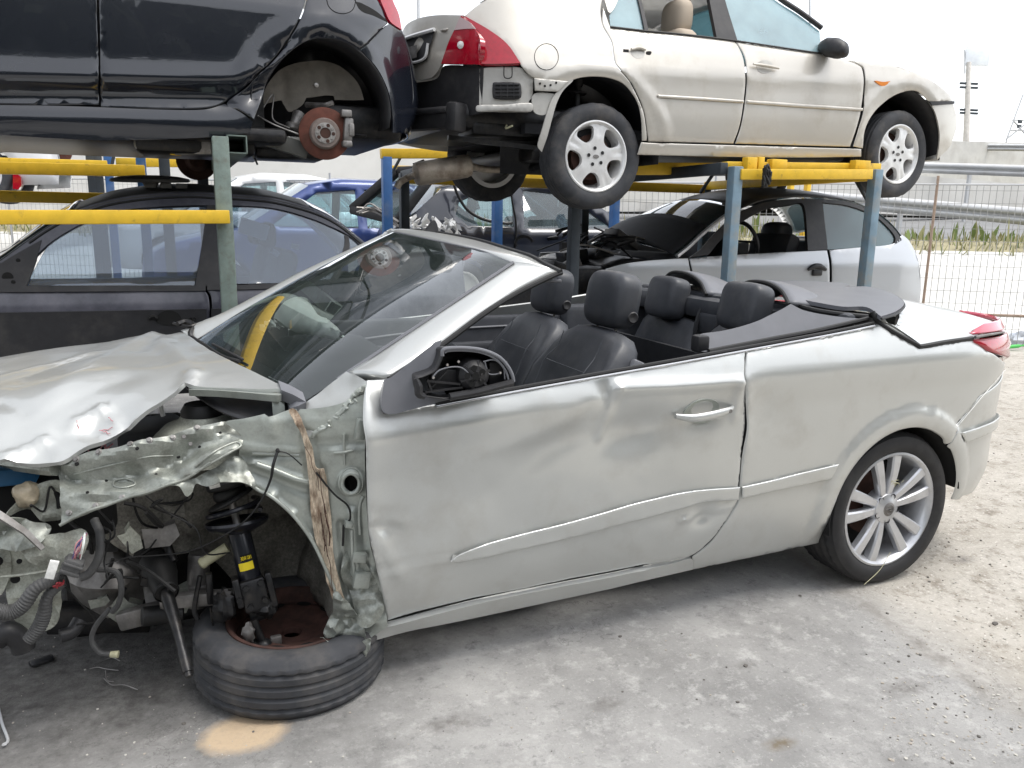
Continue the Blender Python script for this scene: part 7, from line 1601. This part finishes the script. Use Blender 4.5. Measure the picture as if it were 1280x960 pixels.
# night-blue hatchback with its tailgate up, behind the convertible's windscreen
ch_prof = [(.0, .40), (.03, .62), (.28, .78), (1.0, .95, 'G'), (1.75, 1.40), (2.2, 1.46), (2.8, 1.46), (3.3, 1.36, 'nightblue'), (3.72, 1.0), (3.82, .85), (3.84, .40)]
nb0 = at(505, 290, y=5.9)
HN, hf, htf = far_car('hatchback_car', 'dark night-blue hatchback with smashed tail and raised tailgate behind the convertible windscreen', (nb0[0]+3.75, 6.75, .40), math.pi, 'nightblue', prof_for(ch_prof, 'glassblue'), [[(1.30, .97), (1.85, 1.33), (2.36, 1.37), (2.40, .96)], [(2.52, .97), (2.50, 1.36), (2.85, 1.34), (3.12, 1.22), (3.18, 1.08), (3.05, .98)]], 3.84, arches=(.8, 3.1))
Y_ = 5.88
mb = MB(); ringp = [(566, 226), (572, 243), (584, 262), (604, 274), (630, 279), (640, 279)]; mb.tube([at(*q, y=Y_) for q in ringp], .016, 8); mb.build('window_ring', M['rubber'], HN)
mb = MB(); mb.tube([at(*q, y=Y_) for q in ((638, 228), (640, 250), (645, 280), (644, 310))], .010, 6); mb.build('door_gap', M['gap'], HN)
# raised tailgate: frame with glass
A_, B_, C_, D_ = at(441, 262, y=6.5), at(496, 214, y=6.2), at(546, 212, y=6.1), at(497, 276, y=6.1)
mb = MB()
for a, b in ((A_, B_), (B_, C_), (C_, D_), (D_, A_)): mb.bar(a, b, .14, .09, bev=.02)
mb.build('tailgate_frame', M['plastic'], HN); mb = MB(); mb.add([A_, B_, C_, D_], [(0, 1, 2, 3)]); mb.build('tailgate_glass', M['glassdark'], HN)
rr_ = random.Random(11); mb = MB()
for k in range(46):
    q = at(rr_.uniform(506, 574), rr_.uniform(273, 296), y=rr_.uniform(5.3, 5.8)); n_ = rr_.randint(4, 6)
    u_ = np.array([rr_.uniform(-1, 1), rr_.uniform(-.6, .2), rr_.uniform(-.5, .9)]); u_ /= np.linalg.norm(u_); w_ = np.cross(u_, [rr_.uniform(-1, 1), 1, .3]); w_ /= np.linalg.norm(w_)
    ring = [q+(u_*math.cos(t)*rr_.uniform(.03, .09)+w_*math.sin(t)*rr_.uniform(.01, .04)) for t in np.linspace(0, 2*math.pi, n_, endpoint=False)]
    mb.loft([ring, [v+np.cross(u_, w_)*.012 for v in ring]])
mb.build('smashed_lamp', M['alloy_b'], HN, angle=20, smooth=False)
mb = MB()
for k in range(6): q = [at(445+rr_.uniform(0, 8), 262+rr_.uniform(-4, 6), y=6.0), at(462+rr_.uniform(-4, 6), 259+rr_.uniform(-5, 6), y=6.0), at(482+rr_.uniform(-4, 8), 268+rr_.uniform(-5, 8), y=5.9), at(498, 280+rr_.uniform(-4, 4), y=5.8)]; mb.tube(q, .010, 5)
mb.build('loose_wire', M['alumin'], HN)
# ================================================================== fence, road bank, barriers
F0, F1 = at(1284, 436, z=0), at(1150, 392, z=0); fd_ = (F1-F0)/np.linalg.norm(F1-F0); fd_ = np.array([-.83, .557, 0]); fdir = fd_
FN_ = thing('mesh_fence', 'wire mesh fence with thin rusty posts along the yard edge', 'fence', F0)
def fp(t, z): return F0+fdir*t+np.array([0, 0, z])
mb = MB(); T0, T1, H_ = -4., 22., 1.95
for t in np.arange(T0, T1, .075): mb.bar(fp(t, .05), fp(t, H_), .005, .005)
for z in np.arange(.08, H_, .15): mb.bar(fp(T0, z), fp(T1, z), .005, .005)
mb.build('wire_mesh', M['wire'], FN_, smooth=False)
M['postrust'] = mat('pale_rusted_post', (.36, .27, .21), .8, noise_amt=.2, noise_sc=20)
tpost = np.dot(at(1147, 300, D=10.2)-F0, fdir)
for k in range(-2, 8): mb = MB(); mb.tube([fp(tpost+k*2.6, 0), fp(tpost+k*2.6, 2.05)], .016, 8, smooth=False); mb.build('post', M['postrust'] if k == 0 else M['galv'], FN_)
mb = MB(); mb.tube([fp(T0, .40), fp(T1, .40)], .016, 8, smooth=False); mb.build('bottom_rail', M['postrust'], FN_)
mb = MB(); mb.tube([fp(T0, 1.95), fp(T1, 1.95)], .012, 8, smooth=False); mb.build('top_rail', M['galv'], FN_)
nrm = np.array([.557, .83, 0])
def bank(name, rows, m, kind='structure'):
    """sheet running along the fence: rows of (distance behind it, height)"""
    mb = MB(); mb.loft([[F0+fdir*t+nrm*d+np.array([0, 0, z]) for t in np.linspace(-60, 90, 40)] for d, z in rows], caps=False, closed=False); o = mb.build(name, M[m], None); tag(o, kind=kind); return o
M['pave'] = mat('pale_concrete_slope', (.62, .61, .58), .9, noise_amt=.10, noise_sc=.7, dirt=(.40, .38, .33), dirt_amt=.4, dirt_sc=1.2, dirt_lo=.52, bump=.2, bump_sc=20)
M['verge'] = mat('dry_verge_soil', (.30, .27, .17), .95, noise_amt=.3, noise_sc=3)
M['road'] = mat('pale_asphalt', (.22, .22, .22), .9, noise_amt=.1, noise_sc=2)
bank('concrete_slope', [(.3, .004), (1.2, .03), (3.0, .45), (4.4, 1.05)], 'pave'); bank('verge', [(4.4, 1.05), (5.0, 1.2), (6.4, 1.22)], 'verge'); bank('road', [(6.4, 1.22), (13.5, 1.7)], 'road'); bank('hill', [(16, 2.0), (60, 2.4), (300, 1.5)], 'verge')
def wbeam(a, b, m='galv', hgt=.31, ext=10, posts=True, name='crash_barrier', label='', grp='road crash barriers', zg=.8):
    a, b = np.array(a), np.array(b); d = (b-a)/np.linalg.norm(b-a); A, B = a-d*ext, b+d*ext*.6; A[2] = max(A[2], a[2]-.2); n2 = np.cross(d, [0, 0, 1.]); n2 = n2/np.linalg.norm(n2)
    if n2@(CAM-a) < 0: n2 = -n2
    r = thing(name, label, 'crash barrier', (a+b)/2-np.array([0, 0, zg]), grp); s = hgt/.31
    pr = [(-.155, 0), (-.13, .02), (-.10, .075), (-.05, .08), (-.02, .01), (.02, .01), (.05, .08), (.10, .075), (.13, .02), (.155, 0)]
    mb = MB(); mb.loft([[q+np.array([0, 0, z*s])+n2*o for z, o in pr] for q in (A, B)], caps=False, closed=False); mb.build('rail', M[m], r, solid=.006, angle=60)
    L = np.linalg.norm(B-A)
    if posts:
        for k in range(int(L/2.4)+1):
            q = A+d*2.4*k; mb = MB(); mb.bar(q+np.array([0, 0, .12])-n2*.06, q+np.array([0, 0, -zg])-n2*.06, .1, .06); mb.build('post', M['galv'], r)
    return r
wbeam(at(500, 203, D=30), at(1228, 266, D=15.5), label='nearest crash barrier on the bank above dry grass behind the mesh fence', zg=.75)
wbeam(at(500, 187, D=36), at(1228, 212, D=20), label='middle crash barrier with a white top edge seen over the fence', zg=1.6, hgt=.27)
wbeam(at(480, 178, D=46), at(1235, 184, D=26), label='farthest crash barrier along the top of the road parapet', zg=.7, hgt=.22)
a, b = at(1180, 203, D=25.5), at(1280, 204, D=27); d = (b-a)/np.linalg.norm(b-a)
M['parapet'] = mat('stained_parapet', (.62, .61, .58), .9, noise_amt=.15, noise_sc=1.2, dirt=(.34, .31, .27), dirt_amt=.6, dirt_sc=.8, dirt_lo=.48)
mb = MB(); mb.bar(a-d*50-np.array([0, 0, .35]), b+d*30-np.array([0, 0, .35]), .3, 2.0); tag(mb.build('parapet_wall', M['parapet'], None), 'stained concrete parapet wall of the road beyond the barriers', 'wall')
a, b = at(1170, 232, D=21), at(1280, 240, D=22.5); d = (b-a)/np.linalg.norm(b-a)
mb = MB(); mb.bar(a-d*50-np.array([0, 0, .3]), b+d*30-np.array([0, 0, .3]), .3, 1.0); tag(mb.build('barrier_wall', M['pave'], None), 'low pale concrete barrier between the two road crash barriers', 'wall')
# dry grass along the verge
gms = [mat('dry_grass', (.30, .29, .14), .9), mat('green_grass', (.17, .22, .07), .9), mat('straw_grass', (.40, .37, .22), .9)]
mb = MB(); rg = random.Random(3)
for k in range(7000):
    t = rg.uniform(-14, 34); dd_ = rg.uniform(4.2, 6.2); z = 1.05+.12*min(1, (dd_-4.4)/.6); p = F0+fdir*t+nrm*dd_+np.array([0, 0, z-.03]); h = rg.uniform(.06, .30)*(1 if rg.random() < .95 else 1.9); a = rg.uniform(0, 6.28); w_ = .010+h*.025
    dx = np.array([math.cos(a)*w_, math.sin(a)*w_, 0]); tip = p+np.array([rg.uniform(-.1, .1), rg.uniform(-.1, .1), h])
    mb.add([p-dx, p+dx, (p+tip)/2+dx*.8, tip, (p+tip)/2-dx*.8], [(0, 1, 2, 3, 4)], gms[rg.choice((0, 1, 2, 0, 2))])
for k in range(900):
    t = rg.uniform(-14, 34); p = F0+fdir*t+nrm*rg.uniform(5.4, 6.3)+np.array([0, 0, 1.16]); h = rg.uniform(.2, .55)*(.5+.5*math.sin(t*1.7)**2); a = rg.uniform(0, 6.28); w_ = .03+h*.06
    dx = np.array([math.cos(a)*w_, math.sin(a)*w_, 0]); tip = p+np.array([rg.uniform(-.15, .15), rg.uniform(-.15, .15), h])
    mb.add([p-dx*.3, p+dx*.3, (p+tip)/2+dx, tip, (p+tip)/2-dx], [(0, 1, 2, 3, 4)], gms[rg.choice((1, 1, 0))])
tag(mb.build('grass', None, None, smooth=False, recalc=False), kind='stuff')
# pole with a sign panel, pylon frame
PL = thing('utility_pole', 'tall pole with insulator crossbars and a pale panel on top beyond the road', 'pole', at(1208, 240, D=32))
mb = MB(); mb.tube([at(1207, 200, D=32), at(1211, 78, D=32)], [.13, .09], 10, smooth=False); mb.build('shaft', M['wood'], PL)
for py in (109, 137, 141, 104):
    mb = MB(); mb.bar(at(1200, py, D=32), at(1222, py+1, D=32), .08, .08); mb.build('crossbar', M['rackdark'], PL)
mb = MB(); mb.box(at(1222, 70, D=32), (1.0, .06, .75), Matrix.Rotation(-.35, 3, 'Z'), bev=.01); mb.build('panel', mat('faded_sign', (.84, .88, .95), .6, noise_amt=.1, noise_sc=2), PL); mb = MB(); mb.bar(at(1206, 62, D=32), at(1206, 92, D=32), .04, .04); mb.build('bracket', M['galv'], PL)
mb = MB(); mb.tube([at(1194, 172, D=30), at(1202, 150, D=30), at(1198, 132, D=30)], .03, 6, smooth=False)
PY = thing('lattice_mast', 'thin lattice mast with small square panels at the picture edge beyond the road', 'mast', at(1272, 240, D=30))
mb = MB(); lattice = [((1258, 175), (1279, 118)), ((1290, 175), (1281, 118)), ((1262, 163), (1286, 163)), ((1266, 150), (1285, 150)), ((1258, 174), (1288, 150)), ((1287, 174), (1266, 150)), ((1258, 175), (1256, 215)), ((1290, 175), (1292, 215))]
for a, b in lattice: mb.tube([at(*a, D=30), at(*b, D=30)], .03, 6, smooth=False)
mb.build('frame', M['galv'], PY)
mb = MB(); 
for q in ((1275, 152), (1274, 158)): mb.box(at(*q, D=30), (.2, .05, .12), bev=.01)
mb.build('panel', M['rackdark'], PY)
TM = thing('street_lamp', 'thin pale pole rising behind the black hatchback tail', 'pole', at(525, 250, D=24)); mb = MB(); mb.tube([at(524, 240, D=24), at(523, -40, D=24)], [.06, .05], 8, smooth=False); mb.build('shaft', M['galv'], TM)
mb = MB(); mb.tube([at(1013, 240, D=28), at(1012, -20, D=28)], [.05, .04], 8, smooth=False); t2 = thing('street_lamp', 'thin pale pole rising behind the champagne saloon windscreen', 'pole', at(1013, 250, D=28)); mb.build('shaft', M['galv'], t2)
# litter by the fence
for (px, py, c_, nm, lb, cat) in ((1268, 433, (.10, .55, .12), 'green_bottle', 'bright green plastic bottle lying by the fence foot', 'bottle'), (1272, 427, (.62, .66, .72), 'pale_bag', 'pale crumpled plastic bag by the fence foot', 'bag'), (1277, 424, (.10, .05, .03), 'rusty_bracket', 'rusty metal bracket hung on the fence bottom rail', 'bracket')):
    c = at(px, py, z=.05) if nm != 'rusty_bracket' else fp(-.1, .3); mb = MB()
    if nm == 'green_bottle': mb.lathe([(0, -.1), (.022, -.1), (.022, .05), (.010, .09), (.010, .12), (0, .12)], c, (1, -.3, .1), 14)
    elif nm == 'pale_bag': blob(mb, c+np.array([0, 0, .03]), (.12, .09, .08), rough=.6, seed=4)
    else: mb.box(c, (.12, .05, .22), Matrix.Rotation(.3, 3, 'Y'), bev=.01); mb.box(c+np.array([.05, 0, -.1]), (.16, .06, .06), bev=.01)
    tag(mb.build(nm, mat(nm+'_mat', c_, .5), None, weld=True), lb, cat)
# ================================================================== the ground
gm = bpy.data.materials.new('yard_ground'); gm.use_nodes = True; nt = gm.node_tree; N = nt.nodes; L = nt.links; bs = N['Principled BSDF']
geo = N.new('ShaderNodeNewGeometry'); pos = geo.outputs['Position']
def gnoise(sc, det=8, ro=.6, dim='FBM'):
    t = N.new('ShaderNodeTexNoise'); t.inputs['Scale'].default_value = sc; t.inputs['Detail'].default_value = det; t.inputs['Roughness'].default_value = ro; L.new(pos, t.inputs['Vector']); return t.outputs['Fac']
def gramp(v, a, b, c=0., d=1.):
    r = N.new('ShaderNodeMapRange'); L.new(v, r.inputs['Value'])
    for n_, x in zip(('From Min', 'From Max', 'To Min', 'To Max'), (a, b, c, d)): r.inputs[n_].default_value = x
    return r.outputs['Result']
def gmath(op, a, b=None):
    n = N.new('ShaderNodeMath'); n.operation = op
    for i, x in enumerate((a, b)):
        if x is None: continue
        if isinstance(x, (int, float)): n.inputs[i].default_value = x
        else: L.new(x, n.inputs[i])
    return n.outputs[0]
def gmix(a, b, f):
    x = N.new('ShaderNodeMix'); x.data_type = 'RGBA'
    for k, v in (('A', a), ('B', b)):
        if isinstance(v, tuple): x.inputs[k].default_value = (*v, 1)
        else: L.new(v, x.inputs[k])
    L.new(f, x.inputs['Factor']) if not isinstance(f, float) else None
    return x.outputs['Result']
sep = N.new('ShaderNodeSeparateXYZ'); L.new(pos, sep.inputs[0]); X_, Y_s = sep.outputs['X'], sep.outputs['Y']
col = gmix((.22, .216, .208), (.41, .402, .385), gramp(gnoise(1.3), .35, .65)); col = gmix(col, (.50, .49, .47), gramp(gnoise(13, 8, .75), .52, .66, 0, .7)); col = gmix(col, (.13, .13, .125), gramp(gnoise(17, 8, .75), .55, .68, 0, .6))
col = gmix(col, (.16, .155, .15), gramp(gnoise(3.1, 10, .7), .54, .70, 0, .6))
fine = gnoise(80, 8, .85); col = gmix(col, (.62, .61, .58), gramp(fine, .56, .68, 0, .65)); col = gmix(col, (.10, .10, .10), gramp(gnoise(38, 6, .75), .58, .72, 0, .6))
# worn joint between slab and gritty earth
J0, J1 = at(1075, 752, z=0), at(1290, 905, z=0); jd = (J1-J0)[:2]/np.linalg.norm((J1-J0)[:2]); jn = np.array([-jd[1], jd[0]]); jn = jn if jn @ (at(1250, 700, z=0)-J0)[:2] > 0 else -jn
dist = gmath('SUBTRACT', gmath('ADD', gmath('MULTIPLY', X_, float(jn[0])), gmath('MULTIPLY', Y_s, float(jn[1]))), float(jn@J0[:2]))
dist = gmath('ADD', dist, gmath('MULTIPLY', gmath('SUBTRACT', gnoise(4, 6, .7), .5), .28))
sand = gmix((.40, .37, .32), (.50, .47, .42), gramp(gnoise(2.2), .35, .65)); sand = gmix(sand, (.22, .19, .15), gramp(gnoise(7, 10, .75), .51, .64, 0, .8)); sand = gmix(sand, (.20, .18, .15), gramp(gnoise(19, 10, .75), .54, .66, 0, .7)); sand = gmix(sand, (.70, .67, .62), gramp(gnoise(48, 5, .7), .56, .66, 0, .7))
sand = gmix(sand, (.20, .18, .16), gramp(gnoise(30, 5, .7), .6, .7, 0, .6))
col = gmix(col, sand, gramp(dist, -.08, .22)); col = gmix(col, (.20, .185, .165), gmath('MULTIPLY', gramp(gmath('ABSOLUTE', dist), .0, .05, 1, 0), gramp(gnoise(9), .4, .6, 0, .8)))
# old oil round the engine, then oil and painted shade under the car
def stain_shade(cx, cy, rx, ry, w=.5):
    a = gmath('POWER', gmath('DIVIDE', gmath('SUBTRACT', X_, cx), rx), 2.); b = gmath('POWER', gmath('DIVIDE', gmath('SUBTRACT', Y_s, cy), ry), 2.)
    r = gmath('ADD', gmath('SQRT', gmath('ADD', a, b)), gmath('MULTIPLY', gmath('SUBTRACT', gnoise(3.5, 8, .7), .5), 1.1)); return gramp(r, 1., 1.-w, 0, 1)
so_ = at(120, 890, z=0); col = gmix(col, (.042, .039, .036), gmath('MULTIPLY', stain_shade(float(so_[0])-.05, float(so_[1])+.45, 1.45, 1.2, .7), gramp(gnoise(22, 6, .7), .3, .62, .97, .70)))
s2 = at(560, 790, z=0); col = gmix(col, (.10, .10, .10), gmath('MULTIPLY', stain_shade(float(s2[0])+.6, float(s2[1])+.75, 2.0, .62, .6), gramp(gnoise(20, 6, .7), .3, .7, .85, .4)))  # dark ellipse under the car: oil, with shade along the sill painted in
s3 = at(975, 930, z=0); col = gmix(col, (.17, .14, .10), gmath('MULTIPLY', stain_shade(float(s3[0]), float(s3[1]), .07, .035, .7), gramp(gnoise(40), .35, .6, .3, 1)))
crk = gmath('ABSOLUTE', gmath('SUBTRACT', gnoise(1.1, 10, .62), .5)); col = gmix(col, (.085, .08, .075), gmath('MULTIPLY', gramp(crk, .0, .0028, 1, 0), gramp(gnoise(.9), .46, .58, 0, .6)))
for sx_, sy_, r1, r2 in ((930, 832, .05, .03), (640, 760, .10, .05), (760, 880, .07, .04), (560, 905, .12, .06), (1130, 860, .12, .05), (1200, 700, .10, .05)):
    q_ = at(sx_, sy_, z=0); col = gmix(col, (.14, .13, .12), gmath('MULTIPLY', stain_shade(float(q_[0]), float(q_[1]), r1, r2, .7), gramp(gnoise(33), .35, .65, .15, .8)))
s4 = at(304, 919, z=0); col = gmix(col, (.52, .40, .27), gmath('MULTIPLY', stain_shade(float(s4[0]), float(s4[1])+.01, .135, .11, .35), gramp(gnoise(60, 6, .7), .25, .5, .75, 1)))
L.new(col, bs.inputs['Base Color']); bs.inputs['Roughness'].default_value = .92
bp = N.new('ShaderNodeBump'); bp.inputs['Strength'].default_value = .8; bp.inputs['Distance'].default_value = .008
hsum = gmath('ADD', gnoise(60, 8, .75), gmath('MULTIPLY', gnoise(9, 8, .7), 1.4)); L.new(hsum, bp.inputs['Height']); L.new(bp.outputs[0], bs.inputs['Normal'])
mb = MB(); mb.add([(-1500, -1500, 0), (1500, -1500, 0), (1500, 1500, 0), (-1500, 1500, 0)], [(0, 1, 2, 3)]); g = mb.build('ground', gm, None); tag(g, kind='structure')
# sand spill, pebbles, scraps
mb = MB(); rg = random.Random(9); stm = [mat('pale_stone', (.45, .43, .39), .9), mat('dark_stone', (.12, .11, .10), .9), mat('tan_stone', (.36, .325, .28), .9)]
def stone(px, py, s, k):
    c = at(px, py, z=0); n0 = len(mb.v); bm = bmesh.new(); bmesh.ops.create_icosphere(bm, subdivisions=1, radius=s)
    for v in bm.verts: v.co = Vector((v.co.x*rg.uniform(.7, 1.3), v.co.y*rg.uniform(.7, 1.3), v.co.z*rg.uniform(.4, .7)))+Vector((c[0], c[1], s*.25))
    bm.verts.index_update(); mb.add([v.co for v in bm.verts], [[v.index for v in f.verts] for f in bm.faces], stm[k]); bm.free()
for k in range(1100):
    if rg.random() < .72: px, py = rg.uniform(1100, 1290), rg.uniform(440, 955)
    else: px, py = rg.uniform(-10, 1290), rg.uniform(780, 958)
    stone(px, py, rg.choice((.002, .002, .003, .003, .005))*(1.2 if px > 1060 else .8), rg.choice((0, 0, 0, 2, 2, 1)))
tag(mb.build('gravel', None, None, recalc=False), kind='stuff')
for k, (px, py, s) in enumerate(((932, 833, .012), (922, 878, .009), (1109, 767, .010), (775, 796, .010), (1244, 780, .018), (880, 700+150, .006), (1243, 781, .012), (778, 865, .006), (230, 905, .010), (1000, 745, .010))):
    mb2 = mb; mb = MB(); stone(px, py, s*.7, 1); 
    tag(mb.build('dark_stone', None, None, recalc=False), 'dark grit lump lying loose on the concrete in front of the convertible', 'stone', 'dark grit lumps'); mb = mb2
mb = MB(); mb.tube([at(-3, 882, z=.01), at(3, 905, z=.012), at(10, 925, z=.01), at(4, 931, z=.01), at(8, 930, z=.01)], .004, 6); tag(mb.build('bent_wire', M['galv'], None), 'short bent white wire lying at the bottom left edge of the picture', 'wire')
mb = MB()
for L_ in (((118, 832), (128, 826), (140, 822), (150, 826)), ((130, 848), (140, 856), (155, 856), (172, 862)), ((112, 836), (122, 834), (132, 836), (148, 838)), ((132, 838), (134, 850), (142, 852))): mb.tube([at(*p, z=.012) for p in L_], .0016, 5)
tag(mb.build('wire_strand', M['alumin'], None), 'thin tangled wire strands on the oily ground under the front end', 'wire')
mb = MB(); mb.box(at(52, 826, z=.008), (.07, .04, .014), Matrix.Rotation(.4, 3, 'Z'), bev=.01); tag(mb.build('plastic_scrap', M['plastic'], None), 'black plastic scrap on the oily ground under the front end', 'scrap')
# trees that stand across the road behind the photographer and show in the paint of the cars
mb = MB(); rt = random.Random(21)
lm = [mat('leaf_dark', (.018, .03, .014), .8), mat('leaf_mid', (.03, .045, .02), .8)]
for k in range(26):
    cx = -30+k*2.3+rt.uniform(-1, 1); cy = -16+rt.uniform(-1.5, 1.5); hh = rt.uniform(7.6, 10.0)
    blob(mb, (cx, cy, hh*.46), (2.0, 1.2, hh*.44), 16, 10, .25, k, lm[0])
    for j in range(420):
        a, e, r_ = rt.uniform(0, 6.28), rt.uniform(-1, 1), rt.uniform(.6, 1)**.5; p = np.array([cx+2.6*r_*math.cos(a)*math.sqrt(1-e*e), cy+2.0*r_*math.sin(a)*math.sqrt(1-e*e), hh*.52+hh*.48*r_*e]); u_ = np.array([rt.gauss(0, 1) for _ in range(3)]); u_ /= np.linalg.norm(u_); w_ = np.cross(u_, [.3, .5, .8]); w_ /= np.linalg.norm(w_); s = rt.uniform(.15, .32)
        mb.add([p-u_*s, p+w_*s*.6, p+u_*s, p-w_*s*.6], [(0, 1, 2, 3)], lm[j % 2])
tag(mb.build('treeline', None, None, smooth=False, recalc=False), kind='stuff')
# ------------------------------------------------------------------ camera, sky, sun
cam = bpy.data.cameras.new('camera'); co = bpy.data.objects.new('camera', cam); COL.objects.link(co)
cam.sensor_fit = 'HORIZONTAL'; cam.sensor_width = 36; cam.lens = FPX/1280*36; cam.clip_start = .05; cam.clip_end = 2000
m = Matrix((Vector(CR), Vector(CU), Vector(-CF))).transposed().to_4x4(); m.translation = Vector(CAM); co.matrix_world = m
scene.camera = co
w = bpy.data.worlds.new('World'); scene.world = w; w.use_nodes = True; nt = w.node_tree
sky = nt.nodes.new('ShaderNodeTexSky'); sky.sky_type = 'NISHITA'; sky.sun_disc = False
SUN_EL, SUN_AZ = 68, 120        # azimuth measured clockwise from +Y
sky.sun_elevation = R(SUN_EL); sky.sun_rotation = R(SUN_AZ); sky.dust_density = 1.5; sky.air_density = 1.0; sky.ozone_density = 1.0
hs = nt.nodes.new('ShaderNodeHueSaturation'); hs.inputs['Saturation'].default_value = .22; hs.inputs['Value'].default_value = 1.0
nt.links.new(sky.outputs[0], hs.inputs['Color']); nt.links.new(hs.outputs[0], nt.nodes['Background'].inputs['Color'])
nt.nodes['Background'].inputs['Strength'].default_value = .15
sl = bpy.data.lights.new('sun', 'SUN'); sl.energy = 1.0; sl.angle = R(30); sl.color = (1, .96, .9)
so = bpy.data.objects.new('sun', sl); COL.objects.link(so)
d = Vector((math.sin(R(SUN_AZ))*math.cos(R(SUN_EL)), math.cos(R(SUN_AZ))*math.cos(R(SUN_EL)), math.sin(R(SUN_EL))))
so.rotation_euler = d.to_track_quat('Z', 'Y').to_euler(); so.location = (0, 0, 20)
vs = scene.view_settings; vs.view_transform = 'Standard'; vs.look = 'None'; vs.gamma = 1; vs.use_curve_mapping = False; vs.exposure = 1.22
scene.render.engine = 'CYCLES'
scene.cycles.max_bounces = 8; scene.cycles.transparent_max_bounces = 24; scene.cycles.use_denoising = True
